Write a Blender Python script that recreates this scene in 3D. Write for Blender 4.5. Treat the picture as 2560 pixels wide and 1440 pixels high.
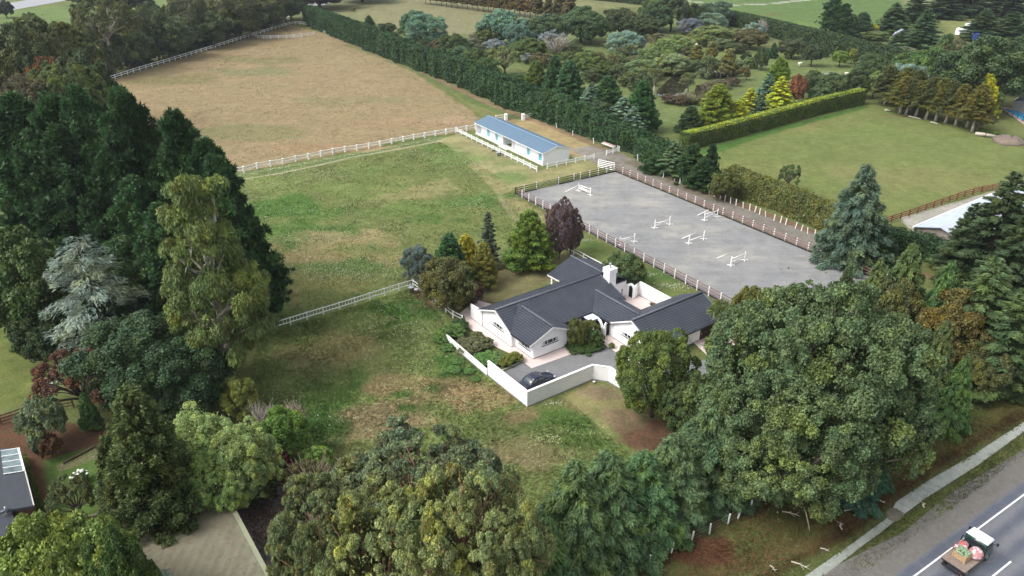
import bpy, math, random
import numpy as np
from mathutils import Vector, Matrix
R = math.radians
random.seed(7)
rs = np.random.RandomState(11)
for o in list(bpy.data.objects): bpy.data.objects.remove(o)
sc = bpy.context.scene
COL = sc.collection

# ------------------------------------------------------------------ camera, sky, sun, exposure
FPX, HCAM, PITCH = 1900.0, 50.0, math.atan(975/1900.0)
cam = bpy.data.cameras.new('camera'); cam.sensor_width = 36; cam.lens = FPX/2560*36
cam.clip_start = 1; cam.clip_end = 3000
camo = bpy.data.objects.new('camera', cam); COL.objects.link(camo)
camo.location = (0, 0, HCAM); camo.rotation_euler = (math.pi/2-PITCH, 0, 0)
sc.camera = camo
SUN_EL, SUN_AZ = R(50), R(-112)          # azimuth from +Y towards +X
w = bpy.data.worlds.new('World'); sc.world = w; w.use_nodes = True
nt = w.node_tree; bg = nt.nodes['Background']
sky = nt.nodes.new('ShaderNodeTexSky'); sky.sky_type = 'NISHITA'; sky.sun_disc = False
sky.sun_elevation = SUN_EL; sky.sun_rotation = SUN_AZ
sky.air_density = 1.0; sky.dust_density = 4.0; sky.ozone_density = 1.0
hs = nt.nodes.new('ShaderNodeHueSaturation'); hs.inputs['Saturation'].default_value = 0.25
nt.links.new(sky.outputs[0], hs.inputs['Color']); nt.links.new(hs.outputs[0], bg.inputs[0])
bg.inputs[1].default_value = 0.15
sl = bpy.data.lights.new('sun', 'SUN'); sl.energy = 1.0; sl.angle = R(24); sl.color = (1, .985, .96)
so = bpy.data.objects.new('sun', sl); COL.objects.link(so)
so.rotation_euler = Vector((math.sin(SUN_AZ)*math.cos(SUN_EL), math.cos(SUN_AZ)*math.cos(SUN_EL), math.sin(SUN_EL))).to_track_quat('Z', 'Y').to_euler()
sc.view_settings.view_transform = 'Standard'; sc.view_settings.look = 'None'
sc.view_settings.gamma = 1; sc.view_settings.use_curve_mapping = False
sc.view_settings.exposure = 1.05

# ------------------------------------------------------------------ survey helpers: where a sight line meets the ground
c_, s_ = math.cos(PITCH), math.sin(PITCH)
def G(px, py, z=0.0):
    x = (px-1280)/FPX; y = -(py-720)/FPX
    d = np.array([x, c_+y*s_, -s_+y*c_]); t = (HCAM-z)/-d[2]
    return d[:2]*t
def proj(x, y, z):
    F = y*c_-(z-HCAM)*s_; U = y*s_+(z-HCAM)*c_
    return 1280+FPX*x/F, 720-FPX*U/F
def depth(x, y, z=0): return y*c_-(z-HCAM)*s_
def Hz(g, py):
    lo, hi = 0.0, 49.0
    for _ in range(40):
        m = (lo+hi)/2
        if proj(g[0], g[1], m)[1] > py: lo = m
        else: hi = m
    return lo
YV = 720+FPX/math.tan(PITCH)
def base_x(tx, ty, by): return 1280+(tx-1280)*(YV-by)/(YV-ty)
def GV(px, py, z=0): g = G(px, py, z); return Vector((g[0], g[1], z))

# ------------------------------------------------------------------ mesh helpers
def mesh_np(name, V, F, mats=(), uv=None, smooth=False):
    """V (n,3), F (m,k) arrays"""
    V = np.asarray(V, np.float32); F = np.asarray(F, np.int32)
    me = bpy.data.meshes.new(name)
    me.vertices.add(len(V)); me.vertices.foreach_set('co', V.ravel())
    k = F.shape[1]; me.loops.add(F.size); me.loops.foreach_set('vertex_index', F.ravel())
    me.polygons.add(len(F)); me.polygons.foreach_set('loop_start', np.arange(0, F.size, k, dtype=np.int32))
    me.update(calc_edges=True)
    if smooth: me.polygons.foreach_set('use_smooth', np.ones(len(F), bool))
    for m in mats: me.materials.append(m)
    return me
def link(name, me, parent=None, color=None):
    o = bpy.data.objects.new(name, me); COL.objects.link(o)
    if parent is not None: o.parent = parent
    if color is not None: o.color = (*color, 1)
    return o
def tag(o, label=None, cat=None, group=None, kind=None):
    if label: o['label'] = label
    if cat: o['category'] = cat
    if group: o['group'] = group
    if kind: o['kind'] = kind
    return o
def empty(name, loc, rz=0, label=None, cat=None, group=None):
    o = bpy.data.objects.new(name, None); COL.objects.link(o); o.location = loc; o.rotation_euler = (0, 0, rz)
    o.empty_display_size = .3
    return tag(o, label, cat, group)
class MB:
    """collects boxes, bars, tubes and polygons for ONE mesh"""
    def __init__(s): s.v = []; s.f = []; s.uv = []; s.sm = []
    def poly(s, pts, uv=None, smooth=False):
        n = len(s.v); s.v += [tuple(p) for p in pts]; s.f.append(list(range(n, n+len(pts))))
        s.uv.append(uv or [(p[0], p[1]) for p in pts]); s.sm.append(smooth); return s
    def hexa(s, b, t):
        """b, t: four bottom and four top corners, counter-clockwise from above"""
        s.poly(b[::-1]); s.poly(t)
        for i in range(4):
            j = (i+1) % 4; s.poly([b[i], b[j], t[j], t[i]])
        return s
    def box(s, x0, x1, y0, y1, z0, z1):
        b = [(x0, y0, z0), (x1, y0, z0), (x1, y1, z0), (x0, y1, z0)]
        return s.hexa(b, [(p[0], p[1], z1) for p in b])
    def bar(s, a, b, w, h=None):
        a = Vector(a); b = Vector(b); h = h or w; d = (b-a)
        if d.length < 1e-6: return s
        d.normalize(); up = Vector((0, 0, 1)) if abs(d.z) < .95 else Vector((0, 1, 0))
        sd = d.cross(up).normalized(); u = sd.cross(d).normalized()
        q = [sd*w/2*i+u*h/2*j for i, j in ((-1, -1), (1, -1), (1, 1), (-1, 1))]
        A = [a+x for x in q]; B = [b+x for x in q]
        s.poly(A); s.poly(B[::-1])
        for i in range(4):
            j = (i+1) % 4; s.poly([A[j], A[i], B[i], B[j]])
        return s
    def tube(s, pts, rad, n=6, cap=True):
        pts = [Vector(p) for p in pts]; base = len(s.v)
        if not hasattr(rad, '__len__'): rad = [rad]*len(pts)
        for i, p in enumerate(pts):
            d = (pts[min(i+1, len(pts)-1)]-pts[max(i-1, 0)]).normalized()
            ref = Vector((0, 1, 0)) if abs(d.z) > .8 else Vector((0, 0, 1))
            a = d.cross(ref).normalized(); b = d.cross(a)
            for k in range(n):
                t = 2*math.pi*k/n; s.v.append(tuple(p+(a*math.cos(t)+b*math.sin(t))*rad[i]))
        for i in range(len(pts)-1):
            for k in range(n):
                q = [base+i*n+k, base+i*n+(k+1) % n, base+(i+1)*n+(k+1) % n, base+(i+1)*n+k]
                s.f.append(q); s.uv.append([(0, 0)]*4); s.sm.append(True)
        if cap:
            s.f.append([base+k for k in range(n)][::-1]); s.uv.append([(0, 0)]*n); s.sm.append(False)
            e = base+(len(pts)-1)*n; s.f.append([e+k for k in range(n)]); s.uv.append([(0, 0)]*n); s.sm.append(False)
        return s
    def lathe(s, prof, n=16, o=(0, 0, 0)):
        return s.tube([(o[0], o[1], o[2]+z) for r, z in prof], [max(r, 1e-3) for r, z in prof], n)
    def blob(s, c, r, rz=None, n=10, m=7, amp=0.0, seed=0):
        rz = rz or r; rr = random.Random(seed); base = len(s.v)
        for i in range(m+1):
            ph = math.pi*i/m
            for k in range(n):
                t = 2*math.pi*k/n; q = 1+amp*(rr.random()-.5)
                s.v.append((c[0]+r*q*math.sin(ph)*math.cos(t), c[1]+r*q*math.sin(ph)*math.sin(t), c[2]+rz*q*math.cos(ph)))
        for i in range(m):
            for k in range(n):
                s.f.append([base+i*n+k, base+(i+1)*n+k, base+(i+1)*n+(k+1) % n, base+i*n+(k+1) % n]); s.uv.append([(0, 0)]*4); s.sm.append(True)
        return s
    def mesh(s, name, mat):
        me = bpy.data.meshes.new(name); me.from_pydata(s.v, [], s.f)
        if mat: me.materials.append(mat)
        l = me.uv_layers.new(name='uv'); fl = [c for u in s.uv for p in u for c in p]
        l.data.foreach_set('uv', fl); me.polygons.foreach_set('use_smooth', s.sm); me.update(); return me
    def build(s, name, mat, parent=None, bevel=0): 
        o = link(name, s.mesh(name, mat), parent)
        if bevel:
            b = o.modifiers.new('bevel', 'BEVEL'); b.width = bevel; b.segments = 2; b.limit_method = 'ANGLE'
        return o
def copy_tree(o, parent=None):
    c = o.copy(); COL.objects.link(c)
    if parent is not None: c.parent = parent
    for ch in list(o.children): copy_tree(ch, c)
    return c

# ------------------------------------------------------------------ noise in numpy (value noise) for ground patches
_tab = np.random.RandomState(5).rand(256, 256)
def vnoise(x, y):
    xi = np.floor(x).astype(int); yi = np.floor(y).astype(int); fx = x-xi; fy = y-yi
    fx = fx*fx*(3-2*fx); fy = fy*fy*(3-2*fy)
    a = _tab[xi % 256, yi % 256]; b = _tab[(xi+1) % 256, yi % 256]; c = _tab[xi % 256, (yi+1) % 256]; d = _tab[(xi+1) % 256, (yi+1) % 256]
    return a*(1-fx)*(1-fy)+b*fx*(1-fy)+c*(1-fx)*fy+d*fx*fy
def fbm(x, y, s=1.0, o=4, seed=0):
    r = 0; a = .5; t = 0
    for i in range(o):
        r = r+a*vnoise(x/s+seed*17.3+i*5.1, y/s-seed*9.7+i*3.3); t += a; a *= .5; s *= .5
    return r/t

# ------------------------------------------------------------------ materials
class N:
    def __init__(s, name):
        s.m = bpy.data.materials.new(name); s.m.use_nodes = True; s.t = s.m.node_tree
        s.p = s.t.nodes['Principled BSDF']; s.out = s.t.nodes['Material Output']
    def n(s, typ, **kw):
        x = s.t.nodes.new('ShaderNode'+typ)
        for k, v in kw.items():
            if k in ('inp',): 
                for a, b in v.items(): x.inputs[a].default_value = b
            else: setattr(x, k, v)
        return x
    def l(s, a, b): s.t.links.new(a, b); return s
    def coord(s, kind='Object'): return s.n('TexCoord').outputs[kind]
    def noise(s, vec, scale, detail=4, rough=.6):
        x = s.n('TexNoise', inp={'Scale': scale, 'Detail': detail, 'Roughness': rough}); s.l(vec, x.inputs['Vector']); return x.outputs['Fac']
    def ramp(s, fac, stops):
        x = s.n('ValToRGB'); e = x.color_ramp.elements
        while len(e) < len(stops): e.new(.5)
        for i, (p, c) in enumerate(stops):
            e[i].position = p; e[i].color = (*c, 1) if hasattr(c, '__len__') else (c, c, c, 1)
        s.l(fac, x.inputs[0]); return x.outputs[0]
    def mul(s, a, b, f=1.0, mode='MULTIPLY'):
        x = s.n('Mix', data_type='RGBA', blend_type=mode); x.inputs[0].default_value = f
        for v, k in ((a, 6), (b, 7)):
            if hasattr(v, 'links'): s.l(v, x.inputs[k])
            else: x.inputs[k].default_value = (*v, 1)
        return x.outputs[2]
    def bump(s, h, st=.3, d=.05):
        b = s.n('Bump', inp={'Strength': st, 'Distance': d}); s.l(h, b.inputs['Height']); s.l(b.outputs[0], s.p.inputs['Normal']); return s
def mat(name, col, rough=.7, var=.15, scale=3.0, metal=0, spec=.3, bump=0, dirt=None):
    n = N(name); c = n.coord(); f = n.noise(c, scale, 5, .65)
    base = n.ramp(f, [(.3, tuple(x*(1-var) for x in col)), (.7, tuple(min(1, x*(1+var)) for x in col))])
    if dirt:
        g = n.noise(c, scale*.35, 6, .7); r = n.ramp(g, [(.5, 0.0), (.72, 1.0)])
        x = n.n('Mix', data_type='RGBA'); n.l(r, x.inputs[0]); n.l(base, x.inputs[6]); x.inputs[7].default_value = (*dirt, 1); base = x.outputs[2]
    n.l(base, n.p.inputs['Base Color']); n.p.inputs['Roughness'].default_value = rough
    n.p.inputs['Metallic'].default_value = metal; n.p.inputs['Specular IOR Level'].default_value = spec
    if bump: n.bump(n.noise(c, scale*4, 4), bump, .03)
    return n.m
M = {}
M['white'] = mat('white_paint', (.80, .80, .78), .55, .04, 2)
M['wall'] = mat('white_render', (.82, .82, .83), .7, .03, 1.5, bump=.1, dirt=(.75, .75, .75))
M['plinth'] = mat('grey_plinth', (.22, .22, .22), .8)
M['post'] = mat('weathered_white_post', (.72, .71, .68), .7, .1, 3)
M['rail'] = mat('dark_red_rail', (.20, .105, .105), .6, .25, 2)
M['railblack'] = mat('black_brown_rail', (.035, .025, .024), .6, .25, 2)
M['black'] = mat('black_paint', (.02, .02, .022), .5)
M['blueroof'] = None
M['glass'] = mat('window_glass', (.03, .035, .045), .08, .1, 1, spec=.6)
M['grey'] = mat('grey_metal', (.35, .37, .38), .4, .1, 4, metal=.6)
M['plastic'] = mat('grey_plastic', (.33, .37, .42), .5)
M['pink'] = mat('pink_paving', (.60, .49, .46), .8, .05, 1.2, dirt=(.55, .45, .41))
M['redwood'] = mat('red_timber', (.20, .06, .035), .7, .25, 3)
M['brownwood'] = mat('brown_timber', (.10, .06, .04), .8, .3, 3)
M['turq'] = mat('turquoise_paint', (.05, .36, .50), .5, .05, 2)
M['steel'] = mat('zinc_roof', (.56, .62, .68), .45, .1, .4, metal=.15)
M['concrete'] = mat('concrete', (.42, .41, .38), .9, .12, 2, dirt=(.3, .3, .27))
M['deadwood'] = mat('bleached_wood', (.40, .36, .29), .9, .25, 5)
M['rubber'] = mat('rubber', (.02, .02, .02), .8)
M['soil'] = mat('garden_soil', (.06, .042, .03), .95, .3, 4, bump=.5)

def roof_tiles():
    n = N('dark_concrete_tiles'); uv = n.coord('UV'); sx = n.n('SeparateXYZ'); n.l(uv, sx.inputs[0])
    def frac(out, per):
        a = n.n('Math', operation='DIVIDE'); n.l(out, a.inputs[0]); a.inputs[1].default_value = per
        b = n.n('Math', operation='FRACT'); n.l(a.outputs[0], b.inputs[0]); return b.outputs[0]
    course = frac(sx.outputs[1], .34); rib = frac(sx.outputs[0], .30)
    rr = n.n('Math', operation='SINE'); m2 = n.n('Math', operation='MULTIPLY'); n.l(rib, m2.inputs[0]); m2.inputs[1].default_value = 2*math.pi; n.l(m2.outputs[0], rr.inputs[0])
    line = n.ramp(course, [(.0, .15), (.17, .35), (.28, 1.0)])
    ribl = n.ramp(rib, [(.0, .55), (.3, 1.0), (.85, 1.1), (1.0, .6)])
    big = n.noise(uv, .5, 5); fine = n.noise(uv, 5, 4)
    col = n.ramp(big, [(.3, (.036, .042, .057)), (.7, (.056, .064, .082))])
    col = n.mul(col, line); col = n.mul(col, ribl, .7)
    lich = n.ramp(fine, [(.66, 0.0), (.80, 1.0)])
    x = n.n('Mix', data_type='RGBA'); n.l(lich, x.inputs[0]); n.l(col, x.inputs[6]); x.inputs[7].default_value = (.2, .2, .19, 1)
    n.l(x.outputs[2], n.p.inputs['Base Color']); n.p.inputs['Roughness'].default_value = .5; n.p.inputs['Specular IOR Level'].default_value = .35
    h = n.n('Math', operation='MULTIPLY_ADD'); n.l(rr.outputs[0], h.inputs[0]); h.inputs[1].default_value = .35
    inv = n.n('Math', operation='SUBTRACT'); inv.inputs[0].default_value = 1; n.l(course, inv.inputs[1]); n.l(inv.outputs[0], h.inputs[2])
    n.bump(h.outputs[0], .8, .05); return n.m
M['tiles'] = roof_tiles()
def ribbed(name, col, per, var=.1, rough=.5, metal=0, dirt=None):
    n = N(name); uv = n.coord('UV'); sx = n.n('SeparateXYZ'); n.l(uv, sx.inputs[0])
    m2 = n.n('Math', operation='MULTIPLY'); n.l(sx.outputs[0], m2.inputs[0]); m2.inputs[1].default_value = 2*math.pi/per
    r = n.n('Math', operation='SINE'); n.l(m2.outputs[0], r.inputs[0])
    f = n.noise(uv, .7, 5); c = n.ramp(f, [(.3, tuple(x*(1-var) for x in col)), (.7, tuple(x*(1+var) for x in col))])
    if dirt:
        g = n.noise(uv, 1.3, 6, .75); q = n.ramp(g, [(.48, 0.0), (.7, 1.0)])
        x = n.n('Mix', data_type='RGBA'); n.l(q, x.inputs[0]); n.l(c, x.inputs[6]); x.inputs[7].default_value = (*dirt, 1); c = x.outputs[2]
    n.l(c, n.p.inputs['Base Color']); n.p.inputs['Roughness'].default_value = rough; n.p.inputs['Metallic'].default_value = metal
    n.bump(r.outputs[0], .5, .03); return n.m
M['blueroof'] = ribbed('blue_corrugated_steel', (.085, .145, .210), .25, .06, .45)
M['zinc'] = ribbed('zinc_corrugated', (.42, .47, .53), .3, .12, .5, .1, dirt=(.55, .59, .63))
M['mossroof'] = ribbed('mossy_sheet_roof', (.17, .165, .11), .8, .2, .9, 0, dirt=(.12, .095, .06))
M['flatroof'] = mat('bitumen_roof', (.040, .045, .055), .75, .15, 1.5)

def foliage_mat(name, red=False, trans=.25, hue=(1.26, 1.14, .74), big=.45):
    n = N(name); oi = n.n('ObjectInfo'); at = n.n('Attribute', attribute_name='lr')
    c = n.coord('Object')
    f = n.noise(c, big, 3)
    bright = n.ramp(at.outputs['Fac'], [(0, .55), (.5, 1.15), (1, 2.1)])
    col = n.mul(oi.outputs['Color'], bright)
    if red: col = n.mul(col, n.ramp(at.outputs['Fac'], [(.0, (1.0, 1.0, 1.0)), (.10, (1.9, .72, .6)), (.17, (1, 1, 1)), (.8, (1, 1, 1)), (.9, (1.35, 1.15, .8))]))
    tint = n.ramp(f, [(.36, (.80, .91, .98)), (.5, (1, 1, 1)), (.64, hue)])
    col = n.mul(col, tint)
    n.l(col, n.p.inputs['Base Color']); n.p.inputs['Roughness'].default_value = .55; n.p.inputs['Specular IOR Level'].default_value = .25
    tr = n.n('BsdfTranslucent'); n.l(col, tr.inputs['Color'])
    mx = n.n('MixShader'); mx.inputs[0].default_value = trans; n.l(n.p.outputs[0], mx.inputs[1]); n.l(tr.outputs[0], mx.inputs[2])
    n.l(mx.outputs[0], n.out.inputs['Surface']); return n.m
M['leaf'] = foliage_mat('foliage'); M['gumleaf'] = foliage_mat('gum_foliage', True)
def bark_mat():
    n = N('bark'); oi = n.n('ObjectInfo'); f = n.noise(n.coord(), 3, 5)
    n.l(n.mul(oi.outputs['Color'], n.ramp(f, [(.3, .6), (.7, 1.25)])), n.p.inputs['Base Color']); n.p.inputs['Roughness'].default_value = .85; return n.m
M['bark'] = bark_mat()

# ------------------------------------------------------------------ foliage
def nrm(a): return a/np.maximum(np.linalg.norm(a, axis=1, keepdims=True), 1e-9)
def rdir(n): return nrm(rs.normal(size=(n, 3)))
def leaf_mesh(name, P, T, Nn, ln, wd, lr=None, tri=False):
    """rhombus leaves: centre P, long axis T, normal ~Nn"""
    n = len(P); T = nrm(T); B = nrm(np.cross(Nn, T)); 
    ln = np.broadcast_to(np.asarray(ln, float), (n,))[:, None]; wd = np.broadcast_to(np.asarray(wd, float), (n,))[:, None]
    NN = np.cross(T, B)
    V = np.empty((n, 4, 3)); V[:, 0] = P-T*ln/2; V[:, 1] = P+B*wd/2-T*ln*.08+NN*wd*.12; V[:, 2] = P+T*ln/2; V[:, 3] = P-B*wd/2-T*ln*.08+NN*wd*.12
    F = np.arange(n*4).reshape(n, 4)
    me = mesh_np(name, V.reshape(-1, 3), F, [M['leaf']])
    a = me.attributes.new('lr', 'FLOAT', 'FACE'); a.data.foreach_set('value', (rs.rand(n) if lr is None else lr).astype(np.float32))
    return me
def fib(n, zmin=-1, jit=.3):
    i = np.arange(n)+.5; z = 1-(1-zmin)*i/n; ph = i*2.39996; r = np.sqrt(np.maximum(0, 1-z*z))
    d = np.stack([r*np.cos(ph), r*np.sin(ph), z], 1)+rs.normal(size=(n, 3))*jit*2/math.sqrt(n)
    return nrm(d)
def lobed(name, H=10, Rr=4, z0=2.5, lobes=26, sub=14, nleaf=50000, leaf=.2, asp=1.6, droop=0.0, lr_=.36, sr=.16, top=0.0, fill=.12, zmin=-.7, spread=(.55, .85), up=.25):
    """broad crown of lobes, each of smaller leaf clumps; returns crown mesh, lobe centres"""
    zc = (H+z0)/2; Rz = (H-z0)/2
    d = fib(lobes, zmin); rad = rs.uniform(*spread, lobes)
    LC = d*rad[:, None]*np.array([Rr, Rr, Rz])
    taper = 1-top*np.clip((LC[:, 2]/Rz+1)/2, 0, 1); LC[:, :2] *= taper[:, None]
    LR = rs.uniform(.75, 1.15, lobes)*lr_*Rr*(.5+.5*taper)
    LC[:, 2] += zc
    k = lobes*sub; li = np.repeat(np.arange(lobes), sub)
    sd = nrm(rdir(k)+nrm(LC-np.array([0, 0, zc]))[li]*.9+np.array([0, 0, .35]))
    SC = LC[li]+sd*LR[li][:, None]*rs.uniform(.55, 1.0, (k, 1)); SR = rs.uniform(.6, 1.25, k)*sr*Rr*(.5+.5*taper[li])
    wgt = SR**2; pick = rs.choice(k, nleaf, p=wgt/wgt.sum())
    dd = nrm(rdir(nleaf)+sd[pick]*.55+np.array([0, 0, up]))
    P = SC[pick]+dd*SR[pick][:, None]*rs.uniform(.55, 1.08, (nleaf, 1))
    nf = int(nleaf*fill)
    P[:nf] = LC[li[pick[:nf]]]*np.array([.8, .8, 1])+rs.normal(size=(nf, 3))*np.array([.3, .3, .25])*Rr*.5
    kz = H/np.percentile(P[:, 2], 99.8); kr = Rr/np.percentile(np.hypot(P[:, 0], P[:, 1]), 97.5); P = P*np.array([kr, kr, kz]); LC = LC*np.array([kr, kr, kz])
    Nn = nrm(dd*.9+rs.normal(size=(nleaf, 3))*.45+np.array([0, 0, .3]))
    T = nrm(rs.normal(size=(nleaf, 3))*(1-droop)+np.array([0, 0, -1.6])*droop+dd*.3)
    sz = rs.uniform(.7, 1.35, nleaf)*leaf
    cl = rs.rand(k)[pick]*.45+rs.rand(nleaf)*.55
    return leaf_mesh(name, P, T, Nn, sz*math.sqrt(asp), sz/math.sqrt(asp), cl), LC
def limbs(name, LC, z0, r0=.28, n=14, H=10, bend=.2, low=.25, single=False):
    mb = MB(); top = max(z0*1.3, 1.0); t0 = Vector((rs.normal()*.1, rs.normal()*.1, top))
    if single:
        mb.tube([(0, 0, -.2), (0, 0, H*.3), (.1, 0, H*.7), (0, 0, H*.97)], [r0, r0*.8, r0*.4, .02], 7)
    else: mb.tube([(0, 0, -.3), (0, 0, top*.5), t0], [r0*1.25, r0, r0*.85], 8)
    idx = rs.choice(len(LC), min(n, len(LC)), replace=False)
    for i in idx:
        e = Vector(LC[i]); 
        if single: a = Vector((0, 0, max(z0*.6, e.z*.75)))
        else: a = Vector((t0.x, t0.y, top*rs.uniform(.75, 1.0)))
        m = a.lerp(e, .5)+Vector((rs.normal()*bend, rs.normal()*bend, rs.uniform(-.1, .5)*bend*2))
        f = .35+.3*rs.rand(); mb.tube([a, a.lerp(m, .5)+Vector((0, 0, .1)), m, e], [r0*f*1.2, r0*f, r0*f*.7, r0*f*.25], 5)
        for q in range(2):
            e2 = e+Vector(rs.normal(size=3)*(.25 if single else .8)); mb.tube([m, m.lerp(e2, .6)+Vector((0, 0, .2)), e2], [r0*f*.45, r0*f*.3, r0*f*.12], 4)
    return mb.mesh(name, M['bark'])
def conifer(name, H=10, Rr=2.6, z0=.4, p=.8, nb=170, sprig=420, ln=.45, wd=.16, up=.1, droop=.35, flat=.35, jit=.25, lead=1.0, fan=.35, hang=0.0):
    P = []; T = []; Nn = []; LR = []; mb = MB(); mb.tube([(0, 0, -.3), (0, 0, H*.5), (0, 0, H*.98)], [.22, .13, .02], 7)
    for i in range(nb):
        u = (i+rs.rand())/nb; z = z0+(H-z0)*(u**.85)*.98; L = Rr*(1-(z-z0)/(H-z0))**p*rs.uniform(.72, 1.12)+.12*lead
        az = i*2.39996+rs.normal()*.3; o = np.array([math.cos(az), math.sin(az), 0]); lat = np.array([-o[1], o[0], 0])
        br = rs.rand(); d_up = up+rs.normal()*.06
        m = max(12, int(sprig*(L/Rr)**1.4)); t = rs.uniform(.12, 1, m)**.75
        wv = fan*L*(1-t*.75)
        lo = rs.uniform(-1, 1, m); z_ = z+L*(d_up*t-droop*t*t)-hang*np.abs(rs.normal(size=m))*.5*L/ Rr
        pp = o*(t*L)[:, None]+lat*(lo*wv)[:, None]; pp[:, 2] = z_-np.abs(lo)*wv*.25+rs.normal(size=m)*flat*.25
        td = o*1.0+lat*(np.sign(lo)*rs.uniform(.2, 1.1, m))[:, None]+rs.normal(size=(m, 3))*jit
        td[:, 2] += d_up-2*droop*t*.8-hang
        P.append(pp); T.append(td); Nn.append(np.array([0, 0, 1])+rs.normal(size=(m, 3))*(.35+jit)+o*.35)
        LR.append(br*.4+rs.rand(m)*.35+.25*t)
        if i % 3 == 0 and L > .8: mb.tube([(0, 0, z), tuple(o*L*.5+np.array([0, 0, z+L*(d_up*.5-droop*.25)])), tuple(o*L*.9+np.array([0, 0, z+L*(d_up*.9-droop*.81)]))], [.06, .035, .012], 4)
    P = np.concatenate(P); n = len(P); sz = rs.uniform(.7, 1.3, n)
    return leaf_mesh(name, P, np.concatenate(T), np.concatenate(Nn), ln*sz, wd*sz, np.clip(np.concatenate(LR), 0, 1)), mb.mesh('trunk', M['bark'])
def pine(name, H=10, Rr=2.4, z0=2.0, nb=90, per=9, needles=46, ln=.34, wd=.05):
    C = []; CR = []; A = []; mb = MB(); mb.tube([(0, 0, -.3), (.1, 0, H*.5), (0, 0, H*.97)], [.2, .13, .02], 7)
    for i in range(nb):
        u = (i+rs.rand())/nb; z = z0+(H-z0)*u; L = Rr*(1-u)**.62*rs.uniform(.35, 1.25)+.15
        az = i*2.39996+rs.normal()*.4; o = np.array([math.cos(az), math.sin(az), 0])
        t = rs.uniform(.35, 1, per); pp = o*(t*L)[:, None]; pp += rs.normal(size=(per, 3))*.16*L*.8
        pp[:, 2] = z+L*(.12*t+.35*t*t)+rs.normal(size=per)*.12; C.append(pp); A.append(np.tile(o*.5+np.array([0, 0, .8]), (per, 1)))
        CR.append(rs.uniform(.7, 1.2, per)*.30)
        if i % 2 == 0: mb.tube([(0, 0, z-.1), tuple(o*L*.5+np.array([0, 0, z+L*.12])), tuple(o*L*.95+np.array([0, 0, z+L*.42]))], [.05, .03, .01], 4)
    C = np.concatenate(C); A = np.concatenate(A); CR = np.concatenate(CR); k = len(C)
    pick = np.repeat(np.arange(k), needles); n = len(pick)
    d = nrm(rdir(n)+nrm(A)[pick]*.6); P = C[pick]+d*CR[pick][:, None]*rs.uniform(.45, 1, (n, 1))
    cl = rs.rand(k)[pick]*.4+rs.rand(n)*.45
    return leaf_mesh(name, P, d+rs.normal(size=(n, 3))*.25, rdir(n)+np.array([0, 0, .6]), ln*rs.uniform(.7, 1.2, n), wd*rs.uniform(1.6, 2.8, n), cl), mb.mesh('trunk', M['bark'])
def cabbage(name, heads=9, H=5, spread=1.5):
    P = []; T = []; Nn = []; mb = MB(); mb.tube([(0, 0, -.2), (0, 0, H*.5)], [.18, .14], 6)
    for i in range(heads):
        a = i*2.4; r = spread*math.sqrt((i+.3)/heads); c = np.array([r*math.cos(a), r*math.sin(a), H*rs.uniform(.72, .95)-r*.2])
        mb.tube([(0, 0, H*.42), tuple(c*np.array([.5, .5, .85])), tuple(c)], [.12, .09, .07], 5)
        m = 230; d = nrm(rdir(m)+np.array([0, 0, .25])); q = rs.uniform(.3, .75, m)
        P.append(c+d*q[:, None]-np.array([0, 0, .25])*(q**2)[:, None]); T.append(d-np.array([0, 0, .5])*q[:, None]); Nn.append(rdir(m)+np.array([0, 0, 1.]))
    P = np.concatenate(P)
    return leaf_mesh(name, P, np.concatenate(T), np.concatenate(Nn), .62, .085), mb.mesh('trunk', M['bark'])
def twigs(name, H=3, n=60, Rr=1.5, r0=.05):
    mb = MB()
    for i in range(n):
        a = rs.uniform(0, 6.28); e = np.array([math.cos(a), math.sin(a), 0])*Rr*rs.uniform(.2, 1); zt = H*rs.uniform(.5, 1)
        m = e*.35+np.array([0, 0, zt*.5]); mb.tube([(0, 0, 0), tuple(m), (e[0], e[1], zt)], [r0, r0*.7, r0*.25], 4)
        for q in range(3):
            e2 = np.array([e[0], e[1], zt])+rs.normal(size=3)*.3*Rr*.6; mb.tube([tuple(m*(1+.3*q)), tuple(e2)], [r0*.5, r0*.2], 3)
    return mb.mesh(name, M['bark'])
def flax(name, n=260, H=2.0):
    d = nrm(rdir(n)*np.array([1, 1, .4])+np.array([0, 0, 1.1])); q = rs.uniform(.35, .6, n)*H
    return leaf_mesh(name, d*q[:, None], d+rs.normal(size=(n, 3))*.1, rdir(n), H*.8, .11)
# ------------------------------------------------------------------ ground: one sheet, grass colours by paddock
def axis(a, b, fine0, fine1, s, grow):
    xs = [fine0]
    while xs[-1] < fine1: xs.append(xs[-1]+s)
    st = s
    while xs[-1] < b: st *= grow; xs.append(xs[-1]+st)
    lo = [fine0]; st = s
    while lo[-1] > a: st *= grow; lo.append(lo[-1]-st)
    return np.array(lo[:0:-1]+xs)
gx = axis(-900, 900, -62, 62, .36, 1.018); gy = axis(-60, 1500, 36, 190, .36, 1.018)
XX, YY = np.meshgrid(gx, gy); X = XX.ravel(); Y = YY.ravel()
def wpoly(px): return np.array([G(a, b) for a, b in px])
def sdist(poly, x, y):
    """signed distance, positive inside"""
    d = np.full(x.shape, 1e9); ins = np.zeros(x.shape, bool); n = len(poly)
    for i in range(n):
        a = poly[i]; b = poly[(i+1) % n]; e = b-a
        t = np.clip(((x-a[0])*e[0]+(y-a[1])*e[1])/max(e@e, 1e-9), 0, 1)
        d = np.minimum(d, np.hypot(x-a[0]-t*e[0], y-a[1]-t*e[1]))
        c = ((a[1] > y) != (b[1] > y)) & (x < (b[0]-a[0])*(y-a[1])/((b[1]-a[1]) or 1e-9)+a[0]); ins ^= c
    return np.where(ins, d, -d)
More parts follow.
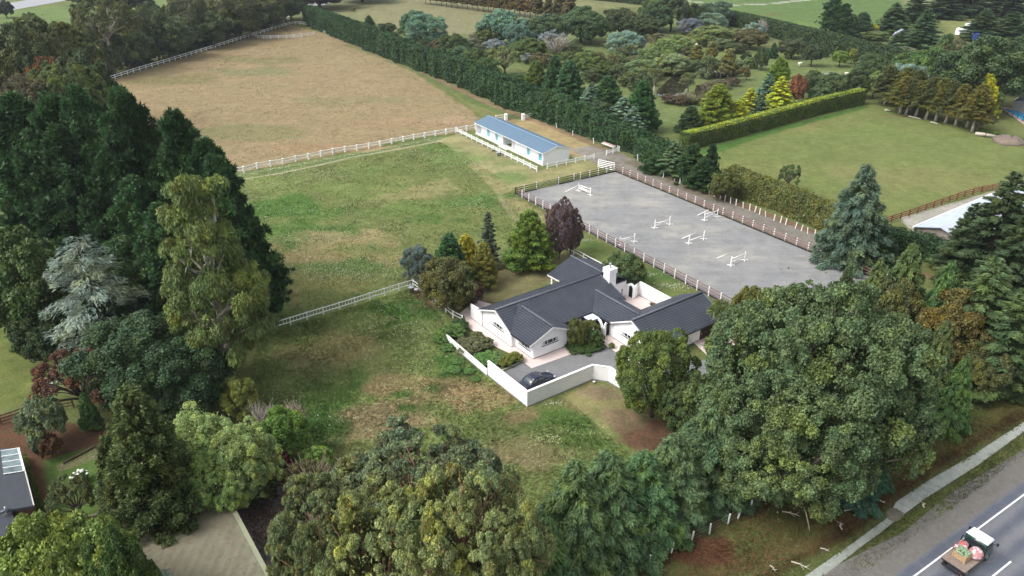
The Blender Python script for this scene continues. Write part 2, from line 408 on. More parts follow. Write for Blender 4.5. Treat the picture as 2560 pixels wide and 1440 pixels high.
def pdist(px, x, y):
    pts = wpoly(px); d = np.full(x.shape, 1e9)
    for a, b in zip(pts[:-1], pts[1:]):
        e = b-a; t = np.clip(((x-a[0])*e[0]+(y-a[1])*e[1])/max(e@e, 1e-9), 0, 1)
        d = np.minimum(d, np.hypot(x-a[0]-t*e[0], y-a[1]-t*e[1]))
    return d
def sstep(v): v = np.clip(v, 0, 1); return v*v*(3-2*v)
n1 = fbm(X, Y, 3.0, 4, 1); n2 = fbm(X, Y, 9.0, 4, 2); n3 = fbm(X, Y, 1.3, 3, 3); n4 = fbm(X, Y, 22.0, 3, 4)
BASE = np.array([.105, .125, .042])
C = np.tile(BASE, (len(X), 1))*(0.75+.5*n2)[:, None]
W = np.full(len(X), .35)                      # how much straw shows through
def put(mask, col, straw=None, var=None):
    global C, W
    m = mask[:, None]; cc = np.array(col)
    if var is not None: cc = cc*(1-var+2*var*n1)[:, None]
    C = C*(1-m)+cc*m
    if straw is not None: W = W*(1-mask)+straw*mask
def region(px, col, straw=.3, soft=.6, wob=.8, var=.2):
    d = sdist(wpoly(px), X, Y)+(n1-.5)*2*wob
    put(sstep(d/soft+.5), col, straw, var)
def spot(px, py, rx, ry, col, a=1.0, straw=None, wob=.8, seed=0, var=.15):
    """an irregular patch given by its centre and half-sizes in metres"""
    g = G(px, py); q = np.hypot((X-g[0])/rx, (Y-g[1])/ry); q = q+(fbm(X, Y, max(rx, ry)*.5, 4, 30+seed)-.5)*2*wob
    put(sstep((1-q)*1.6+.2)*a, col, straw, var)
def band(px, wd, col, a=1.0, straw=None, soft=.8, wob=.6, var=.2):
    d = pdist(px, X, Y)+(n1-.5)*2*wob; put(sstep((wd-d)/soft+.5)*a, col, straw, var)
GREEN = (.078, .125, .030); LUSH = (.050, .105, .022); STRAW = (.24, .18, .095); HAY = (.238, .182, .102); OLIVE = (.100, .122, .040)
LAWN = (.135, .125, .058); MULCH = (.095, .052, .030); DIRT = (.21, .185, .14)
# far fields
region([(560, -60), (2700, -60), (2700, 60), (1750, 10), (1500, 20), (850, 60)], (.155, .165, .075), .3)
region([(850, 20), (1290, -30), (1500, 20), (1330, 80), (1230, 110), (980, 75)], (.17, .165, .085), .35)
region([(1560, -20), (2110, -20), (2300, 60), (2280, 110), (2050, 75), (1900, 45), (1780, 15)], (.088, .140, .042), .1)
region([(1840, -40), (2200, -60), (2330, 90), (2180, 60), (2020, 45), (1880, 45)], (.085, .136, .040), .1)
band([(1690, 0), (1830, 13), (1930, 9), (2010, 0), (2080, -8)], 1.6, (.33, .33, .28), soft=1.2, wob=.3)
region([(2330, 30), (2470, 0), (2560, 30), (2560, 110), (2380, 90)], (.15, .165, .06), .2)
region([(0, 30), (200, 5), (560, -20), (700, 0), (640, 30), (430, 60), (0, 75)], (.11, .16, .05), .1)
# hay paddock
region([(150, 262), (239, 211), (725, 63), (812, 84), (1000, 160), (1190, 285), (1190, 325), (1000, 350), (800, 393), (560, 437), (440, 360), (250, 280)], HAY, .85, 1.0, .9, .12)
# garden park
region([(1100, 90), (1500, 60), (1800, 20), (2350, 150), (2400, 210), (2160, 238), (1700, 340), (1640, 330), (1350, 230)], (.112, .145, .050), .25)
# paddock under the blue roof stables (green) and the drive beside the hedge
region([(560, 437), (800, 395), (1000, 352), (1190, 325), (1340, 300), (1530, 390), (1480, 430), (1280, 480), (1300, 500), (1400, 560), (1240, 650), (1100, 660), (1040, 705), (650, 830), (500, 600)], OLIVE, .22, .8, .6, .2)
region([(1090, 350), (1145, 335), (1345, 425), (1480, 395), (1530, 420), (1290, 470), (1250, 490), (1180, 420), (1130, 372)], (.185, .175, .082), .4, .8, .3)
region([(1240, 486), (1295, 492), (1420, 575), (1380, 605), (1330, 560)], (.165, .155, .07), .4)
region([(1200, 285), (1340, 300), (1520, 385), (1430, 395), (1420, 375)], (.23, .18, .09), .7, 1.2, .8)
region([(1120, 215), (1330, 290), (1310, 300), (1200, 285), (1080, 190)], (.14, .15, .055), .4, 1.2)
band([(870, 112), (950, 140), (1080, 195), (1200, 262), (1300, 296)], 1.5, (.085, .125, .04), .8, .3)
band([(835, 95), (910, 122), (1010, 160), (1110, 205), (1220, 258), (1330, 300), (1450, 345), (1560, 395)], 1.0, (.20, .125, .085), .8, .5)
# near paddock
region([(650, 832), (1040, 712), (1110, 790), (1120, 860), (1318, 1018), (1480, 950), (1540, 980), (1660, 1060), (1600, 1140), (1560, 1180), (1400, 1440), (1250, 1500), (700, 1500), (560, 1100)], (.125, .160, .052), .34, 1.0, .8, .2)
# house lawn and yard
region([(1040, 705), (1240, 650), (1390, 610), (1440, 640), (1380, 700), (1180, 790), (1110, 770)], LAWN, .35, .6, .3, .12)
region([(1400, 590), (1460, 590), (1720, 725), (1680, 760), (1590, 700), (1500, 670)], (.105, .135, .042), .3, .8, .5)
# right paddock
region([(1740, 372), (2100, 265), (2200, 262), (2330, 300), (2560, 365), (2560, 440), (2460, 470), (2250, 530), (2100, 560), (1900, 470), (1780, 420)], (.120, .148, .046), .28, 1.0, .8, .12)
region([(2250, 545), (2480, 478), (2560, 455), (2560, 560), (2400, 620), (2290, 590)], (.30, .29, .25), .1, .5, .3)
# verge, drive wall yard, garden left
region([(1480, 948), (1555, 980), (1700, 1080), (1620, 1150), (1530, 1080), (1400, 1000)], (.150, .140, .060), .3, .8, .4)
region([(1100, 1800), (1500, 1440), (1790, 1280), (2030, 1130), (2330, 1000), (2560, 870), (2700, 800), (2800, 1000), (2560, 1130), (2150, 1440), (2000, 1600)], (.092, .110, .037), .12, 1.2, 1.0, .25)
region([(-60, 830), (60, 820), (170, 880), (120, 960), (60, 1010), (-60, 1030)], (.105, .125, .035), .2, 1.0)
region([(-60, 1060), (30, 1030), (300, 1080), (420, 1300), (350, 1500), (-100, 1700)], MULCH, .0, .6, .3)
region([(105, 1150), (240, 1115), (270, 1200), (240, 1290), (130, 1290)], (.075, .125, .03), .15, .3, .2)
region([(560, 1190), (720, 1190), (800, 1260), (760, 1400), (640, 1400)], (.07, .04, .026), .0, .6, .4)
# dry and lush patches seen in the paddocks
for (px, py, rx, ry, c, a, st, sd) in [
    (660, 520, 13, 8, LUSH, .9, .05, 1), (1000, 470, 10, 8, (.20, .185, .085), .7, .5, 2), (1150, 400, 12, 6, (.085, .135, .035), .7, .1, 3), (1105, 372, 8, 4, LUSH, .5, .1, 4),
    (760, 580, 10, 6, LUSH, .75, .05, 5), (870, 600, 8, 5, STRAW, .55, .8, 6), (900, 665, 9, 5, LUSH, .55, .1, 7), (760, 700, 10, 5, (.15, .14, .05), .6, .4, 8), (1080, 545, 6, 3, LUSH, .6, .1, 9),
    (1000, 520, 9, 5, (.085, .13, .035), .6, .15, 10), (1200, 500, 7, 5, (.06, .115, .03), .7, .1, 11), (880, 470, 12, 8, (.10, .14, .04), .7, .2, 12), (620, 640, 8, 6, (.17, .145, .06), .6, .5, 13), (1270, 440, 8, 5, (.075, .13, .033), .7, .1, 14),
    (950, 420, 8, 4, (.09, .13, .04), .6, .2, 15), (800, 640, 6, 4, (.20, .15, .075), .6, .7, 16), (1010, 640, 6, 4, (.17, .15, .065), .6, .5, 17), (700, 450, 9, 5, (.11, .14, .04), .6, .2, 18),
    (700, 800, 6, 4, LUSH, .4, .2, 21), (1030, 780, 6, 4, (.055, .12, .026), .85, .05, 22), (960, 850, 5, 4, (.09, .115, .04), .6, .2, 23), (850, 880, 7, 5, (.20, .155, .075), .5, .6, 24), (1150, 940, 3.5, 2.6, (.045, .105, .022), .9, .0, 25),
    (830, 1000, 5, 5, (.055, .105, .025), .85, .05, 26), (800, 950, 5, 4, (.07, .10, .03), .6, .1, 27), (1050, 970, 7, 3, STRAW, .7, .9, 28), (960, 1050, 8, 3.6, (.215, .17, .095), .85, .95, 29), (1200, 990, 5, 2.5, (.22, .165, .085), .7, .9, 30),
    (1080, 970, 1.6, 1.2, LUSH, .8, .0, 31), (1150, 1085, 3, 1.2, (.07, .11, .032), .8, .1, 32), (1400, 1050, 5, 2, (.06, .115, .028), .8, .1, 33), (1500, 1110, 4, 2.2, (.06, .11, .028), .7, .1, 34), (1330, 1130, 6, 3, (.165, .145, .075), .6, .6, 35),
    (1230, 1150, 6, 2, (.17, .145, .075), .6, .7, 36), (1020, 1020, 1.4, .9, LUSH, .8, .0, 37), (1270, 900, 2, 2, MULCH, .0, .0, 38), (1010, 985, 1.5, 1, LUSH, .8, .0, 39), (880, 1120, 5, 2, (.10, .10, .04), .6, .3, 40),
    (1120, 900, 2.2, 3, (.05, .11, .025), .8, .0, 41), (780, 1080, 4, 4, (.04, .09, .02), .9, .0, 42), (1230, 1080, 3, 1.4, (.09, .115, .04), .7, .2, 43), (1300, 1040, 2.5, 1.4, (.20, .15, .08), .7, .8, 44),
    (640, 150, 30, 10, (.165, .15, .07), .8, .6, 45), (420, 200, 22, 10, (.155, .14, .06), .8, .5, 46), (600, 180, 16, 8, (.155, .165, .08), .7, .5, 47), (850, 250, 18, 7, (.17, .165, .08), .6, .8, 48), (1000, 310, 18, 5, (.25, .175, .10), .7, .9, 49), (600, 330, 22, 7, (.16, .16, .07), .7, .6, 50),
    (800, 370, 26, 3.4, (.245, .165, .09), .75, .9, 51), (1110, 300, 10, 4, (.28, .21, .13), .7, .9, 52), (700, 110, 16, 8, (.22, .175, .09), .5, .7, 53), (900, 150, 14, 7, (.25, .205, .11), .5, .7, 54),
    (1640, 1090, 4.5, 3.5, (.10, .055, .035), .95, .0, 60), (1545, 1040, 4, 2.4, (.13, .095, .058), .85, .1, 61), (1500, 980, 2.5, 1.6, (.15, .11, .075), .7, .1, 62), (1320, 670, 4.5, 2.2, (.13, .085, .055), .8, .1, 63), (1220, 690, 5, 2, (.115, .095, .05), .8, .1, 64),
    (1100, 760, 2.5, 4, (.10, .075, .045), .9, .0, 65), (1175, 770, 2.5, 2, (.09, .075, .04), .9, .0, 66), (1060, 735, 1.5, 2, (.10, .06, .04), .9, .0, 67), (1640, 690, 5, 2.5, (.055, .11, .026), .7, .1, 68), (1470, 610, 4, 2, (.07, .12, .03), .7, .1, 69),
    (2000, 310, 22, 9, (.175, .165, .062), .5, .5, 70), (2300, 440, 20, 10, (.165, .16, .062), .5, .5, 71), (1900, 420, 12, 6, (.15, .16, .055), .5, .4, 72), (2150, 330, 14, 6, (.12, .16, .045), .5, .2, 73),
    (1100, 420, 3, 2, (.2, .18, .1), .0, .5, 74), (1250, 300, 8, 3, (.21, .15, .085), .6, .6, 75), (1950, 60, 25, 8, (.11, .18, .045), .6, .1, 76), (1930, 36, 6, 3, (.16, .075, .04), .8, .1, 77)]:
    spot(px, py, rx, ry, c, a, st, seed=sd)
region([(1745, 376), (1900, 330), (2165, 262), (2175, 268), (1910, 340), (1790, 385), (1800, 410)], (.06, .12, .028), .05, 1.0, .5)
band([(570, 441), (700, 424), (850, 396), (1000, 366), (1110, 343)], .8, (.065, .10, .03), .85, .1, soft=.6, wob=.3)
band([(560, 456), (700, 433), (800, 412), (880, 392), (1000, 372), (1110, 350)], .36, (.26, .245, .18), .75, .1, soft=.4, wob=.25)
band([(1250, 490), (1268, 520), (1300, 560)], .35, (.23, .2, .12), .6, .3, soft=.5)
band([(1140, 325), (1150, 342), (1350, 430), (1365, 428)], .5, (.20, .175, .11), .6, .2, soft=.6)
for (px, py, rx, ry, c, a, st, sd) in [(1560, 110, 12, 5, (.20, .15, .09), .6, .4, 90), (1700, 95, 14, 5, (.19, .15, .085), .6, .4, 91), (1480, 180, 12, 5, (.12, .09, .055), .8, .1, 92), (1620, 200, 16, 7, (.11, .09, .05), .8, .1, 93), (1740, 235, 12, 5, (.13, .09, .055), .8, .1, 94), (1960, 100, 16, 4, (.16, .11, .07), .6, .2, 95), (1700, 300, 12, 6, (.11, .145, .045), .6, .2, 96), (2050, 150, 20, 6, (.10, .125, .045), .6, .2, 97), (1850, 215, 14, 5, (.11, .14, .045), .6, .2, 98), (1350, 180, 14, 5, (.13, .11, .055), .6, .2, 99), (1950, 115, 20, 3, (.17, .10, .065), .6, .1, 100), (2200, 230, 10, 4, (.10, .075, .05), .8, .1, 101), (2330, 290, 16, 1.6, (.15, .10, .065), .7, .1, 102)]:
    spot(px, py, rx, ry, c, a*.6, st, seed=sd)
# gravel lane beside the arena and hedge foot litter
region([(1425, 372), (1480, 365), (1560, 385), (1640, 428), (1700, 462), (2200, 640), (2300, 700), (2200, 720), (2140, 690), (2100, 655), (1545, 424), (1485, 408)], (.175, .160, .138), .05, .5, .3, .12)
band([(1600, 416), (1720, 460), (1900, 528), (2100, 605), (2200, 641), (2320, 690)], .8, (.155, .088, .055), .9, .1, soft=.8, wob=.5)
band([(1580, 405), (1660, 445), (1780, 495)], 1.4, (.11, .095, .06), .7, .1)
# roadside: litter-red strip under the cedars and beside the ditch
band([(1480, 1440), (1800, 1300), (1960, 1170), (2300, 1040), (2560, 880)], 2.2, (.085, .060, .030), .40, .0, soft=2.0, wob=1.2)
band([(1750, 1440), (1950, 1375), (2130, 1290), (2330, 1150), (2560, 1000)], 1.0, (.105, .070, .028), .45, .0, soft=1.2, wob=.7)
band([(1920, 1440), (2080, 1350), (2200, 1260), (2330, 1170), (2560, 1030)], .55, (.065, .038, .018), .8, .0, soft=.8, wob=.3)
spot(1730, 1370, 4, 2, (.10, .045, .026), .9, .0, seed=80); spot(2030, 1220, 5, 1.8, (.12, .135, .04), .8, .0, seed=81); spot(1960, 1330, 4, 1.2, (.10, .12, .036), .8, .0, seed=82); spot(2270, 1060, 5, 2, (.10, .095, .035), .8, .0, seed=83)
spot(2250, 1380, 3, 1.2, (.17, .15, .085), .7, .1, seed=84)
# mottling everywhere
C *= (.80+.40*n3)[:, None]; dry = sstep((n2-.5)*3+.1)*W*.35; C = C*(1-dry[:, None])+np.array([.185, .165, .08])*dry[:, None]; C *= .93; C *= (1+.22*sstep(sdist(wpoly([(560, 437), (800, 395), (1190, 325), (1340, 300), (1530, 390), (1300, 500), (1400, 560), (1480, 640), (1130, 790), (1110, 850), (1320, 1010), (1480, 960), (1600, 1140), (1400, 1440), (700, 1500), (560, 1100), (650, 830), (500, 600)]), X, Y)/2+.5))[:, None]
ZZ = (fbm(X, Y, 2.2, 3, 9)-.5)*.10*np.clip(W*1.6, .1, 1)
# flat where things stand, hollow for the ditch
ditchL = [(1950, 1480), (2004, 1440), (2125, 1357), (2217, 1290), (2242, 1248), (2317, 1198), (2433, 1132), (2560, 1050), (2700, 968)]
ditchR = [(2000, 1480), (2054, 1440), (2158, 1359), (2208, 1323), (2246, 1292), (2317, 1240), (2442, 1161), (2560, 1076), (2700, 985)]
dd = sdist(wpoly(ditchL+ditchR[::-1]), X, Y); flat = sdist(wpoly([(1000, 700), (1130, 780), (1110, 850), (1320, 1020), (1600, 980), (1900, 900), (1880, 740), (2200, 740), (2150, 640), (1541, 425), (1285, 485), (1420, 600)]), X, Y)
ZZ *= np.clip(-flat/2, 0, 1)
roadg = G(2351, 1392); roadd = G(2487, 1291)-roadg; roadd /= np.linalg.norm(roadd); roadn = np.array([roadd[1], -roadd[0]])
rd = (X-roadg[0])*roadn[0]+(Y-roadg[1])*roadn[1]
ZZ = np.where(rd > -8, ZZ*.15, ZZ)
ZZ = ZZ-.40*sstep((dd+.55)/.8); ZZ -= .03
ny, nx = XX.shape; idx = np.arange(nx*ny).reshape(ny, nx)
Fg = np.stack([idx[:-1, :-1], idx[:-1, 1:], idx[1:, 1:], idx[1:, :-1]], -1).reshape(-1, 4)
def ground_mat():
    n = N('ground_cover'); a = n.n('Attribute', attribute_name='cover'); b = n.n('Attribute', attribute_name='straw'); c = n.coord()
    mp = n.n('Mapping'); mp.inputs['Rotation'].default_value = (0, 0, .55); mp.inputs['Scale'].default_value = (.35, 1.2, 1); n.l(c, mp.inputs['Vector'])
    wn = n.n('TexNoise', inp={'Scale': .5, 'Detail': 3}); n.l(c, wn.inputs['Vector'])
    ad = n.n('VectorMath', operation='MULTIPLY_ADD'); n.l(wn.outputs['Color'], ad.inputs[0]); ad.inputs[1].default_value = (1.1, 1.1, 0); n.l(mp.outputs[0], ad.inputs[2])
    st = n.n('TexNoise', inp={'Scale': 1.6, 'Detail': 7, 'Roughness': .72}); n.l(ad.outputs[0], st.inputs['Vector'])
    fine = n.noise(c, 3.2, 6, .8); mid = n.noise(c, .8, 5, .7); grain = n.noise(c, 9.0, 3, .8)
    col = n.mul(a.outputs['Color'], n.ramp(fine, [(.30, .72), (.5, 1.0), (.72, 1.3)]))
    col = n.mul(col, n.ramp(grain, [(.30, .8), (.7, 1.2)]))
    col = n.mul(col, n.ramp(mid, [(.3, (.72, .88, .72)), (.5, (1, 1, 1)), (.72, (1.28, 1.12, 1.15))]))
    sm = n.ramp(st.outputs['Fac'], [(.50, 0.0), (.66, 1.0)])
    m = n.n('Math', operation='MULTIPLY'); n.l(sm, m.inputs[0]); n.l(b.outputs['Fac'], m.inputs[1])
    m2 = n.n('Math', operation='MULTIPLY'); n.l(m.outputs[0], m2.inputs[0]); m2.inputs[1].default_value = .6
    x = n.n('Mix', data_type='RGBA'); n.l(m2.outputs[0], x.inputs[0]); n.l(col, x.inputs[6]); x.inputs[7].default_value = (.255, .215, .12, 1)
    n.l(x.outputs[2], n.p.inputs['Base Color']); n.p.inputs['Roughness'].default_value = .95; n.p.inputs['Specular IOR Level'].default_value = .1
    h = n.n('Math', operation='ADD'); n.l(fine, h.inputs[0]); n.l(st.outputs['Fac'], h.inputs[1]); n.bump(h.outputs[0], .35, .12); return n.m
gm = mesh_np('ground', np.stack([X, Y, ZZ], 1), Fg, [ground_mat()], smooth=True)
ca = gm.attributes.new('cover', 'FLOAT_COLOR', 'POINT'); ca.data.foreach_set('color', np.concatenate([C, np.ones((len(C), 1))], 1).astype(np.float32).ravel())
wa = gm.attributes.new('straw', 'FLOAT', 'POINT'); wa.data.foreach_set('value', W.astype(np.float32))
tag(link('ground', gm), kind='structure')
def ground_at(x, y):
    i = np.clip(np.searchsorted(gx, x), 0, nx-1); j = np.clip(np.searchsorted(gy, y), 0, ny-1); k = j*nx+i
    return C[k], W[k], ZZ[k]

# ---- sheets laid on the ground
def sheet(name, px, mat_, z, kind='structure', world=False):
    pts = px if world else [tuple(G(a, b)) for a, b in px]
    mb = MB(); mb.poly([(p[0], p[1], z) for p in pts]); o = mb.build(name, mat_)
    if o.data.polygons[0].normal.z < 0: o.data.flip_normals()
    return tag(o, kind=kind)
def sand_mat():
    n = N('arena_sand'); c = n.coord(); a = n.noise(c, .085, 6, .68); b = n.noise(c, .35, 6, .75); f = n.noise(c, 4, 5, .8)
    mp = n.n('Mapping'); mp.inputs['Rotation'].default_value = (0, 0, .95); mp.inputs['Scale'].default_value = (.10, 1.0, 1); n.l(c, mp.inputs['Vector']); t = n.noise(mp.outputs[0], .9, 6, .7)
    col = n.ramp(a, [(.36, (.178, .181, .183)), (.5, (.205, .205, .201)), (.62, (.270, .262, .232))])
    col = n.mul(col, n.ramp(b, [(.28, .72), (.5, 1.0), (.72, 1.14)])); col = n.mul(col, n.ramp(t, [(.3, .86), (.7, 1.1)])); col = n.mul(col, n.ramp(f, [(.3, .86), (.7, 1.12)]))
    n.l(col, n.p.inputs['Base Color']); n.p.inputs['Roughness'].default_value = .95; n.bump(f, .3, .04); return n.m
def asphalt(name, col, tracks=False):
    n = N(name); c = n.coord(); b = n.noise(c, .5, 6, .7); f = n.noise(c, 7, 4, .85)
    base = n.ramp(b, [(.3, tuple(x*.85 for x in col)), (.7, tuple(x*1.15 for x in col))])
    if tracks:
        at = n.n('VectorMath', operation='DOT_PRODUCT'); n.l(c, at.inputs[0]); at.inputs[1].default_value = (roadn[0], roadn[1], 0)
        s0 = n.n('Math', operation='SUBTRACT'); n.l(at.outputs['Value'], s0.inputs[0]); s0.inputs[1].default_value = float(roadg@roadn)
        wv = n.n('Math', operation='MULTIPLY'); n.l(s0.outputs[0], wv.inputs[0]); wv.inputs[1].default_value = 2*math.pi/1.78
        sn = n.n('Math', operation='SINE'); n.l(wv.outputs[0], sn.inputs[0])
        ad = n.n('Math', operation='MULTIPLY_ADD'); n.l(sn.outputs[0], ad.inputs[0]); ad.inputs[1].default_value = .25; n.l(b, ad.inputs[2])
        base = n.ramp(ad.outputs[0], [(.25, (.075, .085, .112)), (.75, (.14, .144, .155))])
    base = n.mul(base, n.ramp(f, [(.3, .75), (.7, 1.2)]))
    n.l(base, n.p.inputs['Base Color']); n.p.inputs['Roughness'].default_value = .85; n.bump(f, .3, .02); return n.m
# arena: a true rectangle
AA = G(1289, 485.5); AB = G(1541, 430); ax = (AB-AA); AW = np.linalg.norm(ax); ax /= AW; ay = np.array([ax[1], -ax[0]]); AL = 63.0
e2 = G(2101.6, 659)-AB; e2 = e2/np.linalg.norm(e2); e3 = G(1791, 755)-AA; e3 /= np.linalg.norm(e3); ay = nrm((e2+e3)[None])[0]; ax = np.array([-ay[1], ay[0]]); AW = (AB-AA)@ax
def AR(u, v, z=0): p = AA+ax*u+ay*v; return (p[0], p[1], z)
sheet('arena_sand', [AR(0, 0), AR(AW, 0), AR(AW, AL), AR(0, AL)], sand_mat(), .03, world=True)
sheet('driveway', [(1256, 933), (1306, 906), (1329, 919), (1428, 882), (1466, 870), (1512, 862), (1575, 905), (1700, 900), (1780, 900), (1860, 890), (1900, 940), (1800, 1040), (1680, 1050), (1600, 1010), (1552, 972), (1522, 955), (1478, 950), (1318, 1017), (1238, 955)], asphalt('driveway_asphalt', (.16, .16, .162)), .02)
# road: sealed strip, gravel shoulder, painted lines, ditch water
def RD(s, t, z=0): p = roadg+roadd*s+roadn*t; return (p[0], p[1], z)
sheet('gravel_shoulder', [RD(-60, -3.9), RD(-20, -3.6), RD(-8, -4.2), RD(0, -3.4), RD(9, -3.9), RD(20, -3.4), RD(40, -3.8), RD(150, -3.6), RD(150, 1), RD(-60, 1)], mat('shoulder_gravel', (.135, .128, .118), .95, .14, 2.2, dirt=(.11, .102, .088), bump=.3), .012, world=True)
sheet('road', [RD(-60, -.95), RD(150, -.95), RD(150, 8.5), RD(-60, 8.5)], asphalt('road_asphalt', (.17, .175, .185), True), .02, world=True)
mb = MB(); mb.poly([RD(-60, -.07, .024), RD(-60, .07, .024), RD(150, .07, .024), RD(150, -.07, .024)])
for k in range(-6, 16): mb.poly([RD(k*10+1.5, 3.48, .024), RD(k*10+1.5, 3.62, .024), RD(k*10+4.5, 3.62, .024), RD(k*10+4.5, 3.48, .024)])
M['roadpaint'] = mat('road_paint', (.75, .75, .73), .6, .08, 3)
o = mb.build('road_markings', M['roadpaint']); o.data.flip_normals() if o.data.polygons[0].normal.z < 0 else None; tag(o, kind='structure')
def water_mat(name, col, rough=.12, n_sc=1.5, leaf=None, ripple=.15):
    n = N(name); c = n.coord(); b = n.noise(c, n_sc, 5, .7)
    base = n.ramp(b, [(.3, tuple(x*.8 for x in col)), (.7, tuple(x*1.2 for x in col))])
    if leaf:
        v = n.n('TexVoronoi', inp={'Scale': 5.5}); n.l(c, v.inputs['Vector']); big = n.noise(c, .22, 3)
        q = n.ramp(v.outputs['Distance'], [(.35, 1.0), (.60, 0.0)]); g = n.ramp(big, [(.36, 0.0), (.45, 1.0)]); f = n.mul(q, g)
        x = n.n('Mix', data_type='RGBA'); n.l(f, x.inputs[0]); n.l(base, x.inputs[6]); n.l(n.mul(leaf, n.ramp(v.outputs['Color'], [(.1, .5), (.9, 1.8)])), x.inputs[7]); base = x.outputs[2]
        r = n.ramp(f, [(0, rough), (1, .8)]); n.l(r, n.p.inputs['Roughness'])
    else: n.p.inputs['Roughness'].default_value = rough
    n.l(base, n.p.inputs['Base Color']); n.p.inputs['IOR'].default_value = 1.33; n.p.inputs['Specular IOR Level'].default_value = .6
    n.bump(n.noise(c, 4, 4), ripple, .02); return n.m
dl = [G(*p) for p in ditchL]; dr = [G(*p) for p in ditchR]
wob_ = lambda P_, s: [tuple(a+(b-a)*t+np.array([1, 1])*0) for a, b in zip(P_[:-1], P_[1:]) for t in (0, .5)]
mb = MB(); 
dlw = [p+np.array([.03, -.02]) for p in dl]; drw = [p+np.array([.0, -.0]) for p in dr]
for i in range(len(dl)-1): mb.poly([(*drw[i], -.25), (*drw[i+1], -.25), (*dlw[i+1], -.25), (*dlw[i], -.25)])
tag(mb.build('ditch_water', water_mat('milky_water', (.285, .305, .27), .35, 1.2)), kind='structure')
def pond(name, px, mat_): 
    P_ = [G(*p) for p in px]; out = []
    for i in range(len(P_)):
        a, b, c2, d2 = P_[i-1], P_[i], P_[(i+1) % len(P_)], P_[(i+2) % len(P_)]
        for t in (0, .33, .66): out.append(tuple(.5*((2*b)+(-a+c2)*t+(2*a-5*b+4*c2-d2)*t*t+(-a+3*b-3*c2+d2)*t**3)))
    return sheet(name, out, mat_, .05, world=True)
pw = water_mat('pond_water', (.022, .02, .014), .03, .3, ripple=.05)
pond('pond_water', [(1640, 236), (1680, 246), (1706, 232), (1722, 200), (1705, 186), (1676, 196), (1655, 215)], pw)
pond('pond_water', [(1750, 190), (1790, 196), (1840, 188), (1862, 180), (1820, 174), (1770, 180)], pw)
pond('pond_water', [(590, 1260), (600, 1330), (650, 1420), (760, 1400), (800, 1290), (760, 1240), (690, 1215), (620, 1235)], water_mat('leafy_pond_water', (.12, .135, .15), .06, .5, leaf=(.22, .11, .07), ripple=.5))
asf = asphalt('far_asphalt', (.25, .26, .27))
f0 = G(239, 211); f1 = G(724, 62); fd = (f1-f0)/np.linalg.norm(f1-f0); fn = np.array([-fd[1], fd[0]])
def FR(s, t): p = f0+fd*s+fn*t; return (p[0], p[1])
sheet('far_road', [FR(-80, 10), FR(110, 10), FR(260, 20), FR(260, 30), FR(110, 19), FR(-80, 19)], asf, .03, world=True)
mb = MB()
for k in (10.8, 18.2): mb.poly([(*FR(-80, k), .034), (*FR(110, k), .034), (*FR(110, k+.18), .034), (*FR(-80, k+.18), .034)])
o = mb.build('far_road_markings', M['roadpaint']); tag(o, kind='structure')
o.data.flip_normals() if o.data.polygons[0].normal.z < 0 else None
sheet('side_road', [(-30, 30), (17, 28), (162, 2), (260, -20), (190, -25), (40, 5), (-30, 12)], asf, .04)
# ------------------------------------------------------------------ the house, in its own frame (x along the long wing, y away)
aV = math.atan(2956/FPX*c_); Vd = np.array([math.sin(aV), math.cos(aV)]); Ud = np.array([-Vd[1], Vd[0]]); A0 = G(1333, 899)
HZR = math.atan2(Vd[1], Vd[0])
def HW(u, v, z=0): p = A0+Vd*u+Ud*v; return (p[0], p[1], z)
house = empty('house', HW(0, 0), HZR, 'white rendered single storey house with dark tiled gable roofs and a square chimney', 'house')
def roofpoly(mb, pts, along):
    """pts on a plane, along: horizontal eave direction"""
    a = Vector((along[0], along[1], 0)).normalized(); P = [Vector(p) for p in pts]
    nn = (P[1]-P[0]).cross(P[2]-P[0]).normalized()
    if nn.z < 0: P = P[::-1]; nn = -nn
    up = nn.cross(a).normalized(); up = up if up.z > 0 else -up
    uv = [(p.dot(a), p.dot(up)) for p in P]
    mb.poly(P, uv); th = .11; Q = [p-Vector((0, 0, th)) for p in P]
    mb.poly(Q[::-1], [(9.3, 9.31)]*len(Q))
    for i in range(len(P)):
        j = (i+1) % len(P); mb.poly([P[i], Q[i], Q[j], P[j]], [(9.3, 9.4)]*4)
# walls (one render shell), each front butted to the next
mb = MB()
def wall_poly(mb, pts, t, nrm_):
    """vertical polygon pts, thickness t pushed along -nrm_"""
    P = [Vector(p) for p in pts]; Q = [p-Vector(nrm_)*t for p in P]
    f = (P[1]-P[0]).cross(P[2]-P[0]).dot(Vector(nrm_))
    if f < 0: P = P[::-1]; Q = Q[::-1]
    mb.poly(P); mb.poly(Q[::-1])
    for i in range(len(P)):
        j = (i+1) % len(P); mb.poly([P[i], Q[i], Q[j], P[j]])
T_ = .2
def gable(mb, u0, u1, v, he, ua, za, nrm_):   # gable wall in a v = const plane
    wall_poly(mb, [(u0, v, 0), (u1, v, 0), (u1, v, he), (ua, v, za), (u0, v, he)], T_, nrm_)
def gable2(mb, v0, v1, u, he0, he1, va, za, nrm_):
    wall_poly(mb, [(u, v0, 0), (u, v1, 0), (u, v1, he1), (u, va, za), (u, v0, he0)], T_, nrm_)
gable(mb, 0, 5.25, 0, 2.30, 2.7, 3.70, (0, -1, 0))
mb.box(.002, .2, .2, 3.84, 0, 2.42); mb.box(5.05, 5.248, .2, 2.3, 0, 2.25)
gable2(mb, 3.84, 10.2, -.5, 2.35, 2.35, 6.8, 3.92, (-1, 0, 0))
mb.box(-.3, .0, 3.84, 4.02, 0, 2.35)
mb.box(5.05, 16.4, 2.3, 2.5, 0, 2.30); mb.box(-.3, 16.4, 10.0, 10.2, 0, 2.40)
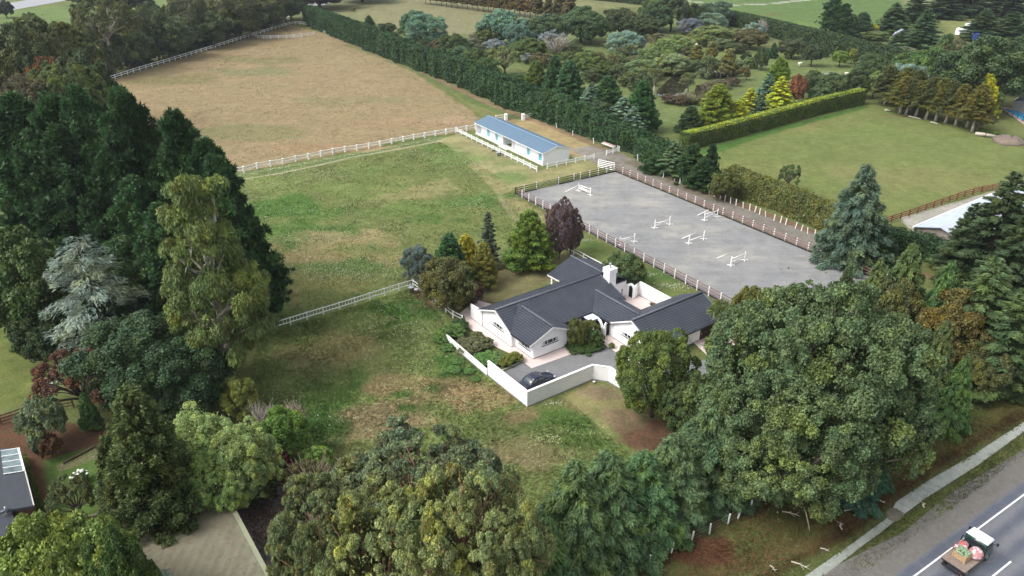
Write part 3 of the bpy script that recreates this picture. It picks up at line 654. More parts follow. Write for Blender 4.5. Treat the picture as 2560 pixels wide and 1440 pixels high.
gable2(mb, 2.5, 10.0, 16.4, 2.30, 2.4, 6.8, 3.90, (1, 0, 0))
mb.box(11.5, 11.7, -1.9, 2.3, 0, 2.30); mb.box(15.9, 16.1, -1.9, 2.3, 0, 2.30)
gable2(mb, -8.8, -1.9, 11.35, 2.25, 2.25, -5.3, 4.02, (-1, 0, 0)); gable2(mb, -8.8, -1.9, 23.1, 2.25, 2.25, -5.3, 4.02, (1, 0, 0))
mb.box(11.55, 22.9, -2.1, -1.9, 0, 2.25); mb.box(11.55, 19.75, -8.8, -8.6, 0, 2.25); mb.box(22.45, 22.9, -8.8, -8.6, 0, 2.25); mb.box(19.75, 22.45, -8.8, -8.6, 2.1, 2.25)
mb.box(14.6, 14.8, 10.2, 13.2, 0, 2.25); mb.box(14.8, 21.0, 13.0, 13.2, 0, 2.35); mb.box(20.8, 21.0, 6.0, 13.0, 0, 2.3)
mb.box(13.15, 13.45, 12.85, 13.15, 0, 2.3)
gable(mb, 14.6, 20.9, 13.25, 2.35, 17.2, 3.5, (0, 1, 0))
mb.build('wall', M['wall'], house)
mb = MB()   # plinth, 3 mm proud
mb.box(-.006, 5.256, -.006, 0.05, -.02, .14); mb.box(-.006, .1, .05, 3.8, -.02, .14); mb.box(-.51, -.3, 3.8, 10.2, -.02, .14); mb.box(11.34, 11.5, -8.806, -1.9, -.02, .14); mb.box(11.5, 19.74, -8.81, -8.7, -.02, .14); mb.box(5.2, 11.4, 2.29, 2.4, -.02, .14)
mb.build('plinth', M['plinth'], house)
mb = MB(); RU, RV = (1, 0), (0, 1)
zr, vr = 4.15, 6.8
ksl = (zr-2.28)/(vr-1.7)
def zs(v): return zr-ksl*(vr-v)
# wing
roofpoly(mb, [(-.87, -.4, 2.40), (2.7, -.4, 3.90), (2.7, 5.95, 3.90), (-.87, 3.45, 2.40)], RV)
roofpoly(mb, [(2.7, -.4, 3.90), (5.95, -.4, 2.42), (5.95, 1.72, 2.42), (2.7, 5.95, 3.90)], RV)
roofpoly(mb, [(-.87, 3.45, 2.40), (2.7, 5.95, 3.90), (2.7, vr, zr), (-.87, vr, zr)], RU)
# main south slope, split round the connector valley
roofpoly(mb, [(2.7, 5.95, zs(5.95)+.03), (5.95, 1.72, 2.30), (10.9, 1.7, 2.28), (13.6, 4.35, zs(4.35)), (16.85, 1.7, 2.28), (16.85, 5.0, zs(5.0)), (16.55, 5.0, zs(5.0)), (16.55, vr, zr), (2.7, vr, zr)], RU)
# main north slope
roofpoly(mb, [(-.87, vr, zr), (17.2, vr, zr), (12.95, 10.7, 2.55), (-.87, 10.7, 2.55)], RU)
# north wing
roofpoly(mb, [(12.95, 10.7, 2.55), (17.2, vr, 4.13), (17.2, 13.7, 4.13), (12.95, 13.7, 2.42)], RV)
roofpoly(mb, [(17.2, 5.9, 4.13), (21.4, 5.9, 2.42), (21.4, 13.7, 2.42), (17.2, 13.7, 4.13)], RV)
# connector
roofpoly(mb, [(10.9, 1.7, 2.30), (10.9, -1.75, 2.30), (13.6, -3.9, 3.62), (13.6, 4.35, 3.62)], RV)
roofpoly(mb, [(13.6, 4.35, 3.62), (13.6, -3.9, 3.62), (16.45, -1.75, 2.30), (16.45, 1.75, 2.30)], RV)
# garage
roofpoly(mb, [(10.95, -1.55, 2.36), (10.95, -5.3, 4.3), (23.6, -5.3, 4.3), (23.6, -1.55, 2.36)], RU)
roofpoly(mb, [(10.95, -5.3, 4.3), (10.95, -9.3, 2.30), (23.6, -9.3, 2.30), (23.6, -5.3, 4.3)], RU)
mb.build('roof', M['tiles'], house)
mb = MB()   # ridge capping tiles
for a, b in (((2.7, -.42, 3.93), (2.7, 6.0, 3.93)), ((-.9, vr, zr+.03), (16.55, vr, zr+.03)), ((17.2, 6.9, 4.16), (17.2, 13.72, 4.16)), ((13.6, 4.3, 3.66), (13.6, -4.0, 3.66)), ((10.92, -5.3, 4.33), (23.62, -5.3, 4.33))):
    mb.tube([a, b], .14, 8)
for a, b in (((16.55, vr, zr+.02), (16.55, 5.0, zs(5)+.02)), ((16.85, 5.0, zs(5)+.02), (16.85, 1.7, 2.31)), ((23.6, -5.3, 4.31), (23.6, -9.3, 2.32)), ((-.87, vr, zr+.02), (-.87, 3.45, 2.42)), ((10.95, -5.3, 4.3), (10.95, -9.3, 2.31))): mb.tube([a, b], .07, 6)
mb.build('ridge_capping', mat('ridge_tiles', (.10, .113, .135), .6, .2, 4), house)
mb = MB()   # white barge boards and fascias
def barge(a, b, h=.17, dz=-.16): q = MB(); q.bar((a[0], a[1], a[2]+dz), (b[0], b[1], b[2]+dz), .05, h); q.build('barge_board', M['white'], house)
barge((-.89, -.42, 2.42), (2.7, -.42, 3.92)); barge((2.7, -.42, 3.92), (5.97, -.42, 2.44))
barge((-.90, vr, zr), (-.90, 10.7, 2.55)); barge((-.90, vr, zr), (-.90, 3.6, 2.48))
barge((10.93, -5.3, 4.3), (10.93, -1.55, 2.36)); barge((10.93, -5.3, 4.3), (10.93, -9.3, 2.30))
barge((12.93, 10.7, 2.5), (12.93, 13.7, 2.42)); barge((12.95, 13.72, 2.42), (17.2, 13.72, 4.13))
for a, b in (((-.93, -.4, 2.27), (-.93, 3.4, 2.27)), ((5.98, -.4, 2.30), (5.98, 1.6, 2.30)), ((6.0, 1.64, 2.16), (10.86, 1.64, 2.16)), ((10.84, 1.6, 2.16), (10.84, -1.7, 2.16)), ((10.95, -9.36, 2.2), (23.6, -9.36, 2.2)), ((-.87, 10.76, 2.45), (12.9, 10.76, 2.45))): mb = MB(); mb.bar(a, b, .11, .10); mb.build('gutter', M['black'], house)
for q in ([(-.93, 3.4, 2.2), (-.14, 3.72, 1.9), (-.14, 3.72, .1)], [(-.56, 10.3, 2.3), (-.56, 10.3, .1)], [(5.31, .12, 2.3), (5.31, .12, .1)]): mb = MB(); mb.tube(q, .042, 6); mb.build('downpipe', M['white'], house)
def window(p0, p1, z0, z1, out, panes=3, sill=True, frame=M['white'], curtain=True):
    """window between wall points p0 and p1 (2d), facing out"""
    a = Vector((*p0, 0)); b = Vector((*p1, 0)); o = Vector((*out, 0)); t = (b-a).normalized(); L_ = (b-a).length
    w = MB()
    def slab(mb, s0, s1, za, zb, d0, d1):
        q = [a+t*s0+o*d0, a+t*s1+o*d0, a+t*s1+o*d1, a+t*s0+o*d1]
        if (q[1]-q[0]).cross(q[2]-q[0]).z < 0: q = q[::-1]
        mb.hexa([(p.x, p.y, za) for p in q], [(p.x, p.y, zb) for p in q])
    fw = .06
    slab(w, 0, L_, z0, z0+fw, .004, .05); slab(w, 0, L_, z1-fw, z1, .004, .05)
    for k in range(panes+1):
        s = k*(L_-fw)/panes; slab(w, s, s+fw, z0+fw, z1-fw, .004, .05)
    win = w.build('window', frame, house)
    g = MB(); slab(g, fw, L_-fw, z0+fw, z1-fw, .003, .015); g.build('pane', M['glass'], win)
    if curtain:
        for s0, s1 in ((.07, .45), (L_-.45, L_-.07)): cu = MB(); slab(cu, s0, s1, z0+fw, z1-fw, .016, .02); cu.build('curtain', M['curtain'], win)
    if sill:
        s_ = MB(); slab(s_, -.03, L_+.03, z0-.09, z0-.003, .0, .09); s_.build('sill', M['black'], win)
M['curtain'] = mat('net_curtain', (.45, .46, .47), .9)
window((1.3, 0), (3.85, 0), 1.45, 2.08, (0, -1)); window((0, .6), (0, 2.9), .95, 1.95, (-1, 0), 4)
window((-.5, 5.5), (-.5, 7.9), 1.5, 2.1, (-1, 0)); window((11.35, -5.6), (11.35, -3.3), 1.3, 1.85, (-1, 0), 4)
window((6.9, 2.3), (9.1, 2.3), 1.15, 2.05, (0, -1), 3, True, M['grey'], False); window((9.5, 2.3), (10.2, 2.3), 1.2, 2.05, (0, -1), 1, True, M['grey'], False)
# panelled dark garage door
mb = MB(); mb.box(19.78, 22.42, -8.74, -8.68, .02, 2.09)
for k in range(1, 7): mb.box(19.8, 22.4, -8.765, -8.738, k*.3-.012, k*.3+.012)
mb.build('garage_door', mat('dark_door', (.035, .025, .024), .6), house)
mb = MB(); mb.box(11.55, 11.6, -1.5, -.6, .02, 2.0); mb.build('door', mat('door_brown', (.04, .03, .028), .5), house)
# arches of the entry and of the rear court: walls with round-headed openings
def arch_wall(mb, p0, p1, h, t, s0, s1, spring, domed=True, n=12):
    a = Vector((*p0, 0)); b = Vector((*p1, 0)); d = (b-a).normalized(); L_ = (b-a).length; o = Vector((-d.y, d.x, 0))*t/2
    r = (s1-s0)/2; cx = (s0+s1)/2
    def P(s, z, sd): q = a+d*s+o*sd; return (q.x, q.y, z)
    def prism(pts):
        F1 = [P(s, z, -1) for s, z in pts]; F2 = [P(s, z, 1) for s, z in pts]; mb.poly(F1); mb.poly(F2[::-1])
        for i in range(len(pts)):
            j = (i+1) % len(pts); mb.poly([F1[j], F1[i], F2[i], F2[j]])
    top = lambda s: (h if not domed else min(h, spring+math.sqrt(max(0, (r+.28)**2-(s-cx)**2))) if abs(s-cx) < r+.28 else spring)
    if s0 > .01: prism([(0, 0), (s0, 0), (s0, top(s0)), (0, h if not domed else top(0))])
    if s1 < L_-.01: prism([(s1, 0), (L_, 0), (L_, h if not domed else top(L_)), (s1, top(s1))])
    for i in range(n):
        t0 = math.pi*(1-i/n); t1 = math.pi*(1-(i+1)/n); sa, sb = cx+r*math.cos(t0), cx+r*math.cos(t1); za, zb = spring+r*math.sin(t0), spring+r*math.sin(t1)
        prism([(sa, za), (sb, zb), (sb, max(zb+.05, top(sb))), (sa, max(za+.05, top(sa)))])
def grille(mb, p0, p1, spring, n=9):
    a = Vector((*p0, 0)); b = Vector((*p1, 0)); r = (b-a).length/2
    for i in range(n+1):
        s = i/n; x = (s-.5)*2*r; z = spring+math.sqrt(max(0, r*r-x*x)); q = a.lerp(b, s); mb.bar((q.x, q.y, .05), (q.x, q.y, max(.3, z-.03)), .045)
    for z in (.1, .6, 1.1, spring): q = .02; mb.bar((a.x, a.y, z), (b.x, b.y, z), .04)
mb = MB(); arch_wall(mb, (10.62, -1.0), (12.1, -1.0), 2.05, .2, .22, 1.02, 1.55)
mb.build('arch_wall', M['wall'], house); mb = MB(); arch_wall(mb, (10.62, -.9), (10.62, 2.25), 2.2, .2, .5, 1.75, 1.25)
mb.build('arch_wall', M['wall'], house); mb = MB(); arch_wall(mb, (20.9, 4.3), (20.9, 6.2), 2.2, .22, .15, .95, 1.5)
mb.box(17.9, 20.8, 5.8, 6.0, 0, 2.25)
mb.build('arch_wall', M['wall'], house)
mb = MB(); grille(mb, (10.86, -1.0), (11.62, -1.0), 1.55); mb.build('arched_gate', M['black'], house)
mb = MB(); grille(mb, (20.9, 4.47), (20.9, 5.23), 1.5); mb.build('arched_gate', M['black'], house)
mb = MB(); mb.box(11.3, 11.34, -.95, 1.6, .1, 2.0); mb.build('door', M['black'], house)
mb = MB(); mb.poly([(17.6, 5.6, 2.75), (20.95, 5.6, 2.5), (20.95, 6.5, 2.45), (17.6, 6.5, 2.7)]); mb.build('canopy_roof', M['tiles'], house)
# skylight over the entry, chimney
mb = MB(); mb.box(9.3, 10.8, .25, 1.62, 2.12, 2.17)
for k in range(4): mb.box(9.3+k*.49, 9.34+k*.49, .24, 1.62, 2.172, 2.20)
mb.box(9.3, 10.8, .22, .27, 2.175, 2.21); mb.box(9.3, 10.8, .9, .95, 2.175, 2.205); mb.build('skylight', mat('pale_glazing', (.62, .68, .70), .25, .08, 2), house)
ch = MB(); ch.box(16.6, 17.85, 4.9, 6.1, 0, 4.75); ch.box(16.5, 17.95, 4.8, 6.2, 4.75, 5.45)
cho = ch.build('chimney', M['wall'], house, .03)
mb = MB(); mb.lathe([(.13, 5.45), (.13, 5.85), (.10, 5.86), (.2, 5.88), (.22, 6.05), (.16, 6.15), (.03, 6.18)], 12, (17.2, 5.5, 0)); mb.build('flue', M['grey'], cho)
mb = MB(); mb.lathe([(.06, 2.6), (.06, 3.35), (.09, 3.36), (.09, 3.42), (.01, 3.45)], 10, (16.95, 2.7, 0)); mb.build('vent_pipe', M['black'], house)

# walls round the yard and the court (each a thing)
def yard_wall(name, pts, h, t, label, cat='wall', cap=True, hs=None):
    r = empty(name, (pts[0][0], pts[0][1], 0), 0, label, cat); m1 = MB(); m2 = MB(); o = Vector((pts[0][0], pts[0][1], 0)); m3 = MB()
    P = [Vector((p[0], p[1], 0))-o for p in pts]
    n = len(P); off = []
    for i in range(n):
        d = (P[min(i+1, n-1)]-P[max(i-1, 0)]).normalized()
        if 0 < i < n-1:
            d1 = (P[i]-P[i-1]).normalized(); d2 = (P[i+1]-P[i]).normalized(); k = 1/max(.5, (d1+d2).length/2)
        else: k = 1
        off.append(Vector((-d.y, d.x, 0))*t/2*k)
    for i in range(n-1):
        a, b = P[i], P[i+1]; h0 = hs[i] if hs else h; h1 = hs[i+1] if hs else h
        q = [a-off[i], b-off[i+1], b+off[i+1], a+off[i]]
        m1.hexa([(p.x, p.y, -.1) for p in q], [(p.x, p.y, h0 if k in (0, 3) else h1) for k, p in enumerate(q)])
        q2 = [a-off[i]*1.35, b-off[i+1]*1.35, b+off[i+1]*1.35, a+off[i]*1.35]
        if cap: m2.hexa([(p.x, p.y, (h0 if k in (0, 3) else h1)+.003) for k, p in enumerate(q2)], [(p.x, p.y, (h0 if k in (0, 3) else h1)+.06) for k, p in enumerate(q2)])
        q3 = [a-off[i]*1.2, b-off[i+1]*1.2, b+off[i+1]*1.2, a+off[i]*1.2]; m3.hexa([(p.x, p.y, -.08) for p in q3], [(p.x, p.y, .11) for p in q3])
    m1.build('masonry', M['block'], r); m3.build('footing', M['plinth'], r)
    if cap: m2.build('coping', M['white'], r)
    return r
def block_mat():
    n = N('painted_blockwork'); c = n.coord(); sx = n.n('SeparateXYZ'); n.l(c, sx.inputs[0])
    m = n.n('Math', operation='MULTIPLY'); n.l(sx.outputs[2], m.inputs[0]); m.inputs[1].default_value = 5.0
    f = n.n('Math', operation='FRACT'); n.l(m.outputs[0], f.inputs[0]); line = n.ramp(f.outputs[0], [(0, .84), (.1, 1.0)])
    g = n.noise(c, 1.2, 5); base = n.ramp(g, [(.3, (.74, .74, .73)), (.7, (.82, .82, .81))])
    n.l(n.mul(base, line), n.p.inputs['Base Color']); n.p.inputs['Roughness'].default_value = .65; n.bump(f.outputs[0], .3, .01); return n.m
M['block'] = block_mat()
yard_wall('boundary_wall', [G(1221, 938), G(1318, 1016), G(1480, 948), G(1522, 954), G(1551, 971)], 1.98, .2, 'white painted block wall bent round the driveway where the dark blue car is parked')
yard_wall('court_wall', [HW(20.9, 4.25)[:2], HW(22.5, 4.9)[:2], HW(22.4, -1.85)[:2]], 1.95, .2, 'white wall round the pink paved court behind the chimney')
yard_wall('fin_wall', [HW(-.42, 10.25)[:2], HW(-.42, 13.1)[:2]], 2.1, .18, 'short white wall continuing the end of the house beside the lawn', cap=False, hs=[2.35, 2.1])
yard_wall('garden_wall', [G(1117, 852), G(1218, 940)], .95, .12, 'low white wall along the vegetable garden between grass and beds', cap=False)
# paving
sheet('paving', [(1150, 783), (1160, 790), (1169, 817), (1212, 850), (1240, 868), (1275, 884), (1306, 904), (1329, 921), (1433, 884), (1450, 879), (1470, 874), (1492, 869), (1508, 861), (1552, 888), (1600, 922), (1660, 900), (1560, 850), (1500, 800), (1300, 780), (1190, 750)], M['pink'], .026)
sheet('paving', [HW(16.3, -2)[:2], HW(22.4, -2)[:2], HW(22.4, 4.9)[:2], HW(20.9, 4.3)[:2], HW(20.9, 7)[:2], HW(16.3, 7)[:2]], M['pink'], .026, world=True)
sheet('paving', [HW(18.8, -8.7)[:2], HW(17.6, -12.8)[:2], HW(24.6, -12.8)[:2], HW(24.0, -8.7)[:2]], M['pink'], .026, world=True)

# ------------------------------------------------------------------ stables
SA = G(1190, 334); SB = G(1358, 414); sd = (SB-SA)/np.linalg.norm(SB-SA); sL = np.linalg.norm(SB-SA); SW_ = 6.6
st = empty('stable_block', (SB[0], SB[1], 0), math.atan2(-sd[1], -sd[0]), 'long white stable block with a blue metal roof and blue doors', 'stable')
# local: x from the near gable back along the front, y towards the front (left); so the body lies at y < 0
fy = 1 if (np.array([-(-sd[1]), -sd[0]])@(G(1417, 401)-SB)) < 0 else -1
def S(x, y, z): return (x, y*fy, z)
def sbox(mb, x0, x1, y0, y1, z0, z1):
    ya, yb = sorted((y0*fy, y1*fy)); mb.box(x0, x1, ya, yb, z0, z1)
he, hr = 2.75, 3.85
mb = MB()
# gable ends (full depth) and recessed front wall, back wall, centre bay cheeks
for x0 in (0, sL-.15):
    pts = [S(x0, 0, 0), S(x0, -SW_, 0), S(x0, -SW_, he), S(x0, -SW_/2, hr-.12), S(x0, 0, he)]
    wall_poly(mb, pts, .15, (-1, 0, 0))
vd = 1.25; cb0, cb1 = sL*.47, sL*.60
sbox(mb, .15, cb0, -vd-.12, -vd, 0, he+.35); sbox(mb, cb1, sL-.3, -vd-.12, -vd, 0, he+.35); sbox(mb, cb0, cb1, -3.2, -3.08, 0, he+.7)
sbox(mb, cb0-.12, cb0, -3.08, -.6, 0, he); sbox(mb, cb1, cb1+.12, -3.08, -.6, 0, he); sbox(mb, .15, sL-.15, -SW_, -SW_+.12, 0, he)
mb.build('wall', M['wall'], st)
def stroof(mb, pts):
    P = [Vector(S(*p)) for p in pts]; nn = (P[1]-P[0]).cross(P[2]-P[0])
    if nn.z < 0: P = P[::-1]
    uv = [(p.x, p.y) for p in P]; mb.poly(P, uv); Q = [p-Vector((0, 0, .06)) for p in P]; mb.poly(Q[::-1], uv)
    for i in range(4): j = (i+1) % 4; mb.poly([P[i], Q[i], Q[j], P[j]], [(0, 0)]*4)
mb = MB(); stroof(mb, [(-.3, .35, he-.05), (sL+.2, .35, he-.05), (sL+.2, -SW_/2, hr), (-.3, -SW_/2, hr)]); stroof(mb, [(-.3, -SW_-.3, he-.05), (sL+.2, -SW_-.3, he-.05), (sL+.2, -SW_/2, hr), (-.3, -SW_/2, hr)])
mb.build('roof', M['blueroof'], st)
mb = MB(); mb.bar(S(-.32, -SW_/2, hr+.04), S(sL+.22, -SW_/2, hr+.04), .3, .05); mb.build('ridge_capping', mat('pale_blue_cap', (.20, .31, .43), .5), st)
mb = MB(); mb.bar(S(-.33, .35, he-.14), S(-.33, -SW_/2, hr-.1), .04, .16); mb.bar(S(-.33, -SW_/2, hr-.1), S(-.33, -SW_-.3, he-.14), .04, .16); mb.bar(S(-.3, .38, he-.12), S(sL+.2, .38, he-.12), .06, .1)
mb.tube([S(-.1, .2, he-.1), S(-.1, .1, .1)], .045, 6); mb.tube([S(-.1, -SW_-.1, he-.1), S(-.1, -SW_-.1, .1)], .045, 6); mb.build('fascia', M['white'], st)
mb = MB(); sbox(mb, -.1, sL+.1, -vd, .25, -.02, .07); sbox(mb, cb0, cb1, .25, .9, -.02, .068); mb.build('porch_slab', mat('porch_concrete', (.58, .57, .54), .8, .06, 1.2), st)
mb = MB(); sbox(mb, .0, .6, -SW_*.5-.15, -SW_*.5+.1, 0, 0) if False else mb.box(-.17, -.14, -3.6 if fy > 0 else 3.4, -3.4 if fy > 0 else 3.6, 3.15, 3.25); mb.build('vent', M['black'], st)
def stable_door(x, y):
    d = MB(); w_ = 1.15
    for z0, z1 in ((.1, 1.25), (1.3, 2.3)):
        sbox(d, x-w_/2, x+w_/2, y, y+.05, z0, z1)
    o = d.build('door', M['turq'], st)
    t = MB(); f = .05
    for z0, z1 in ((.1, 1.25), (1.3, 2.3)):
        for a, b in (((x-w_/2+.05, z0+.05), (x+w_/2-.05, z1-.05)), ((x-w_/2+.05, z1-.05), (x+w_/2-.05, z0+.05))): t.bar(S(a[0], y+f+.02, a[1]), S(b[0], y+f+.022, b[1]), .09, .03)
        for zz in (z0+.05, z1-.05): t.bar(S(x-w_/2, y+f+.03, zz), S(x+w_/2, y+f+.03, zz), .09, .03)
        for xx in (x-w_/2+.05, x+w_/2-.05): t.bar(S(xx, y+f+.04, z0), S(xx, y+f+.04, z1), .09, .03)
    t.build('brace', mat('pale_trim', (.62, .74, .76), .5), o)
for fr in (.105, .265): stable_door(sL*fr, -vd)
for fr in (.735, .865): stable_door(sL*fr, -vd)
stable_door(sL*.545, -3.05)

# ------------------------------------------------------------------ fences
def seg_points(pts, spacing):
    pts = [np.array(p, float) for p in pts]; L_ = [0]
    for a, b in zip(pts[:-1], pts[1:]): L_.append(L_[-1]+np.linalg.norm(b-a))
    n = max(1, round(L_[-1]/spacing)); out = []
    for k in range(n+1):
        s = L_[-1]*k/n; i = min(len(pts)-2, max(0, np.searchsorted(L_, s, side='right')-1)); t = (s-L_[i])/max(1e-6, L_[i+1]-L_[i]); out.append(pts[i]+(pts[i+1]-pts[i])*t)
    return out
def fence(name, pts, spacing, h, rails, label, cat='fence', postw=.13, railw=(.05, .13), mp=None, mr=None, cap=False, side=0.0, posts=None, skip=(), group=None, lean=0, mesh=None, board=None, bottom=0.0, mb2=None):
    mp = mp or M['white']; mr = mr or M['white']
    P = posts or seg_points(pts, spacing); o0 = P[0]; r = empty(name, (o0[0], o0[1], 0), 0, label, cat, group)
    pm = MB(); pm.box(-postw/2, postw/2, -postw/2, postw/2, -.2, h)
    if cap: pm.box(-postw*.62, postw*.62, -postw*.62, postw*.62, h, h+.04)
    pme = pm.mesh('post', mp)
    for i, p in enumerate(P):
        q = link('post', pme, r); q.location = (p[0]-o0[0], p[1]-o0[1], bottom); a = P[min(i+1, len(P)-1)]-P[max(i-1, 0)]; q.rotation_euler = (rs.normal()*lean, rs.normal()*lean, math.atan2(a[1], a[0]))
    for z in rails:
        m = MB()
        for i in range(len(P)-1):
            if i in skip: continue
            a, b = P[i]-o0, P[i+1]-o0; d = (b-a)/np.linalg.norm(b-a); nn = np.array([-d[1], d[0]])*side
            e = d*.0 if i else d*postw/2
            m.bar((a[0]+nn[0]-e[0], a[1]+nn[1]-e[1], z+rs.normal()*.008), (b[0]+nn[0], b[1]+nn[1], z+rs.normal()*.008), railw[0], railw[1])
        m.build('rail', mr, r)
    if board:
        m = MB()
        for i in range(len(P)-1):
            if i in skip: continue
            a, b = P[i]-o0, P[i+1]-o0; d = (b-a)/np.linalg.norm(b-a); nn = np.array([-d[1], d[0]])*side
            m.bar((a[0]+nn[0], a[1]+nn[1], board/2), (b[0]+nn[0], b[1]+nn[1], board/2), .06, board)
        m.build('kickboard', M['black'], r)
    return r, P, o0
W1 = [(575, 436), (610, 431), (644, 422), (677, 416), (708, 411), (740, 404), (772, 398), (803, 391), (833, 385), (863, 380), (893, 376), (923, 371), (951, 366), (980, 360), (1009, 354.5), (1035, 349), (1062, 345), (1089, 340), (1116, 335.5), (1141, 331), (1167, 327), (1189, 323)]
W1 = [(508, 448), (542, 442)]+W1
fence('paddock_fence', None, 0, 1.25, (.55, 1.12), 'white two rail fence between the hay paddock and the green paddock', posts=[G(*p) for p in W1], postw=.30, railw=(.07, .19), cap=True, side=.0)
fence('roadside_fence', [G(*p) for p in ((239, 213), (337, 181), (397, 163), (517, 127), (633, 90), (724, 63), (745, 60), (781, 67), (798, 76), (813, 84))], 3.1, 1.35, (.6, 1.2), 'white two rail fence along the far road edge under the gum trees', postw=.16, railw=(.05, .16))
fence('corner_fence', [G(*p) for p in ((634, 90), (643, 95), (660, 97), (686, 97), (730, 95), (762, 92), (785, 88))], 3.2, 1.35, (.35, .8, 1.2), 'curved white rail fence cutting off the far corner of the hay paddock', postw=.2, railw=(.05, .15))
r, P, o0 = fence('netted_fence', [G(*p) for p in ((640, 838), (661, 831), (723, 813), (771, 798), (860, 771), (1033, 716))], 2.25, 1.15, (.42, 1.05), 'white rail fence with close uprights crossing the paddock west of the garden', postw=.13, railw=(.05, .14))
m = MB()
for a, b in zip(P[:-1], P[1:]):
    for k in range(1, 5):
        q = a+(b-a)*k/5-o0; m.bar((q[0], q[1], .42), (q[0], q[1], 1.05), .05, .05)
m.build('upright', M['white'], r)
fence('garden_rail_fence', [G(*p) for p in ((1033, 716), (1053, 732), (1070, 746), (1088, 758), (1105, 773), (1123, 787), (1144, 803), (1156, 806))], 2.0, 1.1, (.5, 1.0), 'white two rail fence down the edge of the garden beside the olive tree', postw=.14)
fence('lawn_fence', [G(*p) for p in ((1235, 655), (1262, 647), (1330, 628), (1385, 609), (1418, 628), (1450, 645), (1500, 672), (1540, 692))], 2.4, 1.1, (.5, 1.0), 'white rail fence at the back of the lawn behind the bright green conifer', postw=.13)
fence('drive_fence', [G(*p) for p in ((1551, 972), (1566, 980), (1582, 988), (1600, 997))], 1.5, 1.2, (.25, .62, 1.05), 'short white rail fence joining the driveway wall to the round tree', postw=.13)
def picket(name, px, spacing, label, h=1.05):
    r, P, o0 = fence(name, [G(*p) for p in px], spacing, h+.12, (.42, h-.05), label, postw=.15, railw=(.05, .10), cap=True)
    for a, b in zip(P[:-1], P[1:]):
        k = int(np.linalg.norm(b-a)/.24); m = MB(); d = (b-a)/k
        for i in range(1, k): q = a+d*i-o0; m.bar((q[0], q[1], .36), (q[0], q[1], h), .09, .025)
        q = a+d-o0; e = b-d-o0; m.bar((q[0], q[1], .5), (e[0], e[1], .5), .03, .06); m.build('picket_panel', M['white'], r)
picket('picket_fence', [(1141, 331), (1342, 429)], 2.45, 'long white picket fence in front of the stable verandah')
picket('picket_fence', [(1368, 421.5), (1485, 398)], 2.5, 'white picket fence past the near gable of the stables')
picket('picket_fence', [(1516, 388.5), (1548, 379.5)], 2.0, 'short white picket panel beside the stack of jump fillers')
# stone gate pillars and gate behind the stables
for (px, py, lb) in ((1265, 300, 'square white gate pillar just behind the blue roof'), (1308, 300, 'square white gate pillar nearer the dark hedge')):
    g = G(px, py); t = empty('gate_pillar', (g[0], g[1], 0), .3, lb, 'pillar', 'gate pillars behind the stables'); m = MB(); m.box(-.35, .35, -.35, .35, -.1, 1.45); m.build('shaft', M['wall'], t, .03)
    m = MB(); m.hexa([(-.42, -.42, 1.45), (.42, -.42, 1.45), (.42, .42, 1.45), (-.42, .42, 1.45)], [(-.3, -.3, 1.6), (.3, -.3, 1.6), (.3, .3, 1.6), (-.3, .3, 1.6)]); m.build('cap', M['white'], t)
def gate(px0, px1, h, matn, label, bars=5, name='gate', brace=True, wpts=None, tk=.05):
    a, b = (G(*px0), G(*px1)) if wpts is None else wpts; L_ = np.linalg.norm(b-a); t = empty(name, (a[0], a[1], 0), math.atan2(b[1]-a[1], b[0]-a[0]), label, 'gate')
    m = MB()
    for x in (.05, L_-.05): m.bar((x, 0, .12), (x, 0, h), tk*1.4)
    m.build('frame', matn, t)
    m = MB()
    for k in range(bars): z = .16+(h-.22)*k/(bars-1); m.bar((.05, .01, z), (L_-.05, .01, z), tk, tk*1.2)
    m.build('bars', matn, t)
    if brace: m = MB(); m.bar((.1, .03, .18), (L_*.62, .03, h-.08), tk); m.bar((L_*.62, .03, .16), (L_*.62, .03, h-.05), tk); m.build('brace', matn, t)
gate((1270, 299), (1303, 293), 1.15, M['black'], 'black field gate between the two white gate pillars', 4)
fence('short_rail_fence', [G(1311, 300), G(1333, 292)], 3.4, 1.25, (.6, 1.15), 'short white two rail fence from gate pillar to hedge', postw=.3)
fence('short_rail_fence', [G(1240, 300), G(1262, 298)], 3.0, 1.25, (.6, 1.15), 'short white rail fence half hidden behind the blue roof', postw=.2)
gate((1487, 399), (1514, 407), 1.1, M['grey'], 'thin grey mesh gate beside the white railed corner', 6, brace=False, tk=.03)
# arena fence with gates
n_long = round(AL/2.27); pA = [np.array(AR(0, AL*k/n_long)[:2]) for k in range(n_long+1)]; pB = [np.array(AR(AW, AL*k/n_long)[:2]) for k in range(n_long+1)]
fence('arena_fence', None, 0, 1.5, (.45, .88, 1.3), 'dark red railed arena fence with white posts on the house side', posts=pA, postw=.14, railw=(.04, .12), mp=M['post'], mr=M['rail'], side=.10, board=.25)
fence('arena_fence', None, 0, 1.5, (.45, .88, 1.3), 'dark red railed arena fence with white posts beside the gravel lane', posts=pB, postw=.14, railw=(.04, .12), mp=M['post'], mr=M['rail'], side=-.10, board=.25)
ends = [0, 2.0, 4.9, 10.1, 13.9, 15.5, 17.9, 20.1, 22.3]; ends = [e*AW/24.6 for e in ends]+[AW]
fence('arena_fence', None, 0, 1.5, (.45, .88, 1.3), 'black brown railed arena fence end with gates facing the stables', posts=[np.array(AR(e, 0)[:2]) for e in ends], postw=.14, railw=(.04, .12), mp=M['post'], mr=M['railblack'], side=-.10, board=.25, skip=(2, 4))
fence('arena_fence', None, 0, 1.5, (.45, .88, 1.3), 'dark railed arena fence end behind the big poplar trees', posts=[np.array(AR(AW*k/10, AL)[:2]) for k in range(11)], postw=.14, railw=(.04, .12), mp=M['post'], mr=M['rail'], side=.10, board=.25)
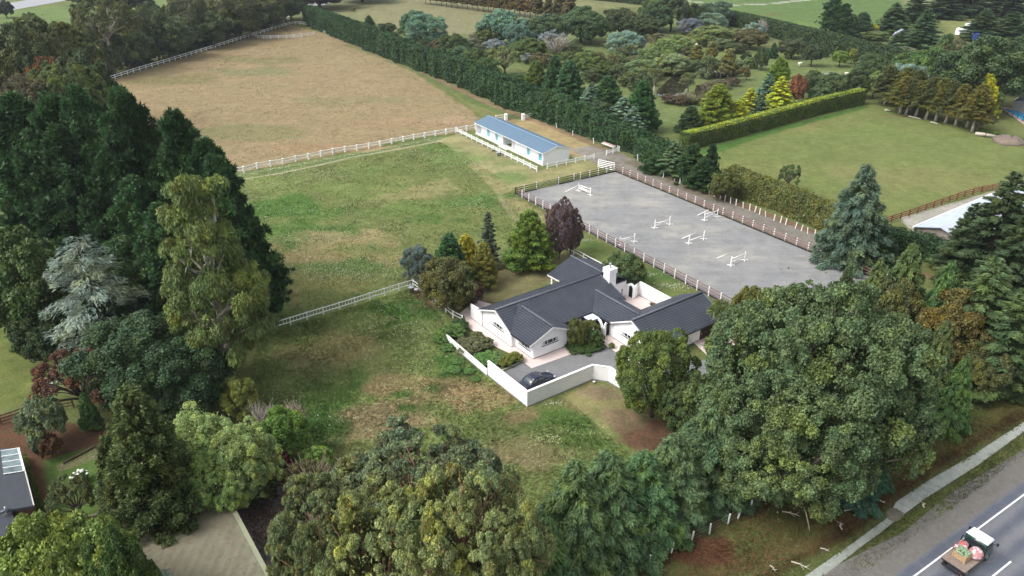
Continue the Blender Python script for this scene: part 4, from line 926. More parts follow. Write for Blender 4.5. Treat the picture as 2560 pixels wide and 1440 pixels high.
gate(None, None, 1.35, M['black'], 'wide black five bar gate into the sand arena', 5, wpts=(np.array(AR(ends[2]+.12, 0)[:2]), np.array(AR(ends[3]-.12, 0)[:2])))
gate(None, None, 1.35, M['black'], 'narrow black gate into the sand arena', 5, wpts=(np.array(AR(ends[4]+.12, 0)[:2]), np.array(AR(ends[5]-.12, 0)[:2])))
gate(None, None, 1.75, M['white'], 'white five bar hurdle standing at the corner of the arena', 5, name='hurdle', brace=False, wpts=(np.array(AR(AW-.2, -1.0)[:2])+np.array([-2.6, 2.0]), np.array(AR(AW, -.35)[:2])), tk=.10)
# white stakes beside the lane
stk = [(1658, 443), (1686, 452), (1700, 458), (1718, 464), (1740, 470), (1757, 477), (1773, 484), (1786, 491), (1800, 497), (1812, 502), (1826, 508), (1840, 513), (1858, 520), (1874, 525), (1887, 530), (1899, 536), (1914, 542), (1935, 551), (1951, 556), (1964, 562), (1988, 571), (2003, 577), (2019, 584), (2037, 590), (2053, 596), (2070, 603), (2092, 612), (2111, 619), (2130, 625), (2167, 640), (2186, 648), (2211, 656), (2240, 668)]
fence('wire_fence', None, 0, 1.15, (.5, 1.0), 'leaning pale stakes with thin wire along the hedge side of the lane', posts=[G(*p) for p in stk], postw=.13, railw=(.012, .012), mp=M['post'], mr=M['grey'], lean=.09)
fence('wire_fence', [G(*p) for p in ((1392, 320), (1455, 350), (1496, 362), (1574, 387), (1595, 401))], 7, 1.3, (.6, 1.1), 'few pale stakes at the foot of the dark hedge behind the stables', postw=.14, railw=(.012, .012), mp=M['post'], mr=M['grey'], lean=.1)
stk2 = [(1570, 1440), (1620, 1414), (1678, 1381), (1728, 1350), (1745, 1352), (1773, 1333), (1820, 1305), (1843, 1300), (1875, 1268), (1945, 1225)]
fence('wire_fence', None, 0, 1.25, (.3, .7, 1.1), 'white stake and wire fence along the roadside foot of the dark cedars', posts=[G(*p) for p in [(1480, 1490), (1525, 1465), (1570, 1441), (1625, 1414), (1678, 1382), (1728, 1355), (1773, 1335), (1820, 1309), (1845, 1296), (1875, 1276), (1945, 1240)]], postw=.11, railw=(.012, .012), mp=M['post'], mr=M['grey'], lean=.05)
fence('white_rail_fence', [G(*p) for p in ((2515, 903), (2528, 895), (2545, 883), (2575, 872), (2620, 850))], 1.7, 1.15, (.45, .95), 'white rail fence at the right edge below the layered conifer', postw=.12)
fence('red_rail_fence', [G(*p) for p in ((2205, 562), (2255, 546), (2290, 534), (2330, 520), (2370, 506), (2410, 492), (2452, 481))], 2.6, 1.3, (.35, .75, 1.15), 'reddish brown timber rail fence between the paddock and the long shed', postw=.16, railw=(.06, .15), mp=M['redwood'], mr=M['redwood'])
gate((2453, 481), (2495, 473), 1.25, M['redwood'], 'reddish timber gate at the end of the red rail fence', 5, tk=.07)
fence('post_fence', [G(*p) for p in ((2512, 470), (2530, 461), (2548, 447), (2575, 435))], 3, 1.4, (.6,), 'brown posts beyond the red timber gate', postw=.13, railw=(.02, .02), mp=M['brownwood'], mr=M['grey'])
fence('dark_rail_fence', [G(*p) for p in ((-60, 1085), (0, 1062), (45, 1043), (120, 1030), (185, 1018))], 2.1, 1.2, (.3, .65, 1.05), 'dark timber rail fence at the left edge beside the pale green shrub', postw=.13, railw=(.05, .14), mp=M['brownwood'], mr=M['brownwood'])
fence('white_yard_fence', [G(*p) for p in ((2380, 96), (2430, 103), (2500, 110))], 6, 1.3, (.5, 1.1), 'dark far rail fence in front of the white van', postw=.2, railw=(.08, .14), mp=M['brownwood'], mr=M['brownwood'])
fence('orchard_fence', [G(*p) for p in ((2462, 345), (2478, 347), (2497, 352), (2520, 357), (2545, 362), (2580, 372))], 3.4, 1.3, (.5, 1.05), 'brown post fence beside the soil heap below the pool', postw=.16, railw=(.02, .02), mp=M['brownwood'], mr=M['grey'])
fence('pool_fence', [G(*p) for p in ((2505, 281), (2522, 288), (2545, 299), (2600, 322))], 2.2, 1.3, (.12, 1.2), 'thin dark blue fence round the swimming pool', postw=.1, railw=(.03, .05), mp=M['black'], mr=M['black'])

# ------------------------------------------------------------------ show jumps
M['jump'] = mat('jump_white', (.80, .77, .74), .6, .06, 3)
def jump(pa, pb, poles, label, wing=1.5, extra=()):
    a, b = G(*pa), G(*pb); L_ = np.linalg.norm(b-a); t = empty('show_jump', (a[0], a[1], .03), math.atan2(b[1]-a[1], b[0]-a[0]), label, 'jump', 'show jumps on the sand arena')
    for x in (0, L_):
        m = MB(); m.bar((x, 0, 0), (x, 0, wing), .13); m.bar((x-.45, -.35, .06), (x+.45, .35, .06), .13, .1); m.bar((x-.45, .35, .065), (x+.45, -.35, .065), .13, .1)
        m.build('stand', M['jump'], t)
    for p, q in poles:
        m = MB(); m.tube([(p[0]*L_, .1, p[1]), (q[0]*L_, .1, q[1])], .065, 8); m.build('pole', M['jump'], t)
    inv = Matrix.Rotation(-t.rotation_euler.z, 4, 'Z')
    for (p, pz, q, qz) in extra:
        P_ = inv@Vector((G(*p)[0]-a[0], G(*p)[1]-a[1], pz+.05)); Q_ = inv@Vector((G(*q)[0]-a[0], G(*q)[1]-a[1], qz+.05)); m = MB(); m.tube([P_, Q_], .065, 8); m.build('pole', M['jump'], t)
jump((1446, 478), (1476, 488), [((0, .9), (1, .55)), ((0, .6), (1, .3)), ((0, 1.2), (1, 1.15))], 'white jump nearest the arena gates with one pole propped to the ground', extra=[((1412, 481), .0, (1446, 478), 1.15)])
jump((1637, 570), (1674, 561), [((0, .3), (1, .95)), ((0, .95), (1, .3)), ((0, .75), (1, .75))], 'white cross pole jump in the middle of the arena')
jump((1761, 551), (1793, 542), [((0, .3), (1, 1.1)), ((0, .95), (1, .35)), ((0, 1.1), (1, 1.1))], 'white jump with crossed poles against the lane side rails', extra=[((1743, 541), .1, (1770, 537), .9)])
jump((1722, 609), (1759, 598), [((0, .45), (1, .6))], 'white jump of two parallel low poles right of the middle', extra=[((1705, 599), .1, (1738, 590), .5)])
jump((1550, 614), (1586, 605), [((0, .4), (1, .9)), ((0, .9), (1, .45)), ((0, 1.0), (1, 1.0)), ((0, .6), (1, .6))], 'white jump close to the house side rails')
jump((1827, 664), (1861, 651), [((0, .5), (1, .6)), ((0, 1.0), (1, 1.1))], 'white jump nearest the poplars with a loose ground pole', extra=[((1793, 646), 0, (1825, 634), 0)])

# ------------------------------------------------------------------ small things
def tub(px, py, r, h, label, mt, name='bucket', hw=None):
    g = G(px, py); t = empty(name, (g[0], g[1], 0), 0, label, name); m = MB(); m.lathe([(r*.8, 0), (r, h), (r*1.08, h+.01), (r*1.05, h+.04), (r*.92, h+.03), (r*.75, .08), (.01, .07)], 14); m.build('body', mt, t)
    m = MB(); m.tube([(r*math.cos(a), 0, h+r*.8*math.sin(a)) for a in np.linspace(0, math.pi, 9)], .015, 5); m.build('handle', M['grey'], t)
tub(1247, 389, .5, .75, 'large grey plastic bin on the grass before the picket fence', M['plastic'], 'bin')
tub(1232, 378, .35, .45, 'small pale tub at the foot of the picket fence', M['concrete'], 'tub')
tub(1029, 727, .42, .6, 'grey tub at the corner of the white rail fence', M['plastic'], 'tub')
tub(1041, 731, .34, .5, 'small brown white tub right of the grey tub', M['concrete'], 'tub')
tub(1485, 959, .16, .3, 'small white bucket on the grass below the bend of the wall', M['white'], 'bucket')
tub(2506, 477, .5, .9, 'blue grey drum beside the red timber gate', M['plastic'], 'drum')
# stack of planks / jump fillers by the hedge
g0, g1_ = G(1507, 366), G(1535, 376); t = empty('plank_stack', (g0[0], g0[1], 0), math.atan2(g1_[1]-g0[1], g1_[0]-g0[0]), 'stack of white and pink jump poles on trestles beside the hedge', 'stack'); L_ = np.linalg.norm(g1_-g0)
M['pinkpole'] = mat('pink_pole', (.62, .38, .38), .6)
for k in range(7):
    m = MB(); m.tube([(rs.uniform(-.2, .1), -.3+.13*k, .75+.12*(k % 3)), (L_+rs.uniform(-.1, .2), -.3+.13*k, .7+.12*(k % 3))], .06, 7); m.build('pole', M['pinkpole'] if k in (2, 5) else M['jump'], t)
for x in (.5, L_-.5):
    m = MB(); m.bar((x, -.5, .66), (x, .6, .66), .1); m.bar((x, -.5, 0), (x, -.4, .62), .08); m.bar((x, .6, 0), (x, .5, .62), .08); m.build('trestle', M['brownwood'], t)
# sheep
def sheep():
    t = empty('sheep', (0, 0, 0)); m = MB(); m.tube([(-.62, 0, .55), (-.5, 0, .62), (-.2, 0, .64), (.2, 0, .63), (.45, 0, .66), (.62, 0, .74), (.78, 0, .72)], [.12, .27, .33, .33, .28, .17, .1], 9)
    m.tube([(.72, 0, .76), (.86, 0, .66), (.95, 0, .56)], [.11, .10, .06], 7)
    for sx in (-.4, .4):
        for sy in (-.15, .15): m.tube([(sx, sy, .5), (sx+.02, sy, .25), (sx, sy, 0)], [.09, .05, .045], 6)
    m.tube([(.76, -.16, .78), (.76, .16, .78)], .035, 5); m.tube([(-.6, 0, .6), (-.7, 0, .4)], .04, 5)
    m.build('fleece', mat('sheep_wool', (.62, .58, .48), .95, .1, 6), t); return t
shp = sheep()
for i, (px, py, rz, lb) in enumerate([(2000, 166, .5, 'sheep grazing on the open lawn left of the round dark tree'), (1721, 115, 2.6, 'sheep on the far lawn, left of the pair'), (1741, 118, 1.2, 'sheep on the far lawn, right of the pair'), (1909, 109, .2, 'sheep lying beside the brown bush near the far hedge'), (2116, 188, 0, 'tiny sheep far right on the park lawn')]):
    o = shp if i == 0 else copy_tree(shp); g = G(px, py); o.location = (g[0], g[1], 0); o.rotation_euler.z = rz; o.scale = (1.5,)*3 if i < 4 else (1, 1, 1); tag(o, lb, 'sheep', 'sheep on the park lawn')
# logs, soil heap
def log(px0, px1, r, label, nm='log'):
    a, b = GV(*px0, r), GV(*px1, r*.8); m = MB(); m.tube([a, a.lerp(b, .4)+Vector((0, .1, .05)), b], [r, r*.9, r*.7], 8); tag(m.build(nm, M['deadwood']), label, 'log')
log((2438, 334), (2490, 341), .45, 'big bleached log beside the soil heap'); log((2270, 290), (2302, 298), .16, 'thin pale log under the row of trees, left'); log((2327, 305), (2345, 310), .18, 'thin pale log under the row of trees, right')
log((2212, 275), (2226, 277), .3, 'short white trough shaped log at the corner of the paddock', 'trough')
m = MB(); g = G(2522, 355); m.blob((g[0], g[1], 0), 3.6, 1.3, 16, 8, .25, 3); tag(m.build('soil_heap', mat('heap_soil', (.16, .125, .10), .95, .3, 1.5, bump=.6)), 'grey brown soil heap at the right edge of the paddock', 'heap')
# fallen bleached sticks on the verge
def stick(px, py, L_, ang, label):
    g = G(px, py); t = Vector((math.cos(ang), math.sin(ang), 0)); n_ = Vector((-t.y, t.x, 0)); p = Vector((g[0], g[1], .06)); m = MB(); r = .055
    m.tube([p, p+t*L_*.4+n_*.12, p+t*L_*.7-n_*.05+Vector((0, 0, .12)), p+t*L_], [r*1.3, r, r*.8, r*.3], 6)
    for k in range(3): q = p+t*L_*(.3+.2*k); m.tube([q, q+t*.35*L_*.6+n_*(.3+.1*k)*(-1)**k*L_*.6+Vector((0, 0, .1))], [r*.7, r*.25], 5)
    tag(m.build('fallen_branch', M['deadwood']), label, 'branch', 'bleached branches on the verge')
for i, (px, py, L_, a, lb) in enumerate([(2110, 1278, 2.2, .1, 'longest forked bleached branch above the ditch'), (2135, 1290, 1.4, .6, 'bleached branch crossing below the longest one'), (2150, 1270, 1.5, -.6, 'bleached branch right of the longest one'), (2105, 1325, 1.0, 1.4, 'upright looking bleached branch nearest the ditch bend'), (2150, 1258, .9, -.9, 'short bleached branch above the forked group'), (1978, 1405, 1.6, -.6, 'bleached branch at the bottom edge near the ditch'), (2050, 1372, .8, -.5, 'small bleached branch left of the water'), (1925, 1415, .7, -1.2, 'tiny bleached branch in the brown litter'), (2190, 1250, .8, -.7, 'bleached branch just above the muddy island'), (2310, 1270, .7, 1.2, 'small bleached branch on the road side of the ditch'), (2040, 1240, 1.2, 1.4, 'grey branch hanging out at the foot of the poplar'), (1955, 1280, 1.6, -.4, 'dark branch lying under the poplar edge')]): stick(px, py, L_, a, lb)
m = MB(); g = G(2236, 1280); m.blob((g[0], g[1], -.28), 1.0, .12, 14, 6, .3, 2); tag(m.build('mud_bank', mat('mud', (.13, .12, .09), .9, .2, 2)), kind='structure')

# ------------------------------------------------------------------ car
def paint(name, col, rough=.25): 
    n = N(name); n.p.inputs['Base Color'].default_value = (*col, 1); n.p.inputs['Roughness'].default_value = rough; n.p.inputs['Coat Weight'].default_value = .6; n.p.inputs['Coat Roughness'].default_value = .05
    f = n.noise(n.coord(), 6, 3); n.l(n.ramp(f, [(.3, tuple(x*.93 for x in col)), (.7, tuple(x*1.07 for x in col))]), n.p.inputs['Base Color']); return n.m
def wheel(parent, x, y, r, w, mt=None):
    o = MB(); o.tube([(x, y-w/2, r), (x, y+w/2, r)], r, 18); wo = o.build('wheel', M['rubber'], parent)
    m = MB(); sy = 1 if y > 0 else -1; m.tube([(x, y+sy*w*.35, r), (x, y+sy*(w/2+.012), r)], r*.6, 12); m.build('rim', M['grey'], wo); return wo
car = empty('sedan', HW(-5.2, -4.5), HZR+.02, 'dark blue sedan parked inside the white driveway wall', 'car')
navy = paint('navy_paint', (.007, .011, .028))
st_ = [(-.02, .55, .30, .60), (.10, .76, .25, .80), (.55, .86, .22, .92), (1.1, .89, .20, .94), (2.3, .90, .19, .93), (3.2, .89, .19, .90), (3.9, .86, .21, .82), (4.4, .76, .24, .72), (4.62, .55, .32, .58)]
def loft(mb, stations, ring):
    base = len(mb.v); n = len(ring(*stations[0]))
    for s in stations: mb.v += ring(*s)
    for i in range(len(stations)-1):
        for k in range(n):
            a = base+i*n+k; b = base+i*n+(k+1) % n; mb.f.append([a, b, b+n, a+n]); mb.uv.append([(0, 0)]*4); mb.sm.append(True)
    mb.f.append([base+k for k in range(n)][::-1]); mb.uv.append([(0, 0)]*n); mb.sm.append(False); e = base+(len(stations)-1)*n; mb.f.append([e+k for k in range(n)]); mb.uv.append([(0, 0)]*n); mb.sm.append(False)
def ring(x, w_, z0, z1):
    h = z1-z0; return [(x, -w_*.9, z0), (x, w_*.9, z0), (x, w_, z0+h*.35), (x, w_*.98, z0+h*.72), (x, w_*.86, z0+h*.93), (x, w_*.5, z1), (x, -w_*.5, z1), (x, -w_*.86, z0+h*.93), (x, -w_*.98, z0+h*.72), (x, -w_, z0+h*.35)]
m = MB(); loft(m, st_, ring); body = m.build('body', navy, car)
s2 = body.modifiers.new('sub', 'SUBSURF'); s2.levels = 1; s2.render_levels = 1
def ring2(x, w0, z0, w1, z1): return [(x, -w0, z0), (x, w0, z0), (x, w0*.35+w1*.65, z0*.3+z1*.7), (x, w1*.75, z1), (x, -w1*.75, z1), (x, -(w0*.35+w1*.65), z0*.3+z1*.7)]
m = MB(); loft(m, [(.72, .72, .88, .66, .90), (1.35, .80, .88, .62, 1.34), (1.9, .80, .88, .63, 1.42), (2.5, .80, .88, .63, 1.38), (3.35, .78, .86, .70, .90)], ring2); cabn = m.build('greenhouse', mat('car_glass', (.06, .075, .08), .06, .1, 1, spec=.7), car); 
m = MB(); loft(m, [(1.28, .64, 1.30, .60, 1.345), (1.6, .66, 1.37, .62, 1.42), (2.0, .67, 1.40, .63, 1.445), (2.45, .66, 1.37, .62, 1.415), (2.6, .64, 1.33, .6, 1.365)], ring2); m.build('roof', navy, car)
m = MB()
for sy in (-1, 1):
    m.bar((1.95, sy*.795, .9), (1.95, sy*.64, 1.38), .06); m.bar((.78, sy*.75, .9), (1.3, sy*.64, 1.33), .07); m.bar((3.3, sy*.76, .9), (2.6, sy*.62, 1.35), .05)
m.build('pillars', navy, car)
for x in (.85, 3.65):
    for sy in (-1, 1): wheel(car, x, sy*.80, .33, .2)
for sy in (-1, 1):
    m = MB(); m.box(-.03, .18, min(sy*.5, sy*.74), max(sy*.5, sy*.74), .62, .76); m.build('tail_light', mat('red_lens', (.12, .008, .008), .2), car)
    m = MB(); m.blob((4.42, sy*.62, .62), .14, .07, 10, 6); m.build('headlight', mat('clear_lens', (.6, .62, .64), .1), car)
    m = MB(); m.blob((2.95, sy*.98, .95), .11, .07, 8, 5); m.build('mirror', navy, car)
m = MB(); m.box(-.05, -.02, -.26, .26, .48, .60); m.build('number_plate', M['white'], car)

# ------------------------------------------------------------------ flatbed truck with produce
tr = empty('flatbed_truck', RD(-1.05, 1.43), math.atan2(roadd[1], roadd[0]), 'small green flatbed truck with a white cab roof driving on the road', 'truck')
dgreen = paint('truck_green', (.012, .06, .045), .35)
m = MB(); m.box(0, 2.85, -1.02, 1.02, .92, 1.0)
M['deck'] = mat('wooden_deck', (.21, .165, .14), .8, .2, 3); m.build('deck', M['deck'], tr)
m = MB(); m.bar((0, -.45, .82), (4.3, -.45, .82), .1, .16); m.bar((0, .45, .82), (4.3, .45, .82), .1, .16)
for x in (.05, .9, 1.8, 2.7): m.bar((x, -1.0, .86), (x, 1.0, .86), .08, .1)
m.bar((-.1, -.8, .5), (-.1, .8, .5), .08, .14); m.build('chassis', M['black'], tr)
m = MB(); loft(m, [(2.95, .92, .55, .86, 2.05), (3.2, .93, .5, .82, 2.22), (4.1, .92, .5, .80, 2.18), (4.45, .90, .5, .84, 1.35), (4.62, .88, .5, .84, 1.2)], lambda x, w0, z0, w1, z1: [(x, -w0, z0), (x, w0, z0), (x, w0, 1.3 if z1 > 1.3 else z1*.9), (x, w1*.9, z1), (x, -w1*.9, z1), (x, -w0, 1.3 if z1 > 1.3 else z1*.9)]); cb = m.build('cab', dgreen, tr)
m = MB(); m.hexa([(3.0, -.92, 2.2), (4.15, -.88, 2.17), (4.15, .88, 2.17), (3.0, .92, 2.2)], [(3.06, -.84, 2.32), (4.08, -.82, 2.30), (4.08, .82, 2.30), (3.06, .84, 2.32)]); m.bar((3.95, -.72, 2.335), (3.95, -.25, 2.335), .05, .02); m.bar((3.95, .25, 2.335), (3.95, .72, 2.335), .05, .02); m.build('cab_roof', paint('white_cab', (.78, .78, .78), .35), cb, .03)
m = MB(); m.poly([(4.19, -.74, 2.08), (4.46, -.80, 1.4), (4.46, .80, 1.4), (4.19, .74, 2.08)]); m.box(3.2, 3.95, -.935, -.86, 1.4, 2.0); m.box(3.2, 3.95, .86, .935, 1.4, 2.0); m.poly([(2.945, .7, 1.45), (2.945, -.7, 1.45), (2.948, -.65, 2.0), (2.948, .65, 2.0)]); m.build('windows', M['glass'], cb)
m = MB(); m.tube([(3.0, -1.0, 1.0), (3.0, -1.0, 2.1), (3.0, 1.0, 2.1), (3.0, 1.0, 1.0)], .04, 6) if False else m.bar((2.82, -1.0, 1.0), (2.82, -1.0, 1.9), .06)
m.bar((2.82, 1.0, 1.0), (2.82, 1.0, 1.9), .06); m.bar((2.82, -1.0, 1.9), (2.82, 1.0, 1.9), .06); m.bar((2.82, -1, 1.45), (2.82, 1, 1.45), .05); m.build('headboard', M['black'], tr)
for sy in (-1, 1):
    m = MB(); m.bar((4.2, sy*.9, 1.7), (4.35, sy*1.15, 1.75), .03); m.box(4.3, 4.36, min(sy*1.08, sy*1.26), max(sy*1.08, sy*1.26), 1.6, 1.9); m.build('mirror', M['black'], tr)
for x in (.75, 3.9):
    for sy in (-1, 1): wheel(tr, x, sy*.8, .36, .24)
for sy in (-1, 1):
    m = MB(); m.box(-.16, -.12, min(sy*.62, sy*.78), max(sy*.62, sy*.78), .64, .72); m.build('tail_light', mat('dull_red_lens', (.09, .015, .012), .4), tr)
def TR(x, y, z): p = Matrix.Rotation(tr.rotation_euler.z, 4, 'Z')@Vector((x, y, z)); return (p.x+tr.location.x, p.y+tr.location.y, z)
cr = empty('cabbage_crate', TR(1.3, .05, 1.004), tr.rotation_euler.z, 'slatted wooden crate heaped with green cabbages on the truck deck', 'crate')
m = MB(); 
for k in range(4):
    z = .06+k*.16
    m.box(-.45, .45, -.55, -.52, z, z+.14); m.box(-.45, .45, .52, .55, z, z+.14); m.box(-.48, -.45, -.55, .55, z, z+.14); m.box(.45, .48, -.55, .55, z, z+.14)
for sx in (-.5, .5):
    for sy in (-.5, .5): m.box(sx-.03, sx+.03, sy-.04, sy+.04, 0, .72)
m.box(-.44, .44, -.51, .51, .02, .05); m.build('crate_body', mat('raw_pine', (.40, .27, .15), .75, .2, 5), cr)
M['cab1'] = mat('cabbage_green', (.20, .27, .17), .6, .35, 9)
cabs = [(x*.2+rs.normal()*.03, y*.2+rs.normal()*.03, .66+.14*max(0, 1-(x*x+y*y)/6)) for x in (-2, -1, 0, 1, 2) for y in (-2, -1, 0, 1, 2)]
cm = MB(); cm.blob((0, 0, 0), .135, .125, 9, 6, .12, 4); cme = cm.mesh('cabbage', M['cab1'])
for i, c3 in enumerate(cabs):
    o = link('cabbage', cme); wp = TR(1.3+c3[0]*.95, .05+c3[1], 1.0+c3[2]); o.location = wp; o.rotation_euler = (i, i*2, 0); tag(o, 'green cabbage heaped in the slatted crate on the truck', 'cabbage', 'cabbages in the crate')
def bag_mat(name, c1, c2, sc_):
    n = N(name); v = n.n('TexVoronoi', inp={'Scale': sc_}); n.l(n.coord(), v.inputs['Vector']); f = n.noise(n.coord(), 3.5, 4)
    a = n.ramp(v.outputs['Distance'], [(.15, c1), (.55, c2)]); b = n.ramp(f, [(.53, 0.0), (.57, .85)])
    x = n.n('Mix', data_type='RGBA'); n.l(b, x.inputs[0]); n.l(a, x.inputs[6]); x.inputs[7].default_value = (.60, .55, .57, 1); n.l(x.outputs[2], n.p.inputs['Base Color']); n.p.inputs['Roughness'].default_value = .4; n.bump(v.outputs['Distance'], .6, .05); return n.m
def bag(x, y, r, rz_, mt, label, seed):
    m = MB(); m.blob((0, 0, rz_*.8), r, rz_, 16, 12, .14, seed); m.tube([(0, 0, rz_*1.6), (.05, .03, rz_*1.95)], [.1, .15], 7); o = m.build('produce_bag', mt); o.location = TR(x, y, 1.005); tag(o, label, 'bag', 'produce bags on the truck')
    sbs = o.modifiers.new('sub', 'SUBSURF'); sbs.levels = 1; sbs.render_levels = 1
bag(2.25, -.55, .58, .55, bag_mat('red_white_net', (.33, .06, .06), (.42, .20, .20), 3), 'big red and white plastic bag behind the cab on the driver side', 3)
bag(2.35, .55, .45, .42, bag_mat('apple_net', (.38, .04, .04), (.35, .10, .10), 9), 'clear bag of red apples behind the cab', 5)
bag(1.85, .75, .36, .34, bag_mat('onion_net', (.30, .06, .07), (.18, .06, .09), 10), 'dark red net bag at the left side of the deck', 7)
bag(1.95, .25, .34, .34, bag_mat('pale_sack', (.55, .42, .45), (.60, .50, .52), 5), 'pale pinkish sack in the middle of the load', 9)

# ------------------------------------------------------------------ neighbours' buildings
def flat_building(name, roof_px, z, label, matn, over=.3, wall=M['brownwood'], thick=.25):
    P = [G(a, b, z) for a, b in roof_px]; c = np.mean(P, 0); t = empty(name, (c[0], c[1], 0), 0, label, name.replace('_', ' '))
    m = MB(); top = [(p[0]-c[0], p[1]-c[1], z) for p in P]
    if sum((top[i][0]*top[(i+1) % len(top)][1]-top[(i+1) % len(top)][0]*top[i][1]) for i in range(len(top))) < 0: top = top[::-1]
    m.poly(top); bot = [(p[0], p[1], z-thick) for p in top]; m.poly(bot[::-1])
    for i in range(len(top)): j = (i+1) % len(top); m.poly([bot[i], bot[j], top[j], top[i]])
    m.build('roof', matn, t)
    w = MB(); q = [(p[0]*.94, p[1]*.94) for p in top]
    for i in range(len(q)):
        j = (i+1) % len(q); w.poly([(*q[i], 0), (*q[j], 0), (*q[j], z-thick), (*q[i], z-thick)])
    w.build('wall', wall, t); return t, c
t, c = flat_building('outbuilding', [(324, 1344), (445, 1287), (565, 1240), (648, 1390), (735, 1560), (380, 1560)], 2.9, 'outbuilding with a mossy grey green sheet roof beside the leafy pond', M['mossroof'], wall=M['concrete'])
m = MB()
e0, e1 = [G(a, b, 2.9)-c for a, b in ((565, 1240), (735, 1560))]; m.bar((e0[0], e0[1], 2.97), (e1[0], e1[1], 2.97), .35, .12); m.build('ridge_flashing', mat('mossy_flashing', (.25, .26, .17), .8, .1, 2), t)
t, c = flat_building('flat_roofed_house', [(-60, 1122), (48, 1120), (85, 1264), (30, 1273), (-60, 1285)], 2.9, 'flat dark roofed house at the left edge with a glazed roof light', M['flatroof'])
m = MB(); q = [G(a, b, 2.95)-c for a, b in ((2, 1128), (46, 1121), (61, 1178), (9, 1186))]; q3 = [(p[0], p[1], 2.98) for p in q]; m.poly(q3[::-1]) 
o = m.build('roof_light', mat('roof_light_glass', (.10, .14, .145), .08, .6, 1.5, spec=.7), t); o.data.flip_normals() if o.data.polygons[0].normal.z < 0 else None
m = MB()
for k in range(5):
    s_k = k/4; a = np.array(q[0])+(np.array(q[3])-q[0])*s_k; b = np.array(q[1])+(np.array(q[2])-q[1])*s_k; m.bar((a[0], a[1], 3.0), (b[0], b[1], 3.0), .05, .05)
m.bar((q[1][0], q[1][1], 3.0), (q[2][0], q[2][1], 3.0), .16, .05); m.build('glazing_bar', M['white'], t)
m = MB(); q = [G(a, b, 2.9)-c for a, b in ((85, 1264), (48, 1120))]; m.bar((q[0][0], q[0][1], 2.93), (q[1][0], q[1][1], 2.93), .1, .1); m.build('gutter', M['concrete'], t)
t, c = flat_building('carport', [(-60, 1292), (28, 1276), (54, 1345), (60, 1400), (-60, 1420)], 2.6, 'lower dark flat roof below the glazed house with a satellite dish on it', M['flatroof'])
g = G(18, 1290, 2.65); t = empty('satellite_dish', (g[0], g[1], 2.6), 2.2, 'pale satellite dish on the lower flat roof', 'satellite dish')
m = MB(); m.tube([(0, 0, 0), (0, 0, .5)], .03, 6); m.tube([(.3, .3, 0), (0, 0, .4)], .02, 5); m.tube([(.3, -.3, 0), (0, 0, .4)], .02, 5); m.build('mount', M['grey'], t)
m = MB(); m.lathe([(.02, 0), (.2, .03), (.38, .12), (.40, .13), (.36, .11), (.05, -.02)], 16); o = m.build('dish', M['plastic'], t); o.location = (0, 0, .55); o.rotation_euler = (0, R(50), 0)
m = MB(); m.tube([(.1, 0, .5), (.5, 0, .62)], .015, 5); m.box(.46, .56, -.04, .04, .58, .68); m.build('feed_arm', M['white'], t)
# clipped low hedge beside that house handled with the hedges; timber frame and brick stack in its yard
t = empty('pergola_frame', (*G(245, 1330), 0), .4, 'weathered timber frame standing beside the brick stack', 'frame'); m = MB()
for x in (-.8, .8):
    for y in (-.5, .5): m.bar((x, y, 0), (x, y, 1.6), .1)
m.bar((-.8, -.5, 1.6), (.8, -.5, 1.6), .1); m.bar((-.8, .5, 1.6), (.8, .5, 1.6), .1); m.bar((-.8, -.5, 1.6), (-.8, .5, 1.6), .1); m.bar((.8, -.5, .1), (-.8, -.5, 1.5), .08); m.build('beams', M['deadwood'], t)
m = MB()
for i in range(7):
    for j in range(4):
        for k in range(3+(i+j) % 2): m.box(i*.24, i*.24+.22, j*.12, j*.12+.10, k*.085, k*.085+.075)
o = m.build('brick_stack', mat('old_brick', (.20, .10, .075), .9, .35, 6)); o.location = (*G(170, 1325), .0); o.rotation_euler.z = .4; tag(o, 'low stack of old bricks by the yard of the flat roofed house', 'bricks')
t = empty('trellis_wall', (*G(135, 1345), 0), .45, 'brown timber trellis panel between the two flat roofs', 'trellis'); m = MB(); m.bar((-2, 0, 1.5), (2.2, 0, 1.5), .1); m.bar((-2, 0, .2), (2.2, 0, .2), .1)
for k in range(12): m.bar((-2+k*.38, 0, 0), (-2+k*.38, 0, 1.5), .05)
m.build('panel', M['brownwood'], t)
fence('bed_edging', [G(*p) for p in ((160, 1160), (240, 1118), (290, 1092))], 4, .25, (.12,), 'dark timber edging between the lawn and the mulch bed', cat='edging', postw=.08, railw=(.08, .2), mp=M['brownwood'], mr=M['brownwood'])
